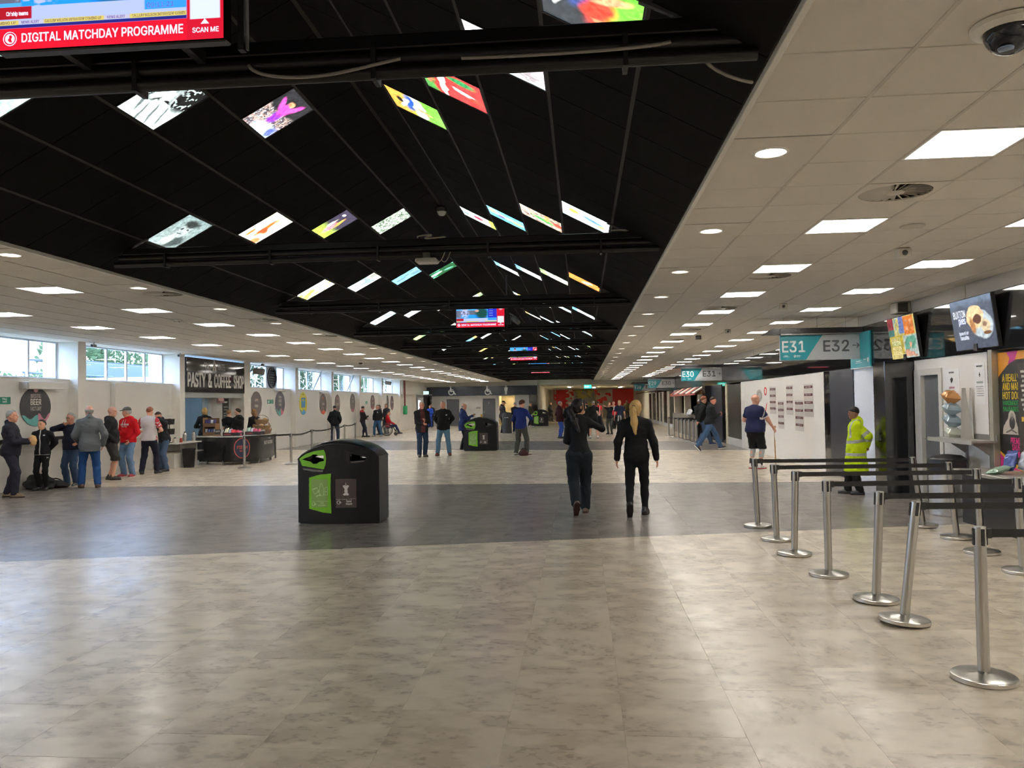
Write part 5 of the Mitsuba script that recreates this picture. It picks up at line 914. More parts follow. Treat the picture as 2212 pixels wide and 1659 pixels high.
crisp('navy', (5.3, 10.42, 0.88), (0.2, -1, 0.1), (0.3, 0.1, 1), 'blue and silver crisp bag standing on the black counter at the right border', 0.18, 0.24, 0.11, 11); crisp('silver', (5.4, 10.28, 0.9), (0, -1, -0.1), (0.3, -0.1, 1), 'silver crisp bag behind the blue one at the right border', 0.18, 0.24, 0.11, 12); crisp('green', (5.15, 10.4, 0.77), (0.2, -1, 0.15), (1, 0.1, 0.3), 'pale green snack packet lying on the black counter at the right border', 0.2, 0.24, 0.08, 13)
t = thing('wall_sign', 'teal wall panel with small white crests above the white panel beside the E31 sign', 'sign')
put(t, box(WR - 0.06, WR - 0.025, 15.75, 16.85, 2.29, 2.98, 0.004), TEAL); wp = lambda g: place(prism(g, 0.003), (WR - 0.061, 16.85, 2.31), (0, -1, 0), (0, 0, 1))
part(t, 'crest', wp(Polygon([(0.95, 0.16), (0.95, 0.11), (1.0, 0.06), (1.05, 0.11), (1.05, 0.16)])), M('e8ecec', 0.5)); part(t, 'small_print', wp(sbox(0.35, 0.1, 0.6, 0.115)), M('d5e2e2', 0.5)); part(t, 'small_print', wp(sbox(0.3, 0.07, 0.66, 0.08)), M('d5e2e2', 0.5)); part(t, 'small_print', wp(sbox(0.75, 0.12, 0.9, 0.14)), M('d5e2e2', 0.5)); part(t, 'bottom_edge', box(WR - 0.062, WR - 0.024, 15.75, 16.85, 2.275, 2.292), M('e9eef0', 0.4))
# score sheets and crest on the white wall
t = thing('wall_crest', 'round silver wall crest with a red oval beside it, behind the bald man', 'emblem')
pw = lambda g, d=0.003: place(prism(g, d), (WR - 0.001, 25.6, 1.6), (0, -1, 0), (0, 0, 1))
put(t, pw(oval(0.42, 0.2, 36, (0.0, 0.2))), M('bdb6ae', 0.45)); part(t, 'shading', pw(oval(0.3, 0.14, 30, (0.05, 0.2)).difference(oval(0.2, 0.09, 30, (0.05, 0.2))), 0.004), M('a39b93', 0.5)); part(t, 'numeral', pw(oval(0.17, 0.13, 30, (0.85, 0.33)).difference(oval(0.1, 0.085, 30, (0.85, 0.33))), 0.004), M('b5303a', 0.5)); part(t, 'tail', pw(Polygon([(0.75, -0.35), (0.95, -0.05), (1.05, -0.02), (0.9, -0.25)]), 0.004), M('c0464c', 0.5))  # crest disc with a darker oval ring on it
for i, (y0, y1, z0, z1) in enumerate(((23.45, 24.2, 1.26, 2.05), (22.56, 23.24, 0.86, 1.64), (21.6, 22.29, 1.26, 2.06), (20.62, 21.42, 0.86, 1.65), (19.75, 20.56, 1.24, 2.05))):
    t = thing('plastic_wallet_strip', f'wallet strip with dark red slips on the white wall, {ORD[i]} from the bald man', 'notice', 'strips of clear wallets on the white wall')
    sheet(t, y0, y1, z0, z1, M('d3cdc8', 0.15), 0.006)
    for k in range(4):
        z = z1 - 0.075 - k * (z1 - z0 - 0.12) / 3.6
        s = sheet(t, y0 + 0.05, y1 - 0.05, z - 0.03, z + 0.03, M('4d2427', 0.3), 0.009, name='slip')
        part(s, 'lettering', place(text(('GATE 31', 'BLOCK E', 'ROW 12', 'KIOSK')[k] if False else 'IIIIIIII', 0.03, width=(y1 - y0) * 0.6, bold=False), (WR - 0.0092, (y0 + y1) / 2, z - 0.015), (0, -1, 0), (0, 0, 1)), M('cfc4c0', 0.5))
# striped kiosk beyond E30
t = thing('awning_kiosk', 'kiosk with red, white and black striped awning beyond the E30 sign', 'kiosk')
part(t, 'counter', box(5.1, WR + 0.2, 36.4, 45.5, 0, 1.0), M('6a645c', 0.5)); part(t, 'back_wall', box(WR + 0.9, WR + 1.0, 35.7, 45.8, 0, 2.4), M('7d5a34', 0.6))
for i, y in enumerate(np.arange(35.9, 45.4, 0.8)): part(t, 'awning_stripe', place(prism([(0, 0), (0.45, 0.28), (0.45, 0.34), (0, 0.06)], 0.78), (5.0, y + 0.78, 1.98), (1, 0, 0), (0, 0, 1)), M(('e2d8cc', '15110f', 'b5443a')[i % 3], 0.6))
part(t, 'red_rail', box(4.98, 5.03, 35.8, 45.6, 1.92, 2.0), M('8c3b33', 0.5))
for y in (36.0, 40.8, 45.2): part(t, 'cream_column', box(5.2, 5.5, y, y + 0.4, 1.0, 1.95), M('d9cfb8', 0.6))
for i in range(3): part(t, 'picture', box(WR + 0.87, WR + 0.9, 37 + 2.6 * i, 38.6 + 2.6 * i, 1.1, 1.9), M(('5b3a1f', '3a2a1c', '6b4426')[i], 0.5))
t = thing('snack_display', 'silver wrapped snacks heaped on the striped kiosk counter beside the bald man', 'snack display')
for i in range(5): part(t, 'bag', place(snack_bag(0.25, 0.3, 0.1, 40 + i), (5.0, 37.2 + 0.25 * i, 1.1 + 0.05 * (i % 2)), (0, -1, 0.2 * (i % 3 - 1)), (0.5, 0.1, 1)), FOIL['silver'], True)
part(t, 'tray', box(4.85, 5.15, 37.0, 38.6, 1.0, 1.04), M('a7a49f', 0.4))
# ---------------------------------------------------------------- window wall: drinking shelf, signs, boxes
t = thing('drinking_shelf', 'black drinking shelf along the white wall behind the boy', 'shelf')
put(t, box(LOW + 0.001, LOW + 0.26, 13.3, 17.86, 1.06, 1.10, 0.006), M('151414', 0.35)); part(t, 'edge_rail', box(LOW + 0.26, LOW + 0.275, 13.3, 17.86, 1.04, 1.105, 0.003), M('0e0e0e', 0.3))
for y in (13.6, 15.4, 17.2): part(t, 'bracket', place(prism([(0, 0), (0.22, 0), (0, -0.22)], 0.03), (LOW, y + 0.03, 1.06), (1, 0, 0), (0, 0, 1)), M('222', 0.5) if False else M('222222', 0.5))
t = thing('drink_bottle', 'plastic cola bottle with a red and white label standing on the black drinking shelf', 'bottle')
put(t, lathe([(0, 1.10), (0.03, 1.10), (0.033, 1.12), (0.033, 1.25), (0.012, 1.31), (0.012, 1.325), (0, 1.325)], 20, (-11.9, 15.89, 0)), M('d9d4cc', 0.15), 40); part(t, 'label', lathe([(0.0337, 1.15), (0.0337, 1.215)], 20, (-11.9, 15.89, 0)), M('a83a35', 0.4)); part(t, 'cap', lathe([(0.014, 1.322), (0.014, 1.342), (0, 1.342)], 14, (-11.9, 15.89, 0)), M('1c1c1e', 0.4))
LW = lambda m, y, z, d=0.0: place(m, (LOW + 0.001 + d, y, z), (0, 1, 0), (0, 0, 1))
def oval_sign(y, z, rx, ry, label, main, low=None, low2=None, lines=(), frame_c=None, zcut=2.36, ycut=None):
    t = thing('oval_sign', label, 'sign', 'oval beer signs on the window wall')
    clip = sbox(-2, -2, 2, zcut - z) if ycut is None else sbox(ycut - y, -2, 2, zcut - z)
    g = oval(rx, ry, 48).intersection(clip)
    put(t, LW(prism(g, 0.012), y, z), M(main, 0.45))
    if frame_c: part(t, 'inner_panel', LW(prism(sbox(-rx * 0.5, -ry * 0.35, rx * 0.5, ry * 0.5), 0.002), y, z, 0.0125), M(frame_c, 0.45))
    if low:
        wave = Polygon([(-rx, -ry * 1.1)] + [(x, -ry * (0.62 if not low2 else 0.52) + 0.09 * math.sin(x * 14 + 1) * ry * 1.2) for x in np.linspace(-rx, rx if not low2 else rx * 0.15, 18)] + [(rx if not low2 else rx * 0.15, -ry * 1.1)])
        part(t, 'lower_colour', LW(prism(g.buffer(-0.004).intersection(wave), 0.002), y, z, 0.0125), M(low, 0.45))
    if low2:
        wave2 = Polygon([(rx * 0.15, -ry * 1.1)] + [(x, -ry * 0.48 + 0.07 * math.sin(x * 17)) for x in np.linspace(rx * 0.15, rx, 10)] + [(rx, -ry * 1.1)])
        part(t, 'lower_colour', LW(prism(g.buffer(-0.004).intersection(wave2), 0.002), y, z, 0.0125), M(low2, 0.45))
    for s, dz, h, w, c in lines: part(t, 'lettering', LW(text(s, h, width=w), y, z + dz, 0.0125), M(c, 0.5))
    return t
CRM = 'd9d2c8'
o = oval_sign(16.7, 1.78, 0.5, 0.43, 'large black oval sign reading BRISTOL BEER FACTORY with teal and pink base', '2b2a2f', '5fa5a0', 'c47a93', (('BRISTOL', 0.20, 0.085, 0.34, 'b9a9a8'), ('BEER', 0.045, 0.13, 0.35, 'e0d8cf'), ('FACTORY', -0.08, 0.085, 0.35, 'b9b0a8')), zcut=2.19)
part(o, 'emblem', LW(prism(oval(0.085, 0.1, 20, (0, 0.42)).intersection(sbox(-1, -1, 1, 0.405)), 0.002), 16.7, 1.78, 0.0125), M('c9929a', 0.5))
oval_sign(28.75, 1.82, 0.5, 0.46, 'brown oval sign half hidden by the pillar right of the pasty sign', '5c504f', None, None, (('GATE', 0.1, 0.08, 0.3, 'c9b0a8'), ('CIDER', -0.12, 0.08, 0.3, CRM)), ycut=28.3)
oval_sign(31.1, 1.82, 0.5, 0.49, 'grey oval sign with teal and pink base under the round ventilator', '4a4752', '4f8f86', 'bf5f74', (('BRISTOL', 0.22, 0.08, 0.3, CRM), ('BEER', 0.06, 0.11, 0.3, CRM), ('FACTORY', -0.08, 0.08, 0.3, CRM)))
oval_sign(33.77, 1.82, 0.48, 0.5, 'bright yellow oval sign with a blue panel', 'd9cc2f', '4a9fc4', None, (('LAGER', 0.1, 0.1, 0.3, 'e8dc50'), ('GATE', 0.36, 0.06, 0.2, '6a8a30')), frame_c='3f8fb4')
oval_sign(36.45, 1.78, 0.49, 0.48, 'brown oval sign with an orange tip, left of the man in the black cap', '554a48', 'd2573b', None, (('GATE', 0.22, 0.09, 0.2, 'c5643f'), ('BITTER', -0.04, 0.09, 0.3, CRM), ('ALE', -0.2, 0.06, 0.15, CRM)))
oval_sign(38.65, 1.8, 0.4, 0.46, 'brown oval sign right behind the man in the black cap', '5b4a48', None, None, (('GATE', 0.2, 0.1, 0.25, 'a55c50'), ('CIDER', -0.08, 0.09, 0.3, CRM)))
oval_sign(41.3, 1.84, 0.46, 0.49, 'dark grey oval sign with a tall pale centre, left of the group at the wall', '4f4846', '8a5560', None, (('B', 0.2, 0.12, 0.1, CRM), ('BEER', 0.0, 0.12, 0.24, 'a8b0a4')))
oval_sign(45.35, 1.87, 0.46, 0.42, 'dark red oval sign above the group of three at the wall', '5a4244', '8a3b36', None, (('GATE', 0.15, 0.08, 0.2, CRM), ('CIDER', -0.08, 0.08, 0.24, CRM)))
oval_sign(50.1, 1.82, 0.42, 0.46, 'farthest dark oval sign near the red pipe', '55474a', '7a5058', None, (('BEER', 0.0, 0.11, 0.2, CRM),))
oval_sign(48.9, 1.85, 0.3, 0.45, 'thin dark oval sign beside the far pillar above the wheelchair', '3b3a36', None, None, (('ALE', 0.0, 0.08, 0.16, CRM),), ycut=48.75)
for y0, y1, z0, z1, d, lab in ((16.2, 17.42, 2.17, 2.33, 0.22, 'long white heater box above the large BRISTOL BEER FACTORY sign'), (30.5, 31.6, 2.31, 2.39, 0.16, 'thin white box above the grey oval sign under the round ventilator'), (36.0, 36.9, 2.27, 2.36, 0.14, 'thin white box above the brown oval sign with the orange tip')):
    t = thing('wall_box', lab, 'box'); put(t, box(LOW + 0.001, LOW + d, y0, y1, z0, z1, 0.008), M('e3dfd8', 0.5)); part(t, 'end_cap', box(LOW + 0.001, LOW + d - 0.02, y0 - 0.02, y0, z0 + 0.01, z1 - 0.01), M('a8a49e', 0.6))
for y0, y1, d in ((18.18, 19.5, 0.0), (19.55, 20.05, 0.12), (20.12, 22.38, 0.05)):
    if d: part('wall_left', 'casing_panel', box(LOW + 0.001, LOW + d, y0, y1, 0.9, 2.38, 0.006), M('dedad2', 0.55))
part('wall_left', 'cable_duct', box(LOW + 0.001, LOW + 0.06, 20.05, 20.12, 0.9, 2.37), M('8f8d8a', 0.6))
def exit_sign(y, z, label, words=('Fire', 'exit'), w=0.32):
    t = thing('exit_sign', label, 'sign'); put(t, LW(prism(sbox(-w, -0.075, w, 0.075), 0.008), y, z), M('17705a', 0.5))
    part(t, 'pictogram', LW(cat(prism(sbox(-w * 0.86, -0.05, -w * 0.5, 0.05).difference(oval(0.018, 0.018, 12, (-w * 0.66, 0.03))), 0.001), prism(sbox(-w * 0.4, -0.05, -w * 0.25, 0.05), 0.001)), y, z, 0.0085), M('dfe8e2', 0.5))
    for i, s in enumerate(words): part(t, 'lettering', LW(text(s, 0.042, width=0.12), y + w * 0.45, z + 0.012 - 0.055 * i, 0.0085), M('dfe8e2', 0.5))
exit_sign(15.6, 1.92, 'green and white fire exit sign on the wall at the left border'); exit_sign(30.1, 1.90, 'small green fire exit sign between two oval signs beside the pasty shop', w=0.3); exit_sign(44.0, 1.84, 'tiny dark exit sign left of the red oval sign above the wall group', w=0.2)
# ventilator, cameras and speakers high on the wall
t = thing('wall_ventilator', 'round black ventilator in a white panel filling part of the window past the pasty sign', 'ventilator')
put(t, box(WIN + 0.02, WIN + 0.06, 30.35, 31.45, 2.43, 3.29, 0.005), M('d6dbe2', 0.5)); g = prism(oval(0.44, 0.42, 40).difference(oval(0.36, 0.34, 40)), 0.05); fw = lambda m, d: place(m, (WIN + 0.06 + d, 30.9, 2.86), (0, 1, 0), (0, 0, 1))
part(t, 'ring', fw(g, 0), M('1d1c1e', 0.4)); part(t, 'grille', fw(cat(*[prism(sbox(-0.33, -0.3 + 0.1 * i, 0.33, -0.27 + 0.1 * i).intersection(oval(0.36, 0.34, 30)), 0.02) for i in range(7)]), 0.01), M('2b2a2c', 0.4)); part(t, 'cavity', fw(prism(oval(0.37, 0.35, 30), 0.004), 0), M('0b0b0c', 0.7))
for x, y, z, lab in ((-11.55, 27.75, 2.98, 'grey boxy loudspeaker on a bracket at the corner of the pasty sign'), (-11.55, 47.0, 3.02, 'grey loudspeaker on a bracket in front of the far window')):
    t = thing('wall_speaker', lab, 'speaker'); m = move(box(-0.18, 0.18, -0.11, 0.11, -0.22, 0.22, 0.02), (0, 0, 0)); put(t, place(m, (x, y, z), (0.94, 0.3, -0.15), (0.16, 0, 0.98)), M('6f6c68', 0.5))
    part(t, 'grille', place(box(0.18, 0.186, -0.095, 0.095, -0.2, 0.2), (x, y, z), (0.94, 0.3, -0.15), (0.16, 0, 0.98)), M('494744', 0.7)); part(t, 'bracket', tube([(FIN, y, z + 0.05), (x - 0.1, y, z + 0.05)], 0.02, 8), M('55524e', 0.5))
for x, y, lab in ((-11.6, 18.1, 'small grey camera under the ceiling above the first wall pillar'), (-11.6, 22.2, 'small grey camera under the ceiling left of the pasty sign'), (-11.5, 28.0, 'tiny camera under the ceiling right of the pasty sign')):
    t = thing('wall_camera', lab, 'camera'); put(t, box(x - 0.04, x + 0.04, y - 0.09, y + 0.05, ZC - 0.12, ZC - 0.05, 0.01), M('8f8d8a', 0.4)); part(t, 'stem', cyl((x, y, ZC - 0.06), (x, y, ZC), 0.012, n=8), M('9a9894', 0.4)); part(t, 'lens', cyl((x, y - 0.1, ZC - 0.085), (x, y - 0.09, ZC - 0.085), 0.022, n=12), M('1a1a1c', 0.2))
for y, lab in ((35.6, 'slanted white roof strut across the window above the brown and yellow ovals'), (40.9, 'slanted pale strut across the window left of the group at the wall')):
    t = thing('roof_strut', lab, 'strut'); put(t, tube([(WIN + 0.12, y, 2.42), (WIN + 0.3, y + 0.75, ZC)], 0.035, 10), M('c9d3e6', 0.5), 60); part(t, 'foot_plate', box(WIN + 0.03, WIN + 0.2, y - 0.08, y + 0.08, 2.425, 2.445), M('b9c2d2', 0.5))
t = thing('riser_pipe', 'dark red riser pipe with a green box at its foot on the far window wall', 'pipe')
put(t, cyl((FIN + 0.12, 52.3, 1.5), (FIN + 0.12, 52.3, ZC), 0.05, n=12), M('6d2f33', 0.5), 40); part(t, 'green_box', box(FIN + 0.051, FIN + 0.22, 52.0, 52.6, 1.05, 1.62, 0.02), M('1f8a55', 0.45))
# coffee side shelf with flasks and cups
t = thing('coffee_shelf', 'white coffee shelf on a boxed leg left of the black counter', 'shelf')
put(t, box(-12.07, -11.35, 21.5, 23.0, 0.68, 0.72, 0.006), M('d6d2ca', 0.45)); part(t, 'upright', box(-12.07, -11.5, 22.95, 23.01, 0.3, 0.68), M('b9b6b0', 0.5)); part(t, 'base_box', box(-12.07, -11.45, 21.55, 22.9, 0.0, 0.42), M('cfcbc3', 0.5)); part(t, 'low_board', box(-12.07, -11.3, 22.3, 23.0, 0.42, 0.45), M('8f8c86', 0.5))
for i, (x, y) in enumerate(((-11.6, 22.45), (-11.55, 22.9))):
    t = thing('coffee_flask', ('steel coffee flask on the coffee shelf, left one of two', 'steel coffee flask beside the pillar, right one of two')[i], 'flask', 'coffee flasks')
    put(t, lathe([(0, 0.72), (0.062, 0.72), (0.065, 0.74), (0.06, 0.92), (0.035, 0.97), (0.04, 0.99), (0, 0.995)], 24, (x, y, 0)), M('c9c8c5', 0.22, 1.0), 40); part(t, 'handle', tube([(x, y - 0.06, 0.92), (x, y - 0.11, 0.9), (x, y - 0.11, 0.8), (x, y - 0.06, 0.76)], 0.009, 8), M('4a4946', 0.4)); part(t, 'lid', lathe([(0.03, 0.985), (0.025, 1.01), (0, 1.012)], 16, (x, y, 0)), M('262524', 0.4))
t = thing('cup_rack', 'black tiered rack of paper cups on the coffee shelf behind the leaning man', 'rack')
for z in (0.96, 1.24): part(t, 'basket', lathe([(0.0, z), (0.13, z), (0.15, z + 0.16), (0.14, z + 0.16), (0.12, z + 0.02)], 20, (-11.75, 21.85, 0)), M('141414', 0.5), 40)
part(t, 'pole', cyl((-11.75, 21.85, 0.72), (-11.75, 21.85, 1.46), 0.014, n=8), M('1a1a1a', 0.4)); part(t, 'lids', lathe([(0.0, 1.41), (0.1, 1.41), (0.105, 1.46), (0, 1.47)], 18, (-11.75, 21.85, 0)), M('e5e1da', 0.5)); part(t, 'foot', lathe([(0.0, 0.72), (0.12, 0.72), (0.12, 0.735), (0, 0.74)], 20, (-11.75, 21.85, 0)), M('1a1a1a', 0.4))
for i, (dx, dy, c, lab) in enumerate(((0.0, -0.12, 'c9b7a0', 'tan sugar jar at the foot of the black cup rack'), (0.12, 0.05, '8a3a2f', 'red sauce bottle at the foot of the black cup rack'), (0.08, -0.22, 'd8d2c6', 'white cup stack at the foot of the black cup rack'))):
    t = thing('condiment', lab, 'jar'); x, y = -11.55 + dx, 21.85 + dy; put(t, lathe([(0, 0.72), (0.04, 0.72), (0.042, 0.82), (0.025, 0.85), (0, 0.85)], 16, (x, y, 0)), M(c, 0.4), 40); part(t, 'lid', lathe([(0.027, 0.85), (0.027, 0.88), (0, 0.88)], 14, (x, y, 0)), M('efe9df' if i != 2 else '4a4540', 0.4))

# ---------------------------------------------------------------- the pasty and coffee shop
t = thing('shop_sign', 'glossy black shop sign THE GATE PASTY & COFFEE SHOP over the counter', 'sign')
put(t, box(FIN - 0.05, FIN + 0.02, SH0, SH1, 2.19, 3.25, 0.004), M('1b1a1b', 0.08))
fs = lambda m, y, z: place(m, (FIN + 0.021, y, z), (0, 1, 0), (0, 0, 1))
WTX = M('e9e6e1', 0.5)
part(t, 'lettering', fs(text('THE', 0.20, width=0.42), 24.35, 2.93), M('8f8c89', 0.5)); part(t, 'lettering', fs(text('GATE', 0.20, width=0.5), 25.35, 2.93), M('8f8c89', 0.5))
for s, y, w in (('PASTY', 23.64, 1.14), ('&', 24.52, 0.27), ('COFFEE', 25.42, 1.2), ('SHOP', 26.66, 0.82)):
    part(t, 'lettering', fs(text(s, 0.42, width=w, depth=0.02), y, 2.36), WTX)
part(t, 'church_emblem', fs(prism(Polygon([(-0.13, 0), (-0.13, 0.12), (-0.06, 0.18), (-0.05, 0.28), (0, 0.42), (0.05, 0.28), (0.06, 0.18), (0.13, 0.12), (0.13, 0)]).difference(sbox(-0.03, 0.0, 0.03, 0.09)), 0.004), 24.85, 2.88), M('a5a29e', 0.5))
cf = np.array([(-11.62, 23.16), (-11.05, 22.92), (-10.54, 22.74), (-10.15, 22.78), (-9.9, 23.0), (-9.78, 23.4), (-9.78, 23.9), (-9.86, 24.6), (-10.05, 25.4)])
from scipy.interpolate import CubicSpline as _CS
cf = _CS(np.arange(len(cf)), cf)(np.linspace(0, len(cf) - 1, 41))
dcf = np.gradient(cf, axis=0); nr = np.stack([dcf[:, 1], -dcf[:, 0]], 1); nr /= np.linalg.norm(nr, axis=1)[:, None]
shape = Polygon(np.vstack([cf, (cf - nr * 0.5)[::-1]])).buffer(0)
t = thing('pasty_counter', 'curved black serving counter on castors under the pasty shop sign', 'counter')
put(t, move(prism(shape, 0.68), (0, 0, 0.13)), M('101113', 0.3), 30); part(t, 'worktop', move(prism(shape.buffer(0.03), 0.035), (0, 0, 0.815)), M('c4c2bd', 0.3, 0.3)); part(t, 'kick_shadow_board', move(prism(shape.buffer(-0.06), 0.05), (0, 0, 0.08)), M('1c1c1d', 0.6))  # low dark board set back under the counter body
for i in (3, 9, 18, 27, 37):
    p = cf[i] - nr[i] * 0.08; part(t, 'castor', cat(cyl((p[0] - 0.02, p[1], 0.045), (p[0] + 0.02, p[1], 0.045), 0.045, n=14), box(p[0] - 0.03, p[0] + 0.03, p[1] - 0.02, p[1] + 0.02, 0.06, 0.13)), M('8d8b88', 0.4, 0.5))
part(t, 'end_post', cyl((cf[-1][0] + 0.02, cf[-1][1], 0.02), (cf[-1][0] + 0.02, cf[-1][1], 0.85), 0.025, n=10), M('6f6d6a', 0.35, 0.6))
S_ = np.r_[0, np.cumsum(np.linalg.norm(np.diff(cf, axis=0), axis=1))]
def on_front(m, s0, z, off=0.003):
    v, f = vf(m); v, f = trimesh.remesh.subdivide_to_size(v, f, 0.12); s = s0 + v[:, 0]
    return np.c_[np.interp(s, S_, cf[:, 0]) + np.interp(s, S_, nr[:, 0]) * (off + v[:, 2]), np.interp(s, S_, cf[:, 1]) + np.interp(s, S_, nr[:, 1]) * (off + v[:, 2]), z + v[:, 1]], f
sc = S_[np.argmin(np.abs(cf[:, 0] + 10.03) + (cf[:, 1] > 23.2) * 9)]
b = part(t, 'badge', on_front(prism(oval(0.235, 0.3, 40), 0.004), sc, 0.49), M('16233a', 0.4)); part(b, 'ring', on_front(prism(oval(0.24, 0.305, 40).difference(oval(0.215, 0.28, 40)), 0.006), sc, 0.49), M('b0453f', 0.4))
part(b, 'lettering', on_front(text('PIETH', 0.09, width=0.3), sc, 0.47, 0.008), M('c0503f', 0.5)); part(b, 'lettering', on_front(text('GATE', 0.055, width=0.16), sc, 0.385, 0.008), M('a8443c', 0.5))
sw = S_[np.argmin(np.abs(cf[:, 1] - 24.35))]
part(t, 'lettering', on_front(text('HOT & COLD', 0.1, width=0.95), sw, 0.55), M('c9c6c2', 0.5)); part(t, 'lettering', on_front(text('GATE', 0.05, width=0.3), sw + 0.1, 0.7), M('9b9894', 0.5))
# goods on the counter
WOOD, WOODD = M('7b5a3d', 0.6), M('5f4530', 0.6)
t = thing('crisp_tower', 'wooden two-tier crisp crate on the pasty counter', 'crate')
bx_, by_ = -11.27, 23.45
put(t, box(bx_ - 0.2, bx_ - 0.18, by_ - 0.15, by_ + 0.15, 0.85, 1.4), WOOD); part(t, 'side', box(bx_ + 0.18, bx_ + 0.2, by_ - 0.15, by_ + 0.15, 0.85, 1.22), WOOD)
for z in (0.85, 1.12): part(t, 'tier', cat(box(bx_ - 0.19, bx_ + 0.19, by_ - 0.15, by_ + 0.15, z, z + 0.015), box(bx_ - 0.19, bx_ + 0.19, by_ - 0.16, by_ - 0.145, z, z + 0.11)), WOODD)
part(t, 'back', box(bx_ - 0.19, bx_ + 0.19, by_ + 0.13, by_ + 0.15, 0.85, 1.38), WOODD)
for i in range(8):
    z, c = (1.0, 'navy') if i < 4 else (1.27, 'purple')
    t = thing('snack_bag', f'{"blue" if i < 4 else "dark purple"} crisp packet in the {"lower" if i < 4 else "upper"} tier of the wooden crate, {ORD[i % 4]} from the left', 'snack bag', 'packets in the wooden crate')
    put(t, place(snack_bag(0.085, 0.13, 0.05, 60 + i, 8), (bx_ - 0.135 + 0.09 * (i % 4), by_ - 0.06, z), (1, 0.15, 0), (0, 0.25, 1)), FOIL[c if i % 3 else 'silver'], True)
t = thing('chalk_board', 'small dark price board on the pasty counter in front of the short-haired server', 'board')
put(t, place(box(-0.09, 0.09, 0, 0.2, 0, 0.012, 0.003), (-10.86, 22.98, 0.85), (1, 0, 0), (0, 0.25, 1)), M('2a2523', 0.6)); part(t, 'lettering', place(move(text('MENU', 0.04, width=0.13), (0, 0.12, 0.0125)), (-10.86, 22.98, 0.85), (1, 0, 0), (0, 0.25, 1)), M('c9b9ae', 0.6)); part(t, 'ledge', box(-10.96, -10.76, 22.96, 23.0, 0.85, 0.9), WOOD)
def tray(x, y, label, cols, seed):
    t = thing('sweet_tray', label, 'tray'); put(t, cat(box(x - 0.25, x + 0.25, y - 0.16, y + 0.16, 0.85, 0.865), box(x - 0.25, x + 0.25, y - 0.165, y - 0.15, 0.85, 0.95), box(x - 0.25, x - 0.235, y - 0.16, y + 0.16, 0.85, 0.95), box(x + 0.235, x + 0.25, y - 0.16, y + 0.16, 0.85, 0.95)), M('1f1416', 0.5))
    part(t, 'lettering', place(text('CRISPS', 0.04, width=0.2), (x - 0.1, y - 0.166, 0.88), (1, 0, 0), (0, 0, 1)), M('a03a3a', 0.5)); part(t, 'end_lip', box(x - 0.25, x + 0.25, y + 0.15, y + 0.165, 0.85, 1.0), M('b9b2a4', 0.5))
    for i, c in enumerate(cols):
        g = thing('snack_bag', f'{dict(cream="cream", silver="silver", red="red", pink="pink", green="green")[c]} packet, {ORD[i]} from the left in the {"left" if seed < 100 else "right"} black tray on the pasty counter', 'snack bag', 'packets in the black trays')
        put(g, place(snack_bag(0.13, 0.18, 0.07, seed + i, 8), (x - 0.2 + 0.1 * i, y - 0.02 + 0.04 * (i % 2), 1.0 - 0.02 * i), (1, 0.1 * i, 0.25 - 0.12 * (i % 3)), (0.1 - 0.08 * i, 0.5, 0.9)), FOIL[c], True)
tray(-10.4, 23.05, 'black tray of red and cream packets on the pasty counter behind the round badge', ['cream', 'silver', 'red', 'red', 'pink'], 80); tray(-10.02, 23.75, 'black tray of pink and green packets near the baskets on the pasty counter', ['green', 'silver', 'pink', 'pink'], 120)
WICK = tex_mat('wicker', lambda p, n, uv: mix((0.13, 0.075, 0.035), (0.34, 0.21, 0.1), smoothstep(0.35, 0.65, noise(p.x * 60, p.y * 60, p.z * 130))), 0.7)
def basket(x, y, z, r, h, label, fill, seed):
    t = thing('wicker_basket', label, 'basket', 'wicker baskets on the pasty counter'); put(t, lathe([(0, 0), (r * 0.8, 0), (r, h), (r * 1.04, h + 0.015), (r * 0.96, h + 0.015), (r * 0.78, 0.03), (0, 0.03)], 22, (x, y, z)), WICK, 40); part(t, 'handle', tube([(x + r * math.cos(a), y, z + h + 0.16 * math.sin(a)) for a in np.linspace(0, math.pi, 14)], 0.008, 6), M('5c3d22', 0.6))
    for i, c in enumerate(fill):
        a = i * 2.4; g = thing('wrapped_cake', f'{c[1]} in the {label.split(" on ")[0].split(" at ")[0]}, {ORD[i]} of its filling', 'wrapped cake', 'wrapped cakes in the baskets')
        s = trimesh.creation.icosphere(2, 0.055); v = s.vertices * [1.2, 0.9, 0.7]; v = v * (1 + 0.25 * (meshkit.noise(v * 30, seed + i)[:, None] - 0.5))
        put(g, (v + [x + r * 0.5 * math.cos(a), y + r * 0.5 * math.sin(a), z + h + 0.03], s.faces), M(c[0], 0.35), True)
basket(-10.22, 24.75, 1.16, 0.22, 0.12, 'upper wicker basket on the riser of the pasty counter', [('c9a06a', 'tan wrapped cake'), ('e0d6c8', 'white wrapped cake')], 5)
basket(-10.0, 24.3, 0.98, 0.24, 0.12, 'middle wicker basket on the pasty counter', [('e8e2d6', 'white wrapped cake'), ('e5ddcf', 'pale wrapped cake'), ('d8b48a', 'tan wrapped cake')], 25)
basket(-10.27, 25.18, 0.85, 0.2, 0.1, 'front wicker basket of orange cakes on the pasty counter', [('c9743a', 'orange wrapped cake'), ('e0d2b8', 'cream wrapped cake'), ('b8542f', 'red-orange wrapped cake')], 45)
t = thing('basket_riser', 'stepped wooden riser under the wicker baskets', 'stand'); put(t, box(-10.44, -10.05, 24.55, 24.95, 0.85, 1.155, 0.006), WOOD); part(t, 'lower_step', box(-10.2, -9.83, 24.12, 24.5, 0.85, 0.975, 0.006), WOODD)
t = thing('menu_strip', 'narrow black menu strip on the grey shop wall above the short-haired server', 'menu board')
put(t, box(-12.3, -12.285, 26.42, 26.88, 1.2, 2.1), M('151516', 0.4))
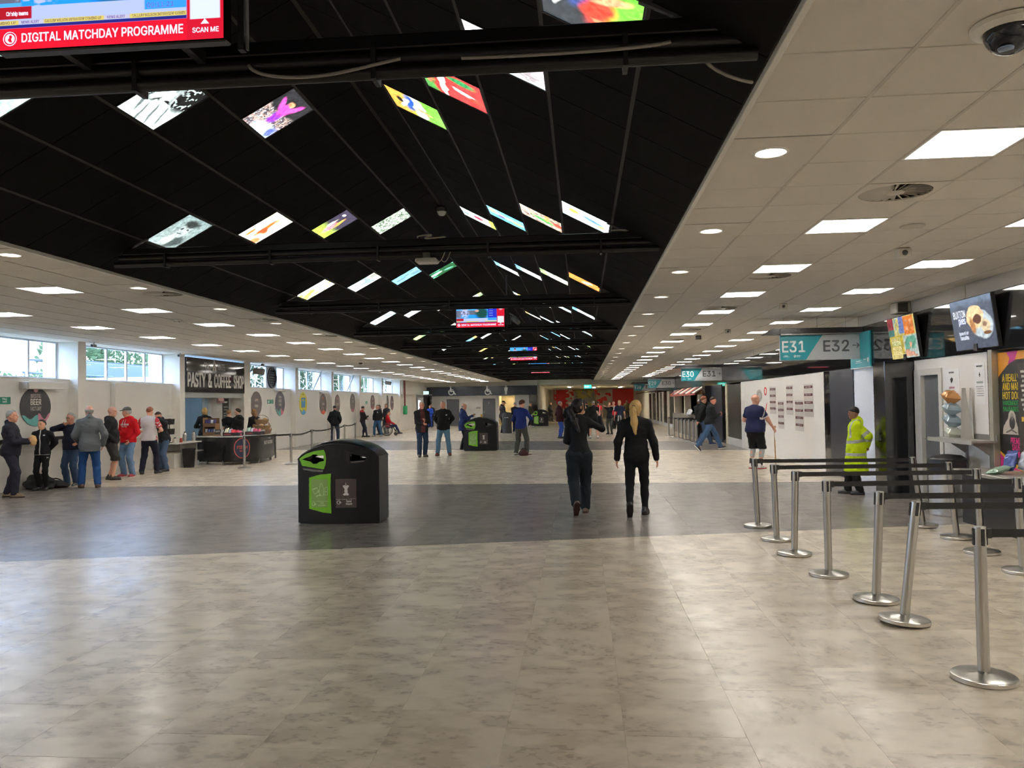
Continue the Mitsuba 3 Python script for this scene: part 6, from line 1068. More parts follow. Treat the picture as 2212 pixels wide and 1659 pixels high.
for i, z in enumerate((2.03, 1.88, 1.72, 1.62, 1.5, 1.42, 1.34)): part(t, 'text_line', box(-12.285, -12.283, 26.47, 26.83 - 0.05 * (i % 2), z - 0.02, z + (0.03 if i == 1 else 0.012)), M('c9c9c6' if i == 1 else '6f6f6d', 0.6))
t = thing('hanging_poster', 'small dark red picture hanging under the pasty sign', 'poster'); put(t, box(FIN - 0.09, FIN - 0.07, 25.25, 25.75, 1.85, 2.2), M('6a4446', 0.5)); part(t, 'print', box(FIN - 0.07, FIN - 0.068, 25.32, 25.68, 1.92, 2.12), M('a5807a', 0.5))
t = thing('back_counter', 'steel back counter heaped with wrapped pasties in the light blue shop room', 'counter'); put(t, box(-15.4, -14.7, 23.6, 26.8, 0, 1.2), M('9fa8b0', 0.4, 0.4)); part(t, 'tray_heap', (lambda s: (s.vertices * [0.3, 1.3, 0.14] * (1 + 0.3 * (meshkit.noise(s.vertices * 5, 3)[:, None] - 0.5)) + [-15.0, 25.2, 1.24], s.faces))(trimesh.creation.icosphere(3)), M('8e959b', 0.3, 0.5), True)
t = thing('no_smoking_notice', 'round red prohibition sign on the light blue wall of the shop room', 'notice'); put(t, place(prism(oval(0.2, 0.2, 28).difference(oval(0.16, 0.16, 28)).union(Polygon([(-0.13, 0.1), (-0.1, 0.13), (0.13, -0.1), (0.1, -0.13)])), 0.01), (-15.49, 25.0, 1.62), (0, 1, 0), (0, 0, 1)), M('c23b45', 0.5)); part(t, 'caption', place(prism(sbox(-0.25, -0.42, 0.25, -0.28), 0.008), (-15.49, 25.0, 1.62), (0, 1, 0), (0, 0, 1)), M('b8434c', 0.5))

# ---------------------------------------------------------------- far end: toilet signs, mural, exit, corridor lamps
t = thing('toilet_sign_band', 'dark navy band over the toilet doors with white accessible and male symbols', 'sign')
put(t, box(-12.1, -3.32, 60.22, 60.34, 2.30, 3.0), M('141b2c', 0.25)); fb = lambda m, x, z: place(m, (x, 60.218, z), (1, 0, 0), (0, 0, 1)); WHT = M('f2f3f4', 0.5)
a_ = np.linspace(math.radians(120), math.radians(395), 26); arcp = lambda r: [(r * math.cos(q), r * math.sin(q)) for q in a_]
chair_mark = Polygon(arcp(0.2) + arcp(0.14)[::-1]).buffer(0)
for _g in (oval(0.06, 0.06, 18, (-0.03, 0.36)), sbox(-0.075, 0.03, 0.01, 0.29), sbox(-0.02, 0.14, 0.13, 0.195), sbox(-0.075, 0.03, 0.17, 0.095), Polygon([(0.11, 0.095), (0.18, 0.095), (0.28, -0.13), (0.215, -0.15)]), sbox(0.22, -0.15, 0.32, -0.1)): chair_mark = chair_mark.union(_g)
man_mark = oval(0.05, 0.05, 16, (0, 0.36)).union(Polygon([(-0.11, 0.29), (0.11, 0.29), (0.11, 0.05), (0.075, 0.05), (0.065, 0.22), (0.065, -0.2), (0.008, -0.2), (0.008, 0.04), (-0.008, 0.04), (-0.008, -0.2), (-0.065, -0.2), (-0.065, 0.22), (-0.075, 0.05), (-0.11, 0.05)]))
part(t, 'wheelchair_symbol', fb(move(prism(chair_mark, 0.004), s=(1.15, 1.15, 1)), -9.9, 2.58), WHT); part(t, 'wheelchair_symbol', fb(move(prism(chair_mark, 0.004), s=(1.15, 1.15, 1)), -7.1, 2.56), WHT); part(t, 'man_symbol', fb(move(prism(man_mark, 0.004), s=(1.15, 1.15, 1)), -5.7, 2.57), WHT)
t = thing('door_notice', 'small grey notice on the white wall between the two toilet doors', 'notice'); put(t, box(-8.0 - 0.1, -7.75, 60.885, 60.898, 1.30, 1.42), M('8b8b8b', 0.5)); part(t, 'arrow', box(-8.2, -8.13, 60.885, 60.898, 1.34, 1.36), M('6a6a6a', 0.5))
def mural(p, n, uv):
    x, z = p.x, p.z
    ck = lambda s, k: smoothstep(0.42, 0.5, noise(x * s + 0.9 * z, z * s * 1.3 - 0.3 * x, k))
    red, cream = mi.Color3f(0.62, 0.035, 0.03), mi.Color3f(0.72, 0.66, 0.55)
    c = mix(red, cream, ck(3.6, 3))
    mid = mix(mix((0.22, 0.22, 0.14), (0.5, 0.45, 0.1), smoothstep(0.4, 0.62, noise(x * 3 + z * 3.4, z * 1.5 - x * 0.9, 8))), (0.33, 0.33, 0.3), smoothstep(0.5, 0.6, noise(x * 1.6 - z * 2, z * 1.4 + x, 5)))
    c = mix(c, mid, smoothstep(-0.9, -0.6, x) * smoothstep(2.1, 1.8, x + 0.2 * z))
    c = mix(c, red, smoothstep(-2.75, -2.6, x) * smoothstep(-1.6, -1.75, x) + smoothstep(3.2, 3.35, x) * smoothstep(5.6, 5.45, x))
    edge = 0.75 + 0.9 * noise(x * 1.8, 4) + 0.5 * smoothstep(-2.0, -3.0, x)
    return mix(cream, c, smoothstep(edge - 0.05, edge + 0.05, z))
t = thing('wall_mural', 'red, white and olive painted mural across the far end wall', 'mural'); put(t, box(-2.95, 5.55, 84.95, 84.998, 0.3, 3.0), tex_mat('mural_paint', mural, 0.6)); part(t, 'edge_strip', box(5.5, 5.56, 84.93, 84.99, 0.3, 3.0), M('e0d8c6', 0.5))
for i, (x, y) in enumerate(((-1.0, 68.6), (1.16, 72.9), (3.54, 72.9))):
    t = thing('corridor_lamp', f'warm batten lamp under the far low ceiling, {ORD[i]} from the left', 'ceiling light', 'batten lamps in the far corridor'); put(t, box(x - 0.12, x + 0.12, y - 1.1, y + 1.1, 2.95, 2.99, 0.01), M('ffffff', 0.5), emitter=glow((1, 0.9, 0.7), 34.0, 0.6)); part(t, 'tray', box(x - 0.15, x + 0.15, y - 1.15, y + 1.15, 2.99, 3.028), M('d5cfc2', 0.5))
t = thing('exit_sign', 'lit green exit sign hanging at the mouth of the far corridor', 'sign'); put(t, box(0.22, 0.78, 61.3, 61.36, 2.72, 2.99), M('19b48e', 0.4), emitter=glow((0.05, 0.8, 0.6), 0.8, 0.1)); part(t, 'pictogram', place(cat(prism(sbox(-0.06, -0.08, 0.04, 0.06).difference(sbox(-0.02, -0.08, 0.01, 0.0)), 0.002), prism(Polygon([(0.08, -0.02), (0.16, -0.02), (0.16, 0.03), (0.08, 0.03)]), 0.002), prism(sbox(-0.22, -0.06, -0.12, 0.06), 0.002)), (0.5, 61.297, 2.855), (1, 0, 0), (0, 0, 1)), M('ffffff', 0.5), emitter=glow((0.7, 1, 0.9), 1.0, 0.1))
t = thing('exit_sign', 'small pale exit sign on a bracket above the far fire door', 'sign'); put(t, box(FIN + 0.35, FIN + 0.75, 57.4, 57.44, 2.42, 2.66), M('bfe0d2', 0.4), emitter=glow((0.5, 0.9, 0.75), 0.5, 0.1)); part(t, 'bracket', box(FIN + 0.05, FIN + 1.0, 57.4, 57.44, 2.36, 2.4), M('8a8a88', 0.5))
# ---------------------------------------------------------------- people
# every garment is a smooth union of tapering limbs and rounded masses, meshed by surface nets
def smin(a, b, k):
    h = np.maximum(k - np.abs(a - b), 0) / k
    return np.minimum(a, b) - h * h * k * 0.25
class Form:
    def __init__(self, k=0.03): self.p, self.k, self.cuts = [], k, []
    def cap(self, a, b, ra, rb=None, k=None):
        a, b = np.asarray(a, float), np.asarray(b, float); rb = ra if rb is None else rb; ab = b - a; L = max(ab @ ab, 1e-9)
        def f(x):
            q = x - a; t = np.clip(q @ ab / L, 0, 1); return np.linalg.norm(q - t[..., None] * ab, axis=-1) - (ra + (rb - ra) * t)
        r = max(ra, rb); self.p.append((f, np.minimum(a, b) - r, np.maximum(a, b) + r, k)); return self
    def ell(self, c, r, R=None, k=None):
        c, r = np.asarray(c, float), np.asarray(r, float); R = np.eye(3) if R is None else R
        def f(x):
            q = (x - c) @ R; k0 = np.linalg.norm(q / r, axis=-1); k1 = np.linalg.norm(q / r ** 2, axis=-1); return k0 * (k0 - 1) / np.maximum(k1, 1e-6)
        e = np.sqrt(((R * r) ** 2).sum(1)); self.p.append((f, c - e, c + e, k)); return self
    def cut(self, fn): self.cuts.append(fn); return self
    def mesh(self, h):
        lo = np.min([q[1] for q in self.p], 0) - 3 * h; hi = np.max([q[2] for q in self.p], 0) + 3 * h
        n = np.ceil((hi - lo) / h).astype(int) + 1; F = np.full(n, 0.5, np.float32)
        for f, a, b, k in self.p:
            k = self.k if k is None else k
            i0 = np.maximum(((a - k - 2 * h - lo) / h).astype(int), 0); i1 = np.minimum(((b + k + 2 * h - lo) / h).astype(int) + 2, n)
            g = np.stack(np.meshgrid(*[lo[d] + h * np.arange(i0[d], i1[d]) for d in range(3)], indexing='ij'), -1)
            s = tuple(slice(i0[d], i1[d]) for d in range(3)); F[s] = smin(F[s], f(g), max(k, 1e-4))
        if self.cuts:
            idx = np.argwhere(F < 3 * h); x = lo + h * idx; v = F[tuple(idx.T)]
            for c in self.cuts: v = np.maximum(v, c(x))
            F[tuple(idx.T)] = v
        return nets(F, lo, h)
_C = np.array([[i, j, k] for i in (0, 1) for j in (0, 1) for k in (0, 1)])
_E = [(a, b) for a in range(8) for b in range(a + 1, 8) if np.abs(_C[a] - _C[b]).sum() == 1]
def nets(F, lo, h):
    S = F < 0; n = np.array(F.shape)
    sub = lambda A, o: A[o[0]:n[0] - 1 + o[0], o[1]:n[1] - 1 + o[1], o[2]:n[2] - 1 + o[2]]
    cnt = sum(sub(S, o).astype(np.int8) for o in _C); cell = np.argwhere((cnt > 0) & (cnt < 8))
    if len(cell) == 0: return np.zeros((3, 3)), np.array([[0, 1, 2]])
    val = np.stack([F[tuple((cell + o).T)] for o in _C], 1); acc, num_ = np.zeros((len(cell), 3)), np.zeros(len(cell))
    for a, b in _E:
        va, vb = val[:, a], val[:, b]; m = (va < 0) != (vb < 0); t = np.where(m, va / np.where(m, va - vb, 1), 0)
        acc += np.where(m[:, None], _C[a] + t[:, None] * (_C[b] - _C[a]), 0); num_ += m
    V = lo + h * (cell + acc / num_[:, None]); ID = -np.ones(n - 1, int); ID[tuple(cell.T)] = np.arange(len(cell)); faces = []
    for d in range(3):
        e, u, w = np.eye(3, dtype=int)[d], np.eye(3, dtype=int)[(d + 1) % 3], np.eye(3, dtype=int)[(d + 2) % 3]
        A = S[tuple(slice(0, n[i] - e[i]) for i in range(3))]; B = S[tuple(slice(e[i], n[i]) for i in range(3))]; x = np.argwhere(A != B)
        x = x[np.all(x - u - w >= 0, 1) & np.all(x < n - 1, 1)]; fl = A[tuple(x.T)]
        q = np.stack([ID[tuple((x - u - w).T)], ID[tuple((x - w).T)], ID[tuple(x.T)], ID[tuple((x - u).T)]], 1); q = np.where(fl[:, None], q, q[:, ::-1]); faces.append(q[(q >= 0).all(1)])
    return V, np.vstack(faces)

def rot(ax, a):
    c, s = math.cos(a), math.sin(a)
    return np.array({'x': [[1, 0, 0], [0, c, -s], [0, s, c]], 'y': [[c, 0, s], [0, 1, 0], [-s, 0, c]], 'z': [[c, -s, 0], [s, c, 0], [0, 0, 1]]}[ax])
def ik(a, b, l1, l2, pole):
    a, b, pole = (np.asarray(q, float) for q in (a, b, pole)); d = b - a; L = np.linalg.norm(d); d = d / max(L, 1e-6)
    if L > (l1 + l2) * 0.997: L = (l1 + l2) * 0.997; b = a + d * L
    x = (l1 ** 2 - l2 ** 2 + L ** 2) / (2 * L); y = math.sqrt(max(l1 ** 2 - x ** 2, 0)); p = pole - d * (pole @ d); p /= max(np.linalg.norm(p), 1e-6)
    return a + d * x + p * y, b
ARMS = {'down': (0.27, 0.03, 0.83), 'pocket': (0.2, 0.11, 0.93), 'hip': (0.24, 0.05, 1.0), 'behind': (0.04, -0.2, 0.97), 'front': (0.05, 0.24, 1.02), 'phone': (0.07, 0.30, 1.17), 'fold': (-0.1, 0.2, 1.14), 'chin': (0.06, 0.17, 1.42), 'up': (0.25, 0.42, 1.5), 'side': (0.3, 0.2, 1.05), 'swingf': (0.25, 0.25, 0.9), 'swingb': (0.27, -0.24, 0.88)}
HAIRS = dict(black='16120f', dark='2b1d14', brown='4a3222', auburn='4a2a1a', grey='8d8984', white='c9c4bb', blonde='b8955a', ginger='7a432c', lightbrown='7a5838')
def person(label, x, y, head, H, top=('jumper', '20242c'), legs=('jeans', '33496b'), shoes='2a2422', hair=('short', 'brown'), skin='c9957a', arms=('down', 'down'), feet=None, lean=0.0, look=(0, 0), fat=0.0, female=False,
           h=None, hold=None, sit=None, sole=None, hem=None, extras=(), ext=None, step=None):
    """head: heading in degrees, 0 = back to the camera, 90 = facing left, 180 = facing the camera, -90 = facing right. All lengths below are for a 1.75 m figure."""
    s = H / 1.75; h = (h or min(0.03, max(0.0085, 0.00072 * y))) / s; t = thing('person', label, 'person')
    Rz = rot('z', math.radians(head)); W = lambda m: ((vf(m)[0] * s) @ Rz.T + [x, y, 0], vf(m)[1])
    G = lambda p: (np.asarray(p, float) * s) @ Rz.T + [x, y, 0]
    add = lambda name, m, mat, smooth=True, of=t: part(of, name, W(m), mat, smooth)
    sw, hw = (0.165, 0.1) if female else (0.19, 0.095)
    P = np.array([0, 0, 0.93]) if sit is None else np.array([0, 0, sit]); Rt = rot('x', -lean)
    tp = lambda q: P + Rt @ np.asarray(q, float)
    NK = tp((0, 0, 0.53)); SH = {1: tp((sw - 0.012, -0.008, 0.452)), -1: tp((-sw + 0.012, -0.008, 0.452))}
    feet = feet or {1: (0.11, 0.0, 8, 0, 0), -1: (-0.11, 0.0, 8, 0, 0)}                # x, y, toe-out, heel lift angle, height
    kind, tc = top[0], top[1]; jac = kind in ('jacket', 'coat', 'hoodie', 'shirt_loose'); pf = dict(jacket=0.022, coat=0.026, hoodie=0.018, jumper=0.014, tee=0.016, fitted=0.0, shirt_loose=0.014)[kind]
    # ---- legs
    hipj, knee, ank = {}, {}, {}
    for sd in (1, -1):
        fx, fy, toe, lift, hz = feet[sd]; hipj[sd] = P + [sd * hw, 0, -0.02]; tr = math.radians(toe) * -sd
        fwd = np.array([math.sin(-tr), math.cos(tr), 0]); ak = np.array([fx, fy, 0.085 + hz]) - fwd * 0.0
        pole = np.array([math.sin(-tr) * 0.4, 1, 0.05]); knee[sd], ank[sd] = ik(hipj[sd], ak, 0.43, 0.42, pole)
    # ---- arms
    sh, el, wr = SH, {}, {}
    for sd, a in ((1, arms[0]), (-1, arms[1])):
        p = np.array(ARMS[a] if isinstance(a, str) else a, float)[:3]; p = p * [sd, 1, 1]
        if sit is not None: p = p + [0, 0, sit - 0.93]
        pole = np.array([0.7 * sd, -0.9, -0.25]) if not (isinstance(a, str) and a == 'down') else np.array([0.4 * sd, -1, 0])
        if not isinstance(a, str) and len(a) > 3: pole = np.array(a[3:6]) * [sd, 1, 1]
        el[sd], wr[sd] = ik(sh[sd], p, 0.29, 0.255, pole)
    # ---- head frame
    Rh = Rt @ rot('z', math.radians(look[0])) @ rot('x', math.radians(look[1])) if sit is None else rot('z', math.radians(look[0])) @ rot('x', math.radians(look[1]))
    hc = NK + Rt @ [0, 0.012, 0.05] + Rh @ [0, 0.022, 0.105]; hd = lambda q: hc + Rh @ np.asarray(q, float)
    hs = 1.04 if not female else 1.0
    # ---- body: one continuous skin from head to feet
    b = Form(0.025)
    b.ell(hd((0, -0.008, 0.028)), np.array([0.074, 0.094, 0.092]) * hs, Rh).ell(hd((0, 0.028, -0.045)), np.array([0.056, 0.062, 0.07]) * hs, Rh).ell(hd((0, 0.052, -0.088)), (0.03, 0.028, 0.025), Rh)
    b.cap(hd((0, 0.088, 0.012)), hd((0, 0.103, -0.022)), 0.010, 0.014, 0.012).ell(hd((0, 0.078, 0.03)), (0.05, 0.016, 0.012), Rh, 0.015).cap(hd((-0.016, 0.083, -0.058)), hd((0.016, 0.083, -0.058)), 0.008, None, 0.01)
    for sd in (1, -1): b.ell(hd((sd * 0.077, -0.008, -0.008)), (0.011, 0.02, 0.031), Rh, 0.01).ell(hd((sd * 0.036, 0.068, -0.025)), (0.02, 0.016, 0.018), Rh, 0.015)
    b.cap(NK - [0, 0, 0.06], hd((0, -0.02, -0.05)), 0.06 if not female else 0.05, 0.052 if not female else 0.045)
    b.ell(tp((0, 0, 0.35)), (sw - 0.055, 0.085, 0.16), Rt, 0.05).ell(tp((0, 0, 0.12)), (0.11, 0.075, 0.16), Rt, 0.05).ell(P, (0.14, 0.1, 0.11), None, 0.05)
    bare_arm, bare_leg = kind in ('tee', 'tank'), legs[0] in ('shorts',)
    for sd in (1, -1):
        ka, kl = (1.0 if bare_arm else 0.82), (1.0 if bare_leg else 0.74)
        b.cap(sh[sd], el[sd], 0.047 * ka + 0.12 * fat, 0.041 * ka + 0.1 * fat).cap(el[sd], wr[sd], 0.042 * ka + 0.08 * fat, 0.027)
        b.cap(hipj[sd], knee[sd], 0.075 * kl, 0.054 * kl).cap(knee[sd], ank[sd], 0.052 * kl, 0.038 * (0.5 + 0.5 * kl)); m = knee[sd] * 0.65 + ank[sd] * 0.35; b.ell(m + [0, -0.022 * kl, 0], np.array([0.042, 0.042, 0.09]) * kl)
        f0 = feet[sd]; b.cap(ank[sd], ank[sd] + [0, 0.05, -0.045], 0.036, 0.03)
    add('body', b.mesh(h), M(skin, 0.55))
    body = [k for k in scene if k.startswith(t + '__body')][0]
    # ---- hands with five separate fingers
    hh = min(h, 0.0062 if y < 23 else 0.0095)
    for sd in (1, -1):
        a = arms[0 if sd > 0 else 1]
        if a in ('pocket',): continue
        d = wr[sd] - el[sd]; d /= np.linalg.norm(d); inn = np.array([-sd, 0.25, 0]); inn = inn - d * (inn @ d); inn /= np.linalg.norm(inn); sid = np.cross(d, inn); sid = sid if sid @ np.array([0, 1, 0.3]) > 0 else -sid
        f = Form(0.007); R = np.stack([sid, inn, d], 1); c0 = wr[sd] + d * 0.045
        f.cap(wr[sd] - d * 0.03, wr[sd] + d * 0.01, 0.026, 0.024, 0.02).ell(c0, (0.038, 0.016, 0.047), R, 0.018)
        curl = 0.9 if a in ('phone', 'front', 'chin', 'fold') or hold else 0.35
        for i, (o, L) in enumerate(((0.028, 0.036), (0.0095, 0.041), (-0.0095, 0.038), (-0.027, 0.03))):
            q0 = c0 + d * 0.036 + sid * o; q1 = q0 + (d * math.cos(curl * 0.5) + inn * math.sin(curl * 0.5) + sid * o * 2) * L; q2 = q1 + (d * math.cos(curl * 1.5) + inn * math.sin(curl * 1.5)) * L * 0.85
            f.cap(q0, q1, 0.0092, 0.0085, 0.005).cap(q1, q2, 0.0085, 0.007, 0.004)
        q0 = c0 - d * 0.012 + sid * 0.034; q1 = q0 + (d * 0.6 + sid * 0.75 + inn * 0.3) * 0.036; f.cap(c0 - d * 0.02 + sid * 0.015, q0, 0.014, 0.012, 0.01).cap(q0, q1, 0.0115, 0.0095, 0.006).cap(q1, q1 + (d * 0.85 + sid * 0.25 + inn * 0.4) * 0.028, 0.0095, 0.008, 0.004)
        add('hand', f.mesh(hh), M(skin, 0.55), True, body)
    # ---- face
    if abs(((head + look[0] + 180) % 360) - 180) > 40 and y < 48:
        for sd in (1, -1):
            e = trimesh.creation.icosphere(1, 1.0); add('eye', (hd((sd * 0.03, 0.079, 0.008)) + (e.vertices * [0.013, 0.008, 0.0075]) @ Rh.T, e.faces), M('2e241e', 0.25), True, body)
            add('eyebrow', (hd((sd * 0.031, 0.085, 0.033)) + (e.vertices * [0.019, 0.008, 0.0045]) @ Rh.T, e.faces), M(HAIRS.get(hair[1], '2b1d14'), 0.7), True, body)
        add('mouth', (hd((0, 0.0905, -0.058)) + (e.vertices * [0.021, 0.006, 0.0055]) @ Rh.T, e.faces), M('93524a', 0.5), True, body)
    # ---- trousers, shorts
    lk, lc = legs[0], legs[1]; L = Form(0.03); lp = dict(jeans=0.019, trousers=0.022, leggings=0.0, shorts=0.03, cargo=0.026, slim=0.008)[lk]
    L.ell(P + [0, -0.006, -0.03], (0.158 + 0.5 * fat + lp * 0.5, 0.115 + 0.5 * fat + lp * 0.4, 0.175)).ell(P + [0, -0.04, -0.05], (0.125 + 0.6 * lp, 0.08 + 0.6 * lp, 0.09))
    for sd in (1, -1):
        kn, ak = knee[sd], ank[sd]; L.cap(hipj[sd] - [sd * 0.005, 0, 0.03], kn, 0.085 + lp + 0.2 * fat, 0.058 + lp)
        if lk == 'shorts': L.cap(kn, kn * 0.82 + ak * 0.18, 0.068 + lp, 0.066 + lp)
        else: L.cap(kn, ak + [0, 0, 0.01], 0.056 + lp, (0.05 if lk != 'leggings' and lk != 'slim' else 0.04) + lp).ell((kn * 0.6 + ak * 0.4) + [0, -0.02, 0], (0.046 + lp, 0.046 + lp, 0.11))
    L.cut(lambda q: (q - tp((0, 0, 0.10))) @ (Rt @ [0, 0, 1.0]))
    if lk == 'shorts': zc = min(knee[1][2], knee[-1][2]) - 0.03; L.cut(lambda q: zc - q[:, 2])
    else: L.cut(lambda q: 0.035 - q[:, 2])
    v, f = L.mesh(h); v = v + (meshkit.noise(v * [22, 22, 13], 3)[:, None] - 0.5) * [0.016, 0.016, 0]
    lg = add(dict(shorts='shorts', jeans='jeans', leggings='leggings').get(lk, 'trousers'), (v, f), M(lc, 0.85, spec=0.25))
    # ---- shoes
    for sd in (1, -1):
        fx, fy, toe, lift, hz = feet[sd]; tr = math.radians(toe) * -sd; fw = np.array([math.sin(-tr), math.cos(tr), 0]); pit = math.radians(lift)
        fd = fw * math.cos(pit) - np.array([0, 0, 1]) * math.sin(pit); upv = np.array([0, 0, 1]) * math.cos(pit) + fw * math.sin(pit); o = ank[sd] - upv * 0.085
        f = Form(0.03); f.cap(o - fd * 0.045 + upv * 0.042, o + fd * 0.06 + upv * 0.045, 0.042, 0.044).cap(o + fd * 0.06 + upv * 0.04, o + fd * 0.155 + upv * 0.034, 0.046, 0.036).cap(o + upv * 0.05 - fd * 0.01, o + upv * 0.1 - fd * 0.012, 0.045, 0.042)
        f.cut(lambda q, o=o, upv=upv: -((q - o) @ upv) + 0.002)
        sk = add('shoe', f.mesh(h), M(shoes, 0.5))
        g = Form(0.02); g.cap(o - fd * 0.045 + upv * 0.02, o + fd * 0.05 + upv * 0.02, 0.046, 0.047).cap(o + fd * 0.05 + upv * 0.02, o + fd * 0.158 + upv * 0.02, 0.049, 0.039); g.cut(lambda q, o=o, upv=upv: np.abs((q - o) @ upv - 0.013) - 0.012)
        add('sole', g.mesh(min(h, 0.011)), M(sole or '1d1917', 0.6), True, sk)
    # ---- top
    J = Form(0.045); bz = fat
    hm = hem if hem is not None else dict(jacket=-0.10, coat=-0.26, hoodie=-0.07, jumper=-0.06, tee=-0.07, fitted=0.06, shirt_loose=-0.10)[kind]
    J.ell(tp((0, 0.0, 0.36)), (sw - 0.02 + pf + 0.4 * bz, 0.112 + pf + 0.6 * bz, 0.2), Rt).ell(tp((0, 0.012 + 0.5 * bz, 0.14)), ((0.148 if not female else 0.128) + pf + bz, 0.105 + pf + 1.1 * bz, 0.2), Rt)
    if hm < 0.05: J.ell(tp((0, -0.004, -0.02)), (0.174 + pf + 0.7 * bz, 0.134 + pf + 0.7 * bz, 0.2), Rt)
    if hm < -0.15: J.cap(tp((0, 0.01, 0.0)), tp((0, 0.01, hm - 0.05)), 0.15 + pf, (0.17 if hm > -0.3 else 0.215) + pf)
    if female: J.ell(tp((0, 0.075, 0.33)), (0.125, 0.06, 0.075), Rt)
    J.cap(sh[1], sh[-1], 0.052 + 0.5 * pf).cap(tp((0, -0.012, 0.49)), tp((0, 0.0, 0.535)), 0.078 + 0.6 * pf, 0.056 + pf * 0.5)
    for sd in (1, -1): J.cap(tp((sd * 0.03, -0.012, 0.505)), sh[sd] + [0, 0, 0.008], 0.058 + 0.4 * pf, 0.046 + 0.4 * pf)
    for sd in (1, -1):
        J.cap(sh[sd], el[sd], 0.054 + 0.75 * pf, 0.048 + pf, 0.035)
        if kind not in ('tee',): J.cap(el[sd], wr[sd], 0.049 + pf, 0.034 + pf * 0.8, 0.02)
    if kind in ('jacket', 'coat'): J.cap(tp((0, -0.035, 0.53)), tp((0, -0.05, 0.575)), 0.062, 0.06, 0.02)
    if kind == 'hoodie': J.ell(tp((0, -0.085, 0.52)), (0.1, 0.06, 0.07), Rt)
    J.cut(lambda q: (tp((0, 0, hm)) - q) @ (Rt @ [0, 0, 1.0])); nkc = tp((0, 0.03, 0.545 + (0.05 if kind in ('jacket', 'coat', 'hoodie') else 0))); J.cut(lambda q: np.where(np.hypot(q[:, 0] - nkc[0], q[:, 1] - nkc[1] + 0.03) < 0.13, (q - nkc) @ (Rt @ np.array([0, 0.45, 0.9])), -1))
    if kind == 'tee':
        for sd in (1, -1):
            d = el[sd] - sh[sd]; d /= np.linalg.norm(d); J.cut(lambda q, sd=sd, d=d: np.where(((q - sh[sd]) @ d > 0.2) & (np.linalg.norm(q - sh[sd] - ((q - sh[sd]) @ d)[:, None] * d, axis=1) < 0.11), (q - sh[sd]) @ d - 0.2, -1))
    v, f = J.mesh(h); am = dict(jacket=0.022, coat=0.024, hoodie=0.02, jumper=0.013, tee=0.014, fitted=0.006, shirt_loose=0.02)[kind]
    nz = meshkit.fbm(v * [14, 14, 22], 2, int(x * 10) % 50)[:, None] - 0.5; rad = v - tp((0, 0, 0.2)); rad[:, 2] = 0; rad /= np.maximum(np.linalg.norm(rad, axis=1)[:, None], 0.05); v = v + rad * nz * am
    tk = add(dict(jacket='jacket', coat='coat', hoodie='hoodie', jumper='jumper', tee='t_shirt', fitted='top', shirt_loose='shirt')[kind], (v, f), M(tc, 0.8, spec=0.25)); topm = (v, f)
    def patch(name, pred, col, src=topm, off=0.004, of=tk, r=0.7):
        V, F = src[0], vf(src)[1]; keep = pred(V[F].mean(1)); F2 = F[keep]
        if len(F2) == 0: return
        u, inv = np.unique(F2, return_inverse=True); fn = np.cross(V[F[:, 1]] - V[F[:, 0]], V[F[:, 2]] - V[F[:, 0]]); vn = np.zeros_like(V)
        for k in range(3): np.add.at(vn, F[:, k], fn)
        vn /= np.maximum(np.linalg.norm(vn, axis=1)[:, None], 1e-12); return add(name, (V[u] + vn[u] * off, inv.reshape(-1, 3)), M(col, r), True, of)
    # ---- hair, hats
    hk, hcol = hair[0], HAIRS.get(hair[1], hair[1]); hm_ = M(hcol, 0.55, spec=0.35); loc = lambda q: (q - hc) @ Rh
    if hk != 'bald':
        A = Form(0.02); A.ell(hd((0, -0.012, 0.032)), np.array([0.081, 0.101, 0.098]) * hs, Rh)
        if hk in ('long', 'bob', 'ponytail', 'lowpony'): A.ell(hd((0, -0.03, 0.0)), np.array([0.084, 0.092, 0.115]) * hs, Rh)
        if hk == 'long': A.cap(hd((0, -0.05, -0.03)), hd((0, -0.075, -0.22)), 0.08, 0.055)
        if hk == 'bob': A.cap(hd((0.045, -0.02, -0.02)), hd((0.05, 0.0, -0.11)), 0.035, 0.03).cap(hd((-0.045, -0.02, -0.02)), hd((-0.05, 0.0, -0.11)), 0.035, 0.03)
        if hk == 'mop': A.ell(hd((0, 0.0, 0.06)), (0.088, 0.1, 0.085), Rh)
        if hk == 'bun': A.ell(hd((0, -0.1, 0.05)), (0.04, 0.04, 0.04), Rh)
        if hk in ('cap', 'beanie'):
            A = Form(0.015); A.ell(hd((0, -0.008, 0.045)), (0.086, 0.104, 0.092), Rh)
            if hk == 'cap': A.cut(lambda q: 0.042 - loc(q)[:, 2])
            else: A.cut(lambda q: (0.018 - loc(q) @ np.array([0, -0.35, 0.94])))
        elif hk == 'ring': A.cut(lambda q: np.maximum(loc(q)[:, 2] - 0.045, loc(q)[:, 1] - 0.01)); A.cut(lambda q: -0.055 - loc(q)[:, 2])
        elif hk in ('long', 'bob', 'ponytail', 'lowpony'): A.cut(lambda q: np.where(loc(q)[:, 2] < 0.06, np.minimum(loc(q)[:, 1] - 0.02 + 0.4 * np.minimum(loc(q)[:, 2], 0), 0.03), (0.0 * loc(q)[:, 2] + loc(q)[:, 1] - 0.085)))
        else:
            fr = 0.066 if hk != 'receding' else 0.085; A.cut(lambda q: (fr - 0.03 - loc(q) @ np.array([0, -0.60, 0.80])) * (1 if hk != 'mop' else 1) - (0.02 if hk == 'mop' else 0)); A.cut(lambda q: -0.075 - loc(q)[:, 2])
        hv, hf = A.mesh(h)
        if hk not in ('cap', 'beanie'): hv = hv + (meshkit.noise(hv * [70, 70, 22], 5)[:, None] - 0.5) * 0.018
        hkey = add('hair' if hk not in ('cap', 'beanie') else hk if hk == 'beanie' else 'flat_cap', (hv, hf), hm_)
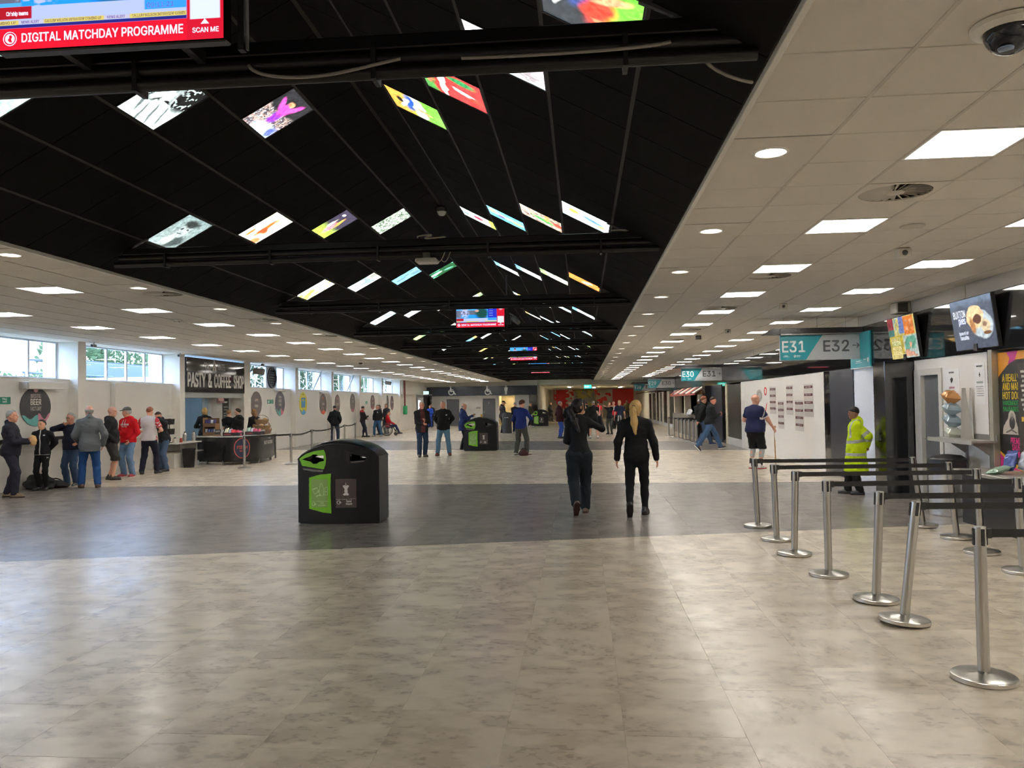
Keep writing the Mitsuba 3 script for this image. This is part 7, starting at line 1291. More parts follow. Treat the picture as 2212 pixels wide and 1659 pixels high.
        if hk == 'cap':
            g = Form(0.01); g.ell(hd((0, 0.1, 0.045)), (0.068, 0.075, 0.012), Rh @ rot('x', -0.12)); add('peak', g.mesh(min(h, 0.009)), hm_, True, hkey)
        if hk in ('cap', 'beanie') and len(hair) > 2:
            g = Form(0.02); g.ell(hd((0, -0.014, 0.012)), np.array([0.0795, 0.098, 0.09]) * hs, Rh); g.cut(lambda q: np.maximum(loc(q)[:, 2] - 0.045, loc(q)[:, 1] - 0.03)); g.cut(lambda q: -0.05 - loc(q)[:, 2]); add('hair', g.mesh(h), M(HAIRS[hair[2]], 0.6))
        if hk in ('ponytail', 'lowpony'):
            z0 = 0.03 if hk == 'ponytail' else -0.02; g = Form(0.03); q0, q1, q2 = hd((0, -0.105, z0)), hd((0, -0.155, z0 - 0.08)), NK + Rt @ [0.0, -0.165, -0.22]; g.cap(q0, q1, 0.026, 0.042).cap(q1, (q1 + q2) / 2, 0.046, 0.05).cap((q1 + q2) / 2, q2, 0.05, 0.018)
            pv, pf_ = g.mesh(h); pv = pv + (meshkit.noise(pv * [90, 90, 7], 5)[:, None] - 0.5) * 0.02; pk = add('ponytail', (pv, pf_), hm_, True, hkey); add('hair_band', cyl(hd((0, -0.098, z0 + 0.004)), hd((0, -0.118, z0 - 0.008)), 0.027, 0.027, 14), M('2a2019', 0.6), False, hkey)
    env = dict(W=W, G=G, hd=hd, tp=tp, wr=wr, el=el, sh=sh, P=P, Rh=Rh, Rt=Rt, add=add, patch=patch, t=t, top=topm, leg=(v, f), legm=L, tk=tk, lg=lg, knee=knee, ank=ank, s=s, h=h, NK=NK, loc=loc, body=body)
    if ext: ext(env)
    return t
def walk(f, b, w=0.08, fs=1, lift=38):
    """stride: foot fs forward by f, the other back by b on its toes"""
    return {fs: (fs * w, f, 6, -4, 0.0), -fs: (-fs * w, -b, 6, lift, 0.075 if lift > 20 else 0.0)}
STD = lambda w=0.11, t=10, d=0.0: {1: (w, d, t, 0, 0), -1: (-w, -d, t, 0, 0)}
def zone(ex): return lambda q: ex(q)
# two women walking away in the middle
def ext_w1(e):
    tp = e['tp']
    for sd in (1, -1):
        k = e['knee'][sd]; hp = e['P'] + [sd * 0.1, 0, -0.05]; m = hp * 0.42 + k * 0.58
        e['add']('cargo_pocket', (lambda q: (q.vertices * [0.018, 0.06, 0.09] + m + [sd * 0.085, -0.01, 0], q.faces))(trimesh.creation.icosphere(2)), M('1a2126', 0.85), True, e['lg'])
    e['add']('waistband', (lambda q: (np.c_[q[0][:, 0] * 1.28, q[0][:, 1] * 0.9, q[0][:, 2]] + tp((0, 0.004, 0.06)), q[1]))(lathe([(0.112, -0.02), (0.118, 0.0), (0.112, 0.025)], 32)), M('12171b', 0.8), True, e['lg'])
    f = Form(0.02); f.cap(e['hd']((-0.055, 0.06, 0.06)), e['hd']((-0.075, 0.055, -0.05)), 0.016, 0.01).cap(e['hd']((0.055, 0.06, 0.06)), e['hd']((0.078, 0.055, -0.06)), 0.018, 0.01).ell(e['hd']((0, 0.078, 0.065)), (0.058, 0.024, 0.03), e['Rh']); e['add']('fringe', f.mesh(e['h']), M(HAIRS['black'], 0.5))
person('dark-haired woman walking away in black top and cargo trousers, one hand raised, looking right', -0.05, 12.2, 4, 1.76, ('fitted', '121517'), ('cargo', '1b2328'), '5a4c40', ('ponytail', 'black'), 'd9a98c',
       arms=((0.35, 0.34, 1.44, 0.6, -0.3, -0.9), (0.06, 0.26, 1.02)), feet={1: (0.09, 0.12, 10, 0, 0), -1: (-0.07, -0.25, 4, 52, 0.10)}, look=(-72, 2), female=True, sole='3a2216', hem=-0.01, ext=ext_w1, h=0.0085)
person('blonde ponytailed woman walking away in loose black sweatshirt and black trousers', 0.80, 12.0, -6, 1.72, ('shirt_loose', '0f0f11'), ('slim', '131417'), '1d1b1b', ('ponytail', 'blonde'), 'd6a287',
       arms=((0.30, 0.06, 0.86), (0.29, -0.02, 0.86)), feet={1: (0.11, 0.12, 12, 0, 0), -1: (-0.1, -0.26, 6, 55, 0.10)}, female=False, sole='121112', fat=0.012, hem=-0.12, look=(-14, 0), h=0.0085)
# left: along the drinking shelf
def food(e):
    c = (e['wr'][1] + e['wr'][-1]) / 2 + [0, 0.09, 0.02]; e['add']('paper_bag', (lambda q: (np.c_[q.vertices[:, 0] * 0.05, q.vertices[:, 1] * 0.07, q.vertices[:, 2] * 0.11] * (1 + 0.3 * (meshkit.noise(q.vertices * 3, 4)[:, None] - 0.5)) + c, q.faces))(trimesh.creation.icosphere(3)), M('c9a06a', 0.7))
person('man at the left border in a dark navy jacket holding food in brown paper', -11.22, 14.8, -72, 1.72, ('jacket', '1e1d27'), ('jeans', '23232f'), '6b5a48', ('short', 'grey'), 'c98f74', arms=((0.06, 0.33, 1.1), (0.02, 0.3, 1.12)), feet=STD(0.1, 8, 0.1), fat=0.03, look=(4, 4), hold=True, ext=food)
def boy(e):
    tp = e['tp']; L = lambda q: (q - e['P'])
    e['patch']('white_zip_stripe', lambda q: (np.abs(q[:, 0]) < 0.014) & (q[:, 1] > 0.04), 'c9c7c2'); e['patch']('chest_logo', lambda q: (q[:, 0] < -0.06) & (q[:, 0] > -0.10) & (np.abs(q[:, 2] - 1.36) < 0.012) & (q[:, 1] > 0.03), 'd8d8d6')
    e['patch']('sleeve_print', lambda q: (q[:, 0] > 0.2) & (q[:, 1] > -0.02) & (q[:, 2] < 1.28) & (q[:, 2] > 0.98) & (np.sin(q[:, 2] * 160) > -0.3), 'a9aaa8'); e['patch']('hem_band', lambda q: (q[:, 2] < 0.89) & (q[:, 1] > 0.02), 'b5b3ae')
    for z in (0.8,): e['add']('hip_logo', box(-0.19, -0.15, 0.105, 0.112, 0.80, 0.82), M('d0d0ce', 0.6), False, e['lg'])
person('boy in a black tracksuit with a white zip stripe by the drinking shelf', -11.45, 16.05, 190, 1.51, ('jacket', '121216'), ('slim', '0f0f12'), '151515', ('short', 'dark'), 'd9a384', arms=('behind', 'behind'), feet=STD(0.09, 14), look=(-8, 0), hem=-0.05, ext=boy, fat=-0.012)
def glasses(e):
    for sd in (1, -1):
        r = tube([e['hd']((sd * 0.033 + 0.024 * math.cos(a), 0.098, 0.01 + 0.018 * math.sin(a))) for a in np.linspace(0, 6.283, 13)], 0.003, 6); e['add']('glasses', r, M('2a2624', 0.4), False, e['body'])
    e['add']('glasses', tube([e['hd']((-0.012, 0.1, 0.012)), e['hd']((0.012, 0.1, 0.012))], 0.003, 6), M('2a2624', 0.4), False, e['body'])
person('grey-haired man in a navy jumper facing the camera with a hand at his mouth', -11.4, 16.95, 172, 1.64, ('jumper', '181b2b'), ('jeans', '34455f'), '23232b', ('short', 'grey'), 'c58b72', arms=((0.07, 0.19, 1.46, 0.9, 0.1, -0.4), (0.3, 0.12, 1.05)), feet=STD(0.13, 14), fat=0.035, ext=glasses, sole='b5b0a6')
def sleeve_logo(e): e['patch']('sleeve_logo', lambda q: (q[:, 0] > 0.18) & (np.abs(q[:, 2] - 1.3) < 0.02) & (np.abs(q[:, 1]) < 0.04), 'c9cbcc')
person('balding man in a grey waterproof coat and blue jeans with his back half turned', -10.72, 16.55, 35, 1.80, ('jacket', '565a5c'), ('jeans', '1f4070'), '4a2f28', ('ring', 'grey'), 'cf9c82', arms=((0.26, 0.06, 0.9), (0.2, 0.2, 0.98)), feet=STD(0.15, 12, -0.06), fat=0.025, hem=-0.16, look=(20, 4), ext=sleeve_logo)
person('bald man in a black hoodie and dark shorts, side on, looking right', -11.34, 18.35, -70, 1.78, ('hoodie', '17171a'), ('shorts', '2e2d2c'), '3a3634', ('bald', 'grey'), 'd09a80', arms=('pocket', 'pocket'), feet=STD(0.09, 6, 0.05), fat=0.03, look=(-8, 0))
def hood_print(e):
    q0 = e['tp']((0, 0.15, 0.36)); w = text('Superdry', 0.06, width=0.24, depth=0.008) if False else text('Sunderland', 0.06, width=0.01)
    e['patch']('chest_print', lambda q: (q[:, 1] > 0.06) & (np.abs(q[:, 0]) < 0.12) & (((np.abs(q[:, 2] - 1.305) < 0.022) & (np.sin(q[:, 0] * 190) > -0.55)) | ((np.abs(q[:, 2] - 1.255) < 0.012) & (np.abs(q[:, 0]) < 0.08) & (np.sin(q[:, 0] * 240) > -0.4))), 'e3d5d2')
    for sd in (1, -1): e['add']('drawstring', tube([e['tp']((sd * 0.03, 0.105, 0.5)), e['tp']((sd * 0.035, 0.15, 0.42)), e['tp']((sd * 0.033, 0.158, 0.36))], 0.006, 6), M('e0d3d0', 0.7), False, e['tk'])
person('man in a bright red hoodie with white print, flat cap and light jeans', -11.32, 19.05, 168, 1.76, ('hoodie', 'b3141d'), ('jeans', '5d7796'), '8e2a33', ('cap', '4d4a44', 'grey'), 'c98e74', arms=((0.1, 0.2, 1.08), (0.17, 0.12, 0.92)), feet=STD(0.13, 14), fat=0.02, look=(-42, 0), ext=hood_print, sole='d8d2cc')
def red_sleeves(e):
    e['patch']('red_pattern_sleeve', lambda q: (np.abs(q[:, 0]) > 0.185) & (meshkit.noise(q * 28, 2) > 0.36), 'a52833')
person('red-haired man in a white shirt with red patterned sleeves, back to the camera', -11.28, 19.95, 8, 1.76, ('tee', 'd9d6d8'), ('jeans', '1a1d2c'), '1b1a1e', ('short', 'ginger'), 'd39c82', arms=((0.2, 0.2, 1.1), (0.2, 0.22, 1.08)), feet=STD(0.16, 16, 0.08), fat=0.015, look=(0, -12), ext=red_sleeves)
person('man in a black jacket and glasses stooping beside the coffee shelf', -11.3, 20.75, 150, 1.66, ('jacket', '1d1f24'), ('jeans', '45566f'), '24242a', ('short', 'dark'), 'c48c74', arms=((0.12, 0.22, 1.36), (0.05, 0.2, 1.46, 0.9, 0.3, 0.0)), feet=STD(0.1, 10), lean=0.2, look=(30, -22), ext=glasses)
# the servers behind the pasty counter
person('blonde server in black behind the left end of the pasty counter, back turned', -12.0, 24.5, 12, 1.72, ('jumper', '0e0e10'), ('trousers', '121214'), '151515', ('bob', 'blonde'), 'd5a58a', arms=((0.2, 0.25, 1.1), (0.16, 0.25, 1.1)), female=True)
def tee_print(e): e['patch']('back_print', lambda q: (q[:, 1] < -0.05) & (np.abs(q[:, 0]) < 0.09) & (np.abs(q[:, 2] - 1.16) < 0.05) & (np.sin(q[:, 0] * 150) > -0.4), '3f3f3f')
person('short-haired server in a black t-shirt behind the wooden crate, back turned', -11.34, 24.8, -4, 1.63, ('tee', '111114'), ('trousers', '121214'), '151515', ('short', 'lightbrown'), 'd0a084', arms=('front', 'front'), ext=tee_print)
person('dark-haired server with her hair tied, in black, looking left over the pasty counter', -10.8, 24.3, 70, 1.68, ('hoodie', '0f0f11'), ('trousers', '121214'), '151515', ('bun', 'dark'), 'd5a68c', arms=('front', 'front'), female=True, look=(12, 0))
person('long brown-haired server in black beside the wicker baskets', -10.82, 25.6, 50, 1.65, ('jumper', '101012'), ('trousers', '121214'), '151515', ('long', 'lightbrown'), 'd5a68c', arms=('front', 'front'), female=True, look=(15, -6))
# queue and the wall group
person('man in a black beanie and black coat, back turned, by the roped line', -11.28, 35.7, 6, 1.72, ('jacket', '0f1316'), ('jeans', '2a3547'), '8c8a88', ('beanie', '141317'), 'c9957a', arms=('pocket', 'pocket'), feet=STD(0.14, 10), fat=0.02, hem=-0.14)
def red_hood(e): e['patch']('red_hood', lambda q: q[:, 2] > 1.40, '8f2229')
person('person in a dark jacket with a red hood leaning on the far window wall', -11.66, 41.7, -50, 1.66, ('hoodie', '1b1a1c'), ('slim', '1c2230'), '1c1c1e', ('beanie', '1d1a1b'), 'b98670', arms=('phone', 'front'), feet={1: (0.1, 0.2, 8, 0, 0), -1: (-0.08, 0.05, 8, 0, 0)}, ext=red_hood)
def badge(e): e['patch']('chest_badge', lambda q: (q[:, 1] > 0.05) & (q[:, 0] < -0.04) & (q[:, 0] > -0.09) & (np.abs(q[:, 2] - 1.33) < 0.03), 'd8d4d0', off=0.01)
person('man in black top with a white chest badge and jeans at the far window wall', -11.05, 42.5, 165, 1.72, ('jumper', '121214'), ('jeans', '2f4d6e'), 'b0aaa2', ('short', 'brown'), 'c08a72', arms=('pocket', 'pocket'), feet=STD(0.22, 14), ext=badge, fat=0.02)
person('dark-coated man behind the others in the group at the far window wall', -11.5, 44.7, 120, 1.72, ('jacket', '232328'), ('jeans', '1f2632'), '1c1c1e', ('cap', '2a2523', 'dark'), 'b98670', arms=('front', 'pocket'))
person('second dark-coated man at the back of the wall group behind the wheelchair', -11.35, 45.7, 150, 1.78, ('jacket', '2a2a2f'), ('jeans', '1f2632'), '1c1c1e', ('short', 'dark'), 'b98670', arms=('front', 'front'))
def seated(e): e['patch']('white_stripe', lambda q: (q[:, 1] > 0.02) & (q[:, 0] > 0.11) & (q[:, 0] < 0.15) & (q[:, 2] > 0.7), 'd8cfcc')
person('man in a red jacket sitting in the wheelchair by the far window wall', -10.75, 43.6, -72, 1.72, ('jacket', 'a3141f'), ('slim', '20284a'), '26222a', ('short', 'dark'), 'b98066', arms=((0.12, 0.33, 1.02), (0.12, 0.33, 1.02)), feet={1: (0.09, 0.62, 6, 0, 0.09), -1: (-0.09, 0.62, 6, 0, 0.09)}, sit=0.56, ext=seated, look=(0, -6))
t = thing('wheelchair', 'black wheelchair with large spoked wheels under the seated man', 'wheelchair'); wc = lambda m: move(move(m, (0, 0, 0)), (-10.75, 43.6, 0), math.radians(-72))
for sd in (1, -1):
    w = part(t, 'wheel', wc(tube([(sd * 0.30, -0.08 + 0.3 * math.cos(a), 0.31 + 0.3 * math.sin(a)) for a in np.linspace(0, 2 * math.pi, 33)], 0.017, 8)), M('26262a', 0.5), 60); part(w, 'spokes', wc(cat(*[cyl((sd * 0.29, -0.08, 0.31), (sd * 0.30, -0.08 + 0.29 * math.cos(a), 0.31 + 0.29 * math.sin(a)), 0.004, n=5) for a in np.linspace(0, 2 * math.pi, 17)[:-1]])), M('b5b5b5', 0.3, 1.0)); part(w, 'push_rim', wc(tube([(sd * 0.335, -0.08 + 0.25 * math.cos(a), 0.31 + 0.25 * math.sin(a)) for a in np.linspace(0, 2 * math.pi, 25)], 0.009, 6)), M('c2c2c2', 0.25, 1.0), 60)
    part(t, 'castor', wc(cyl((sd * 0.2 - 0.012, 0.42, 0.09), (sd * 0.2 + 0.012, 0.42, 0.09), 0.09, n=18)), M('2a2a2c', 0.5)); part(t, 'footrest', wc(cat(cyl((sd * 0.16, 0.3, 0.42), (sd * 0.14, 0.6, 0.1), 0.012, n=8), box(sd * 0.14 - 0.07, sd * 0.14 + 0.07, 0.53, 0.72, 0.075, 0.088))), M('3a3a3d', 0.4))
    part(t, 'arm_frame', wc(tube([(sd * 0.25, -0.2, 0.45), (sd * 0.25, -0.2, 0.68), (sd * 0.25, 0.22, 0.68), (sd * 0.25, 0.3, 0.45), (sd * 0.2, 0.42, 0.2)], 0.013, 8)), M('303034', 0.4)); part(t, 'push_handle', wc(tube([(sd * 0.2, -0.24, 0.45), (sd * 0.2, -0.28, 0.9), (sd * 0.2, -0.38, 0.93)], 0.014, 8)), M('1d1d1f', 0.5))
part(t, 'seat', wc(box(-0.23, 0.23, -0.22, 0.26, 0.405, 0.435, 0.008)), M('1a1a1c', 0.7)); part(t, 'backrest', wc(box(-0.21, 0.21, -0.29, -0.255, 0.45, 0.88, 0.008)), M('1a1a1c', 0.7))
# middle of the hall
def maroon(e): e['patch']('maroon_front', lambda q: (q[:, 1] > 0.05) & (np.abs(q[:, 0]) < 0.07), '4a1a1f')
person('white-haired man in an open black jacket over a dark red jumper, hands clasped', -5.17, 25.5, 205, 1.80, ('jacket', '17181b'), ('jeans', '27384f'), '4f463c', ('short', 'white'), 'd09077', arms=((0.03, 0.25, 1.05), (0.04, 0.27, 1.16)), feet=STD(0.1, 12, 0.04), hem=-0.16, look=(-12, 2), fat=0.012, ext=maroon)
def chest_mark(e): e['patch']('chest_logo', lambda q: (q[:, 1] > 0.05) & (q[:, 0] < -0.09) & (q[:, 0] > -0.13) & (np.abs(q[:, 2] - 1.3) < 0.014), 'c9c9c9')
person('grey-haired man in a black waterproof jacket and pale blue jeans facing us, hands behind', -4.57, 26.1, 184, 1.80, ('jacket', '131416'), ('jeans', '5c7c94'), '7b3527', ('receding', 'grey'), 'cc9077', arms=(( 0.15, -0.1, 0.98), (0.15, -0.1, 0.98)), feet=STD(0.19, 14), fat=0.03, hem=-0.12, look=(-4, 0), ext=chest_mark)
def snack(e): e['add']('snack', (lambda q: (q.vertices * [0.03, 0.05, 0.03] + e['wr'][1] + [-0.02, 0.09, 0.06], q.faces))(trimesh.creation.icosphere(2)), M('b58a6a', 0.6))
person('bald man in a long blue coat, side on, eating behind the farther recycling bin', -4.4, 29.4, -78, 1.72, ('coat', '22305e'), ('trousers', '17181c'), '26221f', ('ring', 'grey'), 'cf937a', arms=((0.04, 0.34, 1.26), (0.05, 0.28, 1.2)), feet=STD(0.08, 8, 0.05), fat=0.02, hem=-0.22, look=(0, -8), ext=snack)
def phone(e): e['add']('phone', box(-0.035, 0.035, -0.004, 0.004, -0.07, 0.07, 0.003) if False else (lambda b: (b[0] + (e['wr'][1] + e['wr'][-1]) / 2 + [0, 0.09, 0.06], b[1]))(box(-0.035, 0.035, -0.006, 0.006, -0.07, 0.07, 0.003)), M('20242c', 0.2), False)
person('person in a royal blue tracksuit looking at a phone by the far fire door', -11.05, 57.6, 176, 1.64, ('hoodie', '2444a5'), ('trousers', '1f2f6a'), '1a1a1c', ('short', 'grey'), 'c48f78', arms=('phone', 'phone'), look=(0, -16), ext=phone)
person('dark-clothed person half hidden behind the blue tracksuit at the far fire door', -11.3, 59.3, 180, 1.72, ('jacket', '1b1d26'), ('trousers', '17181c'), '1a1a1c', ('short', 'dark'), 'c48f78', arms=('pocket', 'pocket'))
def phone2(e): e['add']('phone', (lambda b: (b[0] + e['wr'][1] + [-0.02, 0.1, 0.06], b[1]))(box(-0.035, 0.035, -0.006, 0.006, -0.07, 0.07, 0.003)), M('c9ccd2', 0.3), False)
person('brown-haired man in a blue jumper and grey trousers, back turned, holding a phone', -1.98, 25.95, -22, 1.80, ('jumper', '1c2a66'), ('trousers', '45453f'), 'a5998a', ('mop', 'auburn'), 'd09a80', arms=((0.2, 0.3, 1.14), (0.16, 0.26, 1.1)), feet={1: (0.14, 0.1, 26, 0, 0), -1: (-0.16, -0.06, 8, 0, 0)}, look=(-22, -14), fat=0.012, hem=-0.1, ext=phone2)
def bagf(e): pass
person('person in a black cap and grey-sleeved gilet holding something pink by the litter bin', -4.5, 45.2, -60, 1.84, ('jacket', '3d3b40'), ('trousers', '17181c'), '2a2422', ('cap', '151314'), 'c48f78', arms=('front', 'front'), look=(-10, -14), fat=0.03, ext=lambda e: (e['patch']('gilet', lambda q: np.abs(q[:, 0]) < 0.17, '24181c', off=0.008), e['add']('pink_item', (lambda q: (q.vertices * [0.05, 0.04, 0.06] + (e['wr'][1] + e['wr'][-1]) / 2 + [0, 0.09, 0.03], q.faces))(trimesh.creation.icosphere(2)), M('c9385f', 0.6))))
person('grey-haired man in navy top and jeans standing behind the man in the blue jumper', -3.75, 44.9, -20, 1.74, ('jumper', '14161f'), ('jeans', '1f2c52'), 'dad7d2', ('short', 'grey'), 'c48f78', arms=('front', 'front'), feet=STD(0.1, 20))
person('person in an olive coat beside the black bin at the dark pillar', -3.55, 55.0, -100, 1.68, ('jacket', '35382b'), ('slim', '131519'), 'd2cfca', ('short', 'grey'), 'c48f78', arms=('front', 'front'), feet=walk(0.16, 0.16, 0.06, 1, 10))
def handbag(e):
    c = e['sh'][-1] * 0.25 + e['wr'][-1] * 0.75 + [-0.1, 0.0, -0.05]; e['add']('handbag', (lambda q: (q.vertices * [0.09, 0.18, 0.15] + c, q.faces))(trimesh.creation.icosphere(3)), M('121214', 0.5)); e['add']('bag_strap', tube([e['sh'][-1] + [0.03, 0, 0.06], e['sh'][-1] + [-0.06, 0.06, 0.02], c + [0, 0.02, 0.13]], 0.012, 6), M('121214', 0.5))
person('woman in dark clothes with a large black shoulder bag in the far corridor', -2.72, 70.0, -70, 1.72, ('coat', '16171a'), ('slim', '16171a'), '1d1b19', ('bun', 'brown'), 'c48f78', arms=('pocket', (0.2, 0.1, 1.0)), female=True, feet=walk(0.14, 0.14, 0.06, 1, 10), ext=handbag)
person('grey-haired man in a maroon coat and bright blue jeans in the distance, side on', -1.03, 37.6, -65, 1.76, ('coat', '3a1518'), ('slim', '3a55a0'), '3d4350', ('short', 'grey'), 'c48f78', arms=('pocket', 'pocket'), feet=STD(0.1, 10), hem=-0.16)
person('balding man in black just right of the maroon coat', -0.55, 37.2, -20, 1.72, ('jacket', '121317'), ('trousers', '15161a'), '8c8a87', ('ring', 'grey'), 'cf9c82', arms=('pocket', 'pocket'), look=(10, 0))
person('fair-haired person half hidden behind the dark-haired walking woman', -0.2, 38.2, 160, 1.72, ('jacket', '17181b'), ('trousers', '15161a'), '2a2422', ('short', 'lightbrown'), 'cf9c82', arms=('pocket', 'pocket'))
person('broad man in black jacket and shorts with white trainers, back turned, in the distance', 0.55, 37.1, 4, 1.74, ('jacket', '17191a'), ('shorts', '1b1b1c'), 'd6d2cc', ('receding', 'grey'), 'd09a80', arms=('front', 'front'), feet=STD(0.18, 14), fat=0.035, hem=-0.1)
person('man in black left of the broad man in shorts, in the distance', 0.25, 39.3, 20, 1.74, ('jacket', '1b1d1c'), ('trousers', '2a1a1c'), '2a2422', ('short', 'brown'), 'd09a80', arms=('pocket', 'pocket'))
person('woman in grey trousers raising both hands to her face, behind the raised arm', 1.45, 41.6, 150, 1.66, ('tee', '1b1d24'), ('slim', '4b4a46'), '1f1b1a', ('bob', 'lightbrown'), 'd0a088', arms=((0.05, 0.25, 1.5), (0.05, 0.25, 1.5)), female=True)
def tied(e):
    e['add']('tied_jacket', (lambda q: (q.vertices * [0.2, 0.17, 0.12] * (1 + 0.3 * (meshkit.noise(q.vertices * 3, 4)[:, None] - 0.5)) + e['P'] + [0, -0.01, -0.02], q.faces))(trimesh.creation.icosphere(3)), M('17181b', 0.8)); e['add']('tied_sleeves', cat(tube([e['P'] + [0.05, 0.16, 0.06], e['P'] + [0.07, 0.19, -0.1], e['P'] + [0.08, 0.18, -0.24]], 0.04, 8), tube([e['P'] + [-0.04, 0.16, 0.06], e['P'] + [-0.05, 0.19, -0.1], e['P'] + [-0.05, 0.18, -0.22]], 0.04, 8)), M('7f7f80', 0.8))
person('fair-haired person in a navy t-shirt walking towards us with a jacket tied round the waist', 1.9, 40.4, 178, 1.76, ('tee', '171d33'), ('slim', '1c1b1d'), '221c1c', ('bob', 'blonde'), 'd6a58c', arms=('down', 'down'), feet=walk(0.12, 0.1, 0.07, 1, 8), ext=tied)
def harness(e): e['patch']('white_straps', lambda q: (np.abs(np.abs(q[:, 0]) - 0.1) < 0.02) | ((np.abs(q[:, 2] - 1.2) < 0.02) & (q[:, 1] > 0)), 'd8c8c4')
person('steward in a red vest with white bands walking away in the distance', 1.05, 51.0, 4, 1.72, ('tee', 'c0202a'), ('trousers', '17181c'), '2a2422', ('short', 'dark'), 'c48f78', arms=('down', 'down'), ext=harness)
person('person in a red and white football top coming towards us in the distance', 1.95, 49.0, 178, 1.70, ('jumper', 'a8242e'), ('trousers', '17181c'), '2a2422', ('short', 'brown'), 'c48f78', arms=('down', 'down'), feet=walk(0.12, 0.1, 0.07, 1, 8), ext=lambda e: e['patch']('white_scarf', lambda q: (np.abs(q[:, 0]) < 0.06) & (q[:, 1] > 0.02) & (q[:, 2] > 1.2), 'dcd3d0'))
person('walker in an olive jacket and black trousers far off by the red mural', 4.05, 72.0, -20, 1.80, ('jacket', '3d331c'), ('slim', '131315'), '1c1a1a', ('short', 'brown'), 'c48f78', arms=('down', 'down'), feet=walk(0.2, 0.2, 0.06, 1, 25))
# right: kiosk side
person('grey-haired man in a black jacket standing at the far queue posts under the E30 sign', 5.0, 34.6, -40, 1.74, ('jacket', '17181a'), ('trousers', '17181a'), '19181a', ('receding', 'grey'), 'c48f78', arms=('pocket', 'front'), feet=STD(0.09, 12))
person('dark-haired man striding right in a black jacket and blue jeans, eating, under the E30 sign', 4.25, 27.05, -82, 1.82, ('jacket', '161a1c'), ('jeans', '38506e'), '1b1e2b', ('short', 'dark'), 'c4806a', arms=((0.02, 0.32, 1.18), (0.05, 0.28, 1.14)), feet={-1: (-0.07, 0.38, 6, -6, 0.0), 1: (0.07, -0.42, 6, 48, 0.09)}, lean=0.1, fat=0.015, look=(0, -10), sole='dcd9d4')
person('red-haired man in dark clothes walking beside the striding man in jeans', 4.45, 29.9, -84, 1.84, ('jacket', '131517'), ('jeans', '3c4c63'), '31365f', ('mop', 'ginger'), 'd09a80', arms=('swingb', 'front'), feet={-1: (-0.07, 0.3, 6, -4, 0.0), 1: (0.07, -0.2, 6, 30, 0.06)}, look=(-4, -8), sole='d0cec9')
def cane(e):
    a = e['wr'][1] + [0.0, 0.05, -0.02]; e['add']('walking_stick', tube([a + [0, 0.07, 0.03], a + [0, 0.03, 0.05], a + [0, -0.005, 0.02], a + [0, 0.01, -0.3], [a[0], a[1] + 0.04, 0.0]], 0.012, 8), M('a87a42', 0.5)); e['patch']('white_cuffs', lambda q: (np.abs(q[:, 0]) > 0.17) & (np.linalg.norm(q - e['sh'][1], axis=1) > 0.185) & (np.linalg.norm(q - e['sh'][1], axis=1) < 0.235) & (q[:, 0] > 0), 'd9d2cf')
    e['patch']('shoulder_piping', lambda q: (q[:, 0] > 0.12) & (np.abs(q[:, 1] + 0.005) < 0.012) & (q[:, 2] > 1.2), 'b9b5b8')
    for sd in (1, -1):
        k, a = e['knee'][sd], e['ank'][sd]; e['add']('knee_support', cyl(k * 0.9 + a * 0.1, k * 0.45 + a * 0.55, 0.066, 0.058, 18), M('a5a7a8', 0.7), 60); e['add']('sock', cyl(k * 0.35 + a * 0.65, a, 0.054, 0.047, 18), M('1a1a1c', 0.8), 60)
person('bald heavy man in a navy t-shirt and black shorts leaning on a wooden walking stick', 4.22, 19.95, -42, 1.82, ('tee', '1c2040'), ('shorts', '131314'), 'd9d2cc', ('bald', 'grey'), 'd09a82', arms=((0.30, 0.34, 0.92), (0.24, 0.3, 1.08)), feet=STD(0.12, 10), fat=0.075, look=(-30, 0), ext=cane, sole='b5404a')
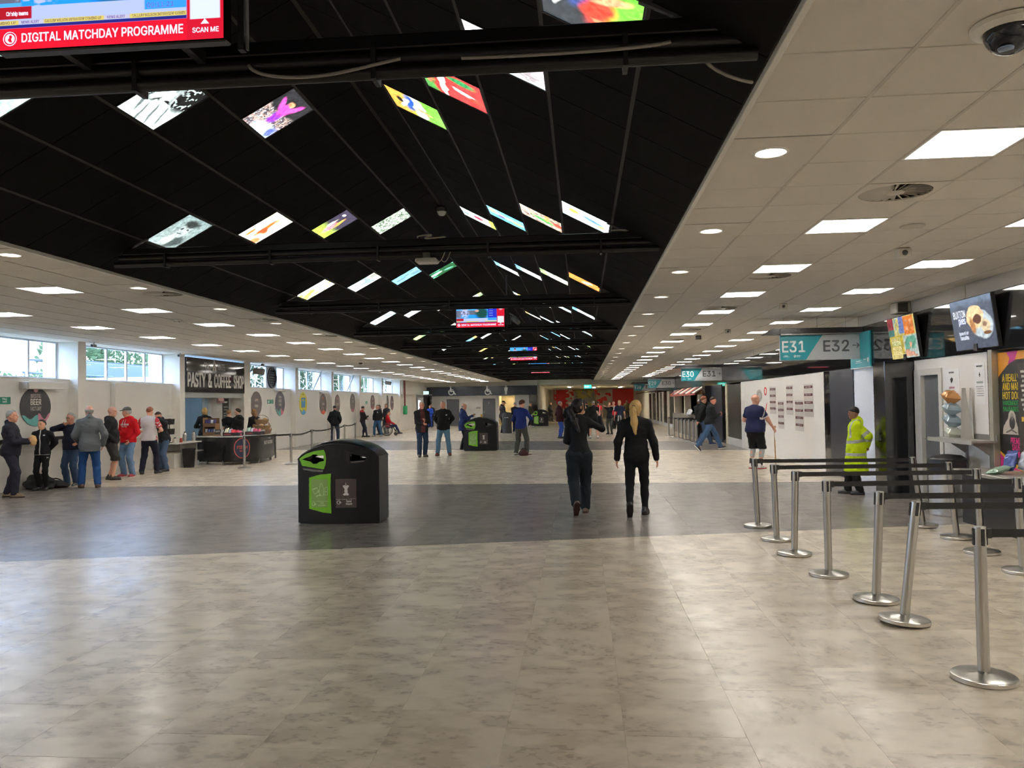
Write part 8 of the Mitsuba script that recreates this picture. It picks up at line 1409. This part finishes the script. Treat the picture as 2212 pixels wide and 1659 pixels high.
def hivis(e):
    e['patch']('reflective_band', lambda q: (np.abs(q[:, 2] - 1.06 + 0.12 * q[:, 1]) < 0.03) & (np.abs(q[:, 0]) < 0.24), 'a9aaa4', r=0.4); e['patch']('reflective_band', lambda q: (np.abs(q[:, 2] - 0.80) < 0.028), 'b5b6ac', r=0.4)
    for sd in (1, -1):
        m = e['el'][sd] * 0.75 + e['sh'][sd] * 0.25; e['patch']('arm_band', lambda q, m=m, sd=sd: (np.linalg.norm(q - m, axis=1) < 0.11) & (np.abs((q - m) @ ((e['el'][sd] - e['sh'][sd]) / 0.29)) < 0.032) & (q[:, 0] * sd > 0.16), 'a9aaa4', r=0.4)
    e['patch']('shoulder_band', lambda q: (np.abs(np.abs(q[:, 0]) - 0.115) < 0.026) & (q[:, 2] > 1.12), 'b0b1a8', r=0.4)
    e['add']('hood', (lambda f: f.mesh(e['h']))(Form(0.03).ell(e['tp']((0, -0.095, 0.5)), (0.105, 0.05, 0.1), e['Rt'])), M('c4d916', 0.7), True, e['tk'])
person('steward in a long yellow hi-vis coat and black beanie facing left beside the dark pillar', 4.8, 14.5, 80, 1.54, ('coat', 'c9e01a'), ('trousers', '141416'), '26262a', ('beanie', '16130f'), '7a5440', arms=('behind', 'behind'), feet={1: (0.09, 0.16, 8, 0, 0), -1: (-0.09, -0.04, 8, 0, 0)}, hem=-0.47, look=(6, 0), fat=0.02, ext=hivis)
# bags on the floor
def floor_bag(x, y, r, label, col, seed, parts=()):
    t = thing('floor_bag', label, 'bag'); s = trimesh.creation.icosphere(3); v = s.vertices * r * (1 + 0.35 * (meshkit.noise(s.vertices * 2.2, seed)[:, None] - 0.5)); v[:, 2] = np.maximum(v[:, 2], -r[2] * 0.55); v[:, 2] -= v[:, 2].min()
    put(t, (v + [x, y, 0.001], s.faces), M(col, 0.7), True); part(t, 'strap', tube(arc((x - r[0] * 0.6, y, r[2] * 1.2), (x + r[0] * 0.6, y + 0.02, r[2] * 1.2), -0.08, 12), 0.014, 6), M('0e0e10', 0.6), 60)
floor_bag(-11.75, 16.35, np.array([0.34, 0.2, 0.2]), 'black rucksack lying on the floor behind the boy', '121214', 3); floor_bag(-11.55, 16.6, np.array([0.3, 0.14, 0.1]), 'flat black bag on the floor right of the boy', '0f0f11', 8)
floor_bag(-1.88, 25.62, np.array([0.16, 0.12, 0.13]), 'small dark red and black bag at the feet of the man in the blue jumper', '3a1618', 12)
